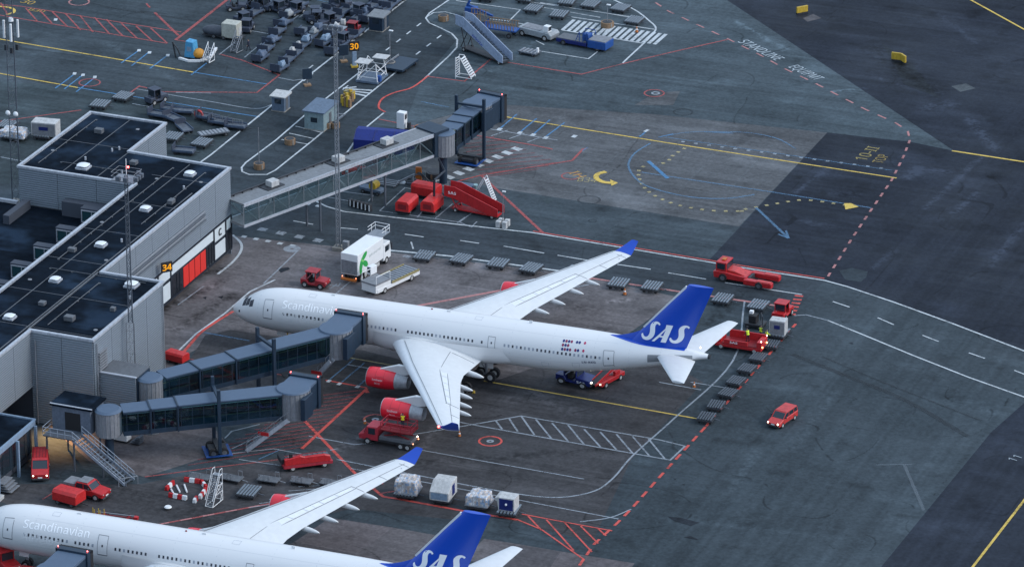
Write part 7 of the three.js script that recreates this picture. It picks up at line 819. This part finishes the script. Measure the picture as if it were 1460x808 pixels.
// north-west corner: blue unit, orange ball, steps
{ const t = thing('blue_ground_unit', 'light blue ground unit on the kerbed island with orange tank', 'ground unit'); nb().prism([[-0.8, 0.2], [0.9, 0.2], [0.7, 2.6], [-0.5, 2.7]], 'z', -0.7, 0.7, 0.08).build('case', M.skyblue, t); nb().box(-0.9, 1.0, 0, 0.2, -0.8, 0.8).build('base', M.dark, t); nb().box(-0.3, 0.4, 1.2, 1.9, 0.71, 0.73).build('panel', M.paleBlue, t); put(t, 272, 82, 285, 84); const u = thing('orange_tank', 'round orange tank beside the light blue ground unit', 'tank'); nb().ball(0, 0.9, 0, 0.85, 0.85, 14).build('tank', M.orangeBall ??= dirty(0.75, 0.33, 0.03, 0.5), u); nb().rod([0, 0, 0], [0, 0.35, 0], 0.5, 0.4, 10).build('stand', M.dark, u); put(u, 283, 84, 295, 86); const w = thing('island_steps', 'small white mobile steps on the kerbed island', 'steps'); const f = nb(); for (const s of [-0.5, 0.5]) f.rail([[-0.9, 0.1, s], [0.6, 1.9, s], [0.6, 2.7, s], [-0.9, 0.9, s], [-0.9, 0.1, s], [0.6, 0.1, s], [0.6, 1.9, s]], 0.06); f.build('frame', M.white, w); for (let i = 0; i < 6; i++) nb().box(-0.85 + i * 0.25, -0.6 + i * 0.25, 0.25 + i * 0.3, 0.31 + i * 0.3, -0.45, 0.45).build('step', M.galv, w); put(w, 298, 87, 310, 80); const k = thing('kerbed_island', 'white-edged kerb island carrying the light blue ground unit', 'kerb'); const pts = P('255,84 268,88 285,88 300,82 308,70').map(q => G(...q)); for (let i = 0; i + 1 < pts.length; i++) nb().bar([pts[i].x, 0.15, pts[i].z], [pts[i + 1].x, 0.15, pts[i + 1].z], 0.35, 0.3).build('kerb_piece', M.white, k); const d = thing('dark_hose_post', 'dark post with hoses at the end of the kerbed island', 'hose'); nb().rod([0, 0, 0], [-0.4, 2.4, 0], 0.12).build('post', M.dark, d); nb().rail([[-0.4, 2.3, 0], [0.4, 1.4, 0.2], [0.9, 0.2, 0.2]], 0.1).build('hose', M.dark, d); put(d, 250, 82, 260, 83); }
{ const t = thing('cream_box_vehicle', 'cream box vehicle parked among dark carts', 'vehicle'); nb().box(-1.2, 1.2, 0.4, 2.6, -1.0, 1.0, 0.08).build('box', M.cream ??= dirty(0.5, 0.5, 0.43, 0.6), t); nb().box(-1.6, 1.8, 0.3, 0.5, -0.9, 0.9).build('chassis', M.dark, t); nb().box(1.21, 1.24, 0.8, 1.8, -0.7, 0.2).build('panel', M.offwhite, t); for (const x of [-0.9, 0.9]) for (const s of [-0.9, 0.9]) wheel(t, x, s, 0.32, 0.2, true); put(t, 330, 55, 345, 57); const u = thing('covered_trailer', 'dark tarpaulin-covered trailer beside the cream box vehicle', 'trailer'); const g = new THREE.SphereGeometry(1, 14, 8); g.scale(2.1, 0.8, 1.0); g.translate(0, 0.95, 0); nb().add(g).build('tarpaulin', M.tarp ??= dirty(0.06, 0.07, 0.09, 0.6), u); nb().box(-1.8, 1.8, 0.35, 0.5, -0.8, 0.8).build('frame', M.dark, u); for (const s of [-0.8, 0.8]) wheel(u, 0, s, 0.34, 0.2, true); put(u, 307, 52, 325, 54); const w = thing('mobile_steps', 'grey mobile steps in front of the cream box vehicle', 'steps'); const f = nb(); for (const s of [-0.5, 0.5]) f.rail([[-1.0, 0.1, s], [0.5, 2.3, s], [0.5, 3.1, s], [-1.0, 0.9, s], [-1.0, 0.1, s], [0.7, 0.1, s], [0.5, 2.3, s]], 0.06); f.build('frame', M.galv, w); for (let i = 0; i < 7; i++) nb().box(-0.95 + i * 0.21, -0.7 + i * 0.21, 0.25 + i * 0.3, 0.31 + i * 0.3, -0.46, 0.46).build('step', M.galvDark, w); put(w, 338, 73, 352, 66); }
// rows of dark baggage carts
function makeBagCart() { const t = thing('baggage_cart', '', 'cart'); nb().box(-1.3, 1.3, 0.42, 0.58, -0.75, 0.75, 0.03).build('deck', M.cartBlue ??= dirty(0.05, 0.065, 0.1, 0.6), t); nb().box(-1.3, -1.22, 0.58, 1.5, -0.75, 0.75).build('end_wall', M.cartBlue, t); nb().box(-1.25, 1.2, 0.58, 0.85, -0.76, -0.7).build('side_board', M.cartBlue2 ??= dirty(0.09, 0.13, 0.2, 0.6), t); nb().box(-1.25, 1.2, 0.58, 0.85, 0.7, 0.76).build('side_board', M.cartBlue2, t); nb().box(-1.2, 1.15, 0.585, 0.62, -0.68, 0.68).build('floor_sheet', M.galvDark, t); for (const x of [-0.9, 0.9]) for (const z of [-0.6, 0.6]) { const g = new THREE.CylinderGeometry(0.24, 0.24, 0.16, 10); g.rotateX(Math.PI / 2); g.translate(x, 0.24, z); nb().add(g).build('wheel', M.rubber, t); } nb().bar([1.3, 0.45, 0], [2.0, 0.3, 0], 0.08).build('towbar', M.dark, t); return t; }
{ const c = makeBagCart(); let i = 0; const spots = [[245, 160, 5], [260, 162, 8], [228, 168, 0], [248, 173, -30], [262, 186, -45], [296, 172, 0], [314, 178, 0], [336, 184, 0], [262, 219, 5]];
  for (const [x0, y0, x1, y1, n] of [[371, 86, 412, 24, 6], [399, 101, 452, 46, 6], [462, 64, 486, 36, 3], [474, 76, 508, 50, 4], [508, 32, 540, 4, 4], [432, 48, 450, 30, 2], [546, 20, 566, 3, 3], [524, 30, 552, 8, 3], [362, 22, 384, 4, 3], [426, 12, 444, -4, 2], [462, 22, 484, 6, 3], [478, 30, 500, 12, 3]]) for (let k = 0; k < n; k++) { const u = n > 1 ? k / (n - 1) : 0; spots.push([x0 + (x1 - x0) * u, y0 + (y1 - y0) * u, 86]); }
  for (const [x, y, d] of spots) { const o = i++ ? copyOf(c) : c; const behind = y > 120; o.userData.label = behind ? 'dark open baggage cart on the ground behind the pier corner' : 'dark open baggage cart in the rows beside the dark kiosk'; o.userData.group = behind ? 'baggage carts behind the pier' : 'baggage cart rows'; const p = G(x, y); at(o, p.x, 0, p.z, d + (rnd() - 0.5) * 14); o.scale.set(1.15 + rnd() * 0.15, 0.85 + rnd() * 0.2, 1.0 + rnd() * 0.15); } }
{ const L = 'dark tractor parked among the baggage cart rows', gp = 'dark tractors among the carts'; const t0 = tug(L, M.cartBlue, { group: gp }); let i = 0; for (const [x, y, d] of [[336, 14, 30], [352, 44, 100], [468, 36, 240], [486, 12, 60], [413, 11, 60], [421, 20, 250], [396, 17, 160], [373, 14, 170], [454, 33, 20], [447, 27, 200], [513, 22, 70], [346, 34, 150], [490, 63, 80], [362, 12, 0]]) { const o = i++ ? copyOf(t0) : t0; const p = G(x, y); at(o, p.x, 0, p.z, d); } const g = at(copyOf(t0, 'dark tractor with raised cab beside the blue guide line behind the pier'), 0, 0, 0); delete g.userData.group; put(g, 222, 146, 240, 140); g.scale.set(1.05, 1.15, 1.05); put(tug('dark red tractor between baggage carts and white work stand', M.redDark), 503, 48, 512, 40); }
{ const t = thing('long_flat_cart', 'long grey flat cart standing alone behind the pier', 'cart'); nb().box(-2.2, 2.2, 0.5, 0.68, -0.8, 0.8, 0.03).build('bed', M.galvDark, t); for (let i = 0; i < 8; i++) nb().box(-2.05 + i * 0.53, -1.7 + i * 0.53, 0.68, 0.73, -0.75, 0.75).build('slat', M.galv, t); for (const x of [-1.6, 1.6]) for (const s of [-0.65, 0.65]) wheel(t, x, s, 0.26, 0.16, true); put(t, 304, 194, 330, 190); const u = thing('red_reel', 'red hose reel among the dark carts behind the pier', 'hose reel'); const g = new THREE.TorusGeometry(0.55, 0.18, 6, 14); g.translate(0, 0.75, 0); nb().add(g).build('reel', M.redPale, u); nb().box(-0.5, 0.5, 0, 0.15, -0.4, 0.4).build('base', M.dark, u); put(u, 283, 170, 295, 172); const f = thing('mesh_fence', 'low grey mesh barrier panels along the road edge line', 'fence'); for (let i = 0; i < 4; i++) { const x = i * 1.7; nb().rail([[x, 0.1, 0], [x, 1.3, 0], [x + 1.6, 1.3, 0], [x + 1.6, 0.1, 0], [x, 0.1, 0]], 0.04).build('panel_frame', M.galv, f); for (let k = 1; k < 6; k++) nb().rod([x + k * 0.27, 0.1, 0], [x + k * 0.27, 1.3, 0], 0.02, 0.02, 4).build('wire', M.galv, f); } put(f, 288, 172, 340, 183); }
{ const t = thing('dark_cart_group_stand', 'dark wheeled equipment frame beside the two workers', 'frame'); nb().box(-1.2, 1.2, 0.4, 0.7, -0.9, 0.9, 0.05).build('bed', M.dark, t); nb().box(-0.8, 0.2, 0.7, 1.7, -0.6, 0.6, 0.08).build('drive_unit', M.black, t); nb().box(-0.9, -0.4, 1.7, 2.1, -0.4, 0.1, 0.05).build('white_box', M.white, t); nb().rail([[0.4, 0.7, -0.7], [0.4, 1.8, -0.7], [1.1, 1.8, 0.6], [1.1, 0.7, 0.6]], 0.06).build('guard_rail', M.dark, t); for (const x of [-0.8, 0.8]) for (const s of [-0.8, 0.8]) wheel(t, x, s, 0.3, 0.2, true); put(t, 1078, 466, 1090, 468); }

// loads lying on some of the carts
{ const kinds = [[M.offwhite, 'pale wrapped parcel lying on a dark baggage cart'], [M.paleBlue, 'pale blue tarpaulin bundle lying on a dark baggage cart'], [M.cartBlue2, 'dark blue tarpaulin hump covering a baggage cart'], [M.galvPale, 'grey covered hump lying on a baggage cart']]; for (const [x, y, k, w] of [[416, 80, 0, 0.6], [425, 71, 0, 0.5], [401, 100, 1, 0.7], [372, 85, 2, 1.1], [388, 64, 2, 1.1], [404, 40, 2, 1], [436, 63, 1, 0.9], [447, 52, 3, 0.8], [464, 62, 1, 0.9], [480, 46, 0, 0.7], [489, 40, 0, 0.6], [520, 22, 2, 1], [410, 27, 3, 0.9], [454, 45, 2, 0.9]]) { const t = thing('cart_load', kinds[k][1], 'load', 'loads on the cart rows'); const g = new THREE.BoxGeometry(w * 1.5, 0.75, w * 1.2, 6, 4, 6), p = g.attributes.position; for (let i = 0; i < p.count; i++) { const n = vn(p.getX(i) * 2 + x, p.getZ(i) * 2 + p.getY(i) * 2 + y) - 0.5, up = p.getY(i) > 0 ? 1 : 0; p.setXYZ(i, p.getX(i) * (1 - 0.25 * up + n * 0.3), p.getY(i) + n * 0.35 * up, p.getZ(i) * (1 - 0.25 * up + n * 0.3)); } const g2 = mergeVertices(toPosOnly(g)); g2.computeVertexNormals(); g2.translate(0, 0.98, 0); nb().add(g2).build('bundle', kinds[k][0], t); nb().rail([[-w * 0.6, 0.65, w * 0.62], [-w * 0.45, 1.4, 0], [-w * 0.6, 0.65, -w * 0.62]], 0.025, 4).build('strap', M.dark, t); const q = G(x, y); at(t, q.x, 0, q.z, 80 + rnd() * 20); } }
// wheel chocks, cones and hoses round the parked airliner
{ const g = 'chocks at the airliner wheels'; for (const [x, z] of [[31.0, 4.4], [34.3, 4.4], [31.0, -6.2], [6.2, 0.4], [7.7, 0.4]]) { const t = thing('wheel_chock', 'small yellow wheel chock against the airliner tyres', 'chock', g); nb().prism([[-0.2, 0], [0.2, 0], [0.06, 0.22], [-0.06, 0.22]], 'z', -0.3, 0.3, 0.02).build('block', M.yellow, t); nb().rod([0, 0.1, 0.3], [0.2, 0.03, 0.6], 0.02).build('rope', M.dark, t); at(t, x, 0, z, rnd() * 20); } for (const [x, y, l] of [[520, 604, 'orange traffic cone in front of the dark red platform truck'], [655, 622, 'orange traffic cone beyond the near wing tip'], [990, 552, 'orange traffic cone under the airliner tailplane']]) { const t = thing('traffic_cone', l, 'cone'); nb().rod([0, 0.05, 0], [0, 0.75, 0], 0.2, 0.04, 10).build('cone', M.orange, t); nb().box(-0.26, 0.26, 0, 0.05, -0.26, 0.26).build('base', M.dark, t); nb().rod([0, 0.35, 0], [0, 0.5, 0], 0.135, 0.1, 10).build('white_band', M.white, t); put(t, x, y, x + 5, y); } const h = thing('power_cable', 'black power cable trailing under the airliner nose', 'cable'); const c = new THREE.CatmullRomCurve3([V(11, 0.06, 9), V(9, 0.06, 6.5), V(9.6, 0.06, 3), V(8.2, 0.06, 1), V(7.6, 0.9, 0.4)]); nb().add(new THREE.TubeGeometry(c, 30, 0.06, 5)).build('cable', M.black, h); nb().rod([7.6, 0.9, 0.4], [7.5, 2.2, 0.3], 0.08).build('plug', M.yellow, h); }

renderer.render(scene, camera);
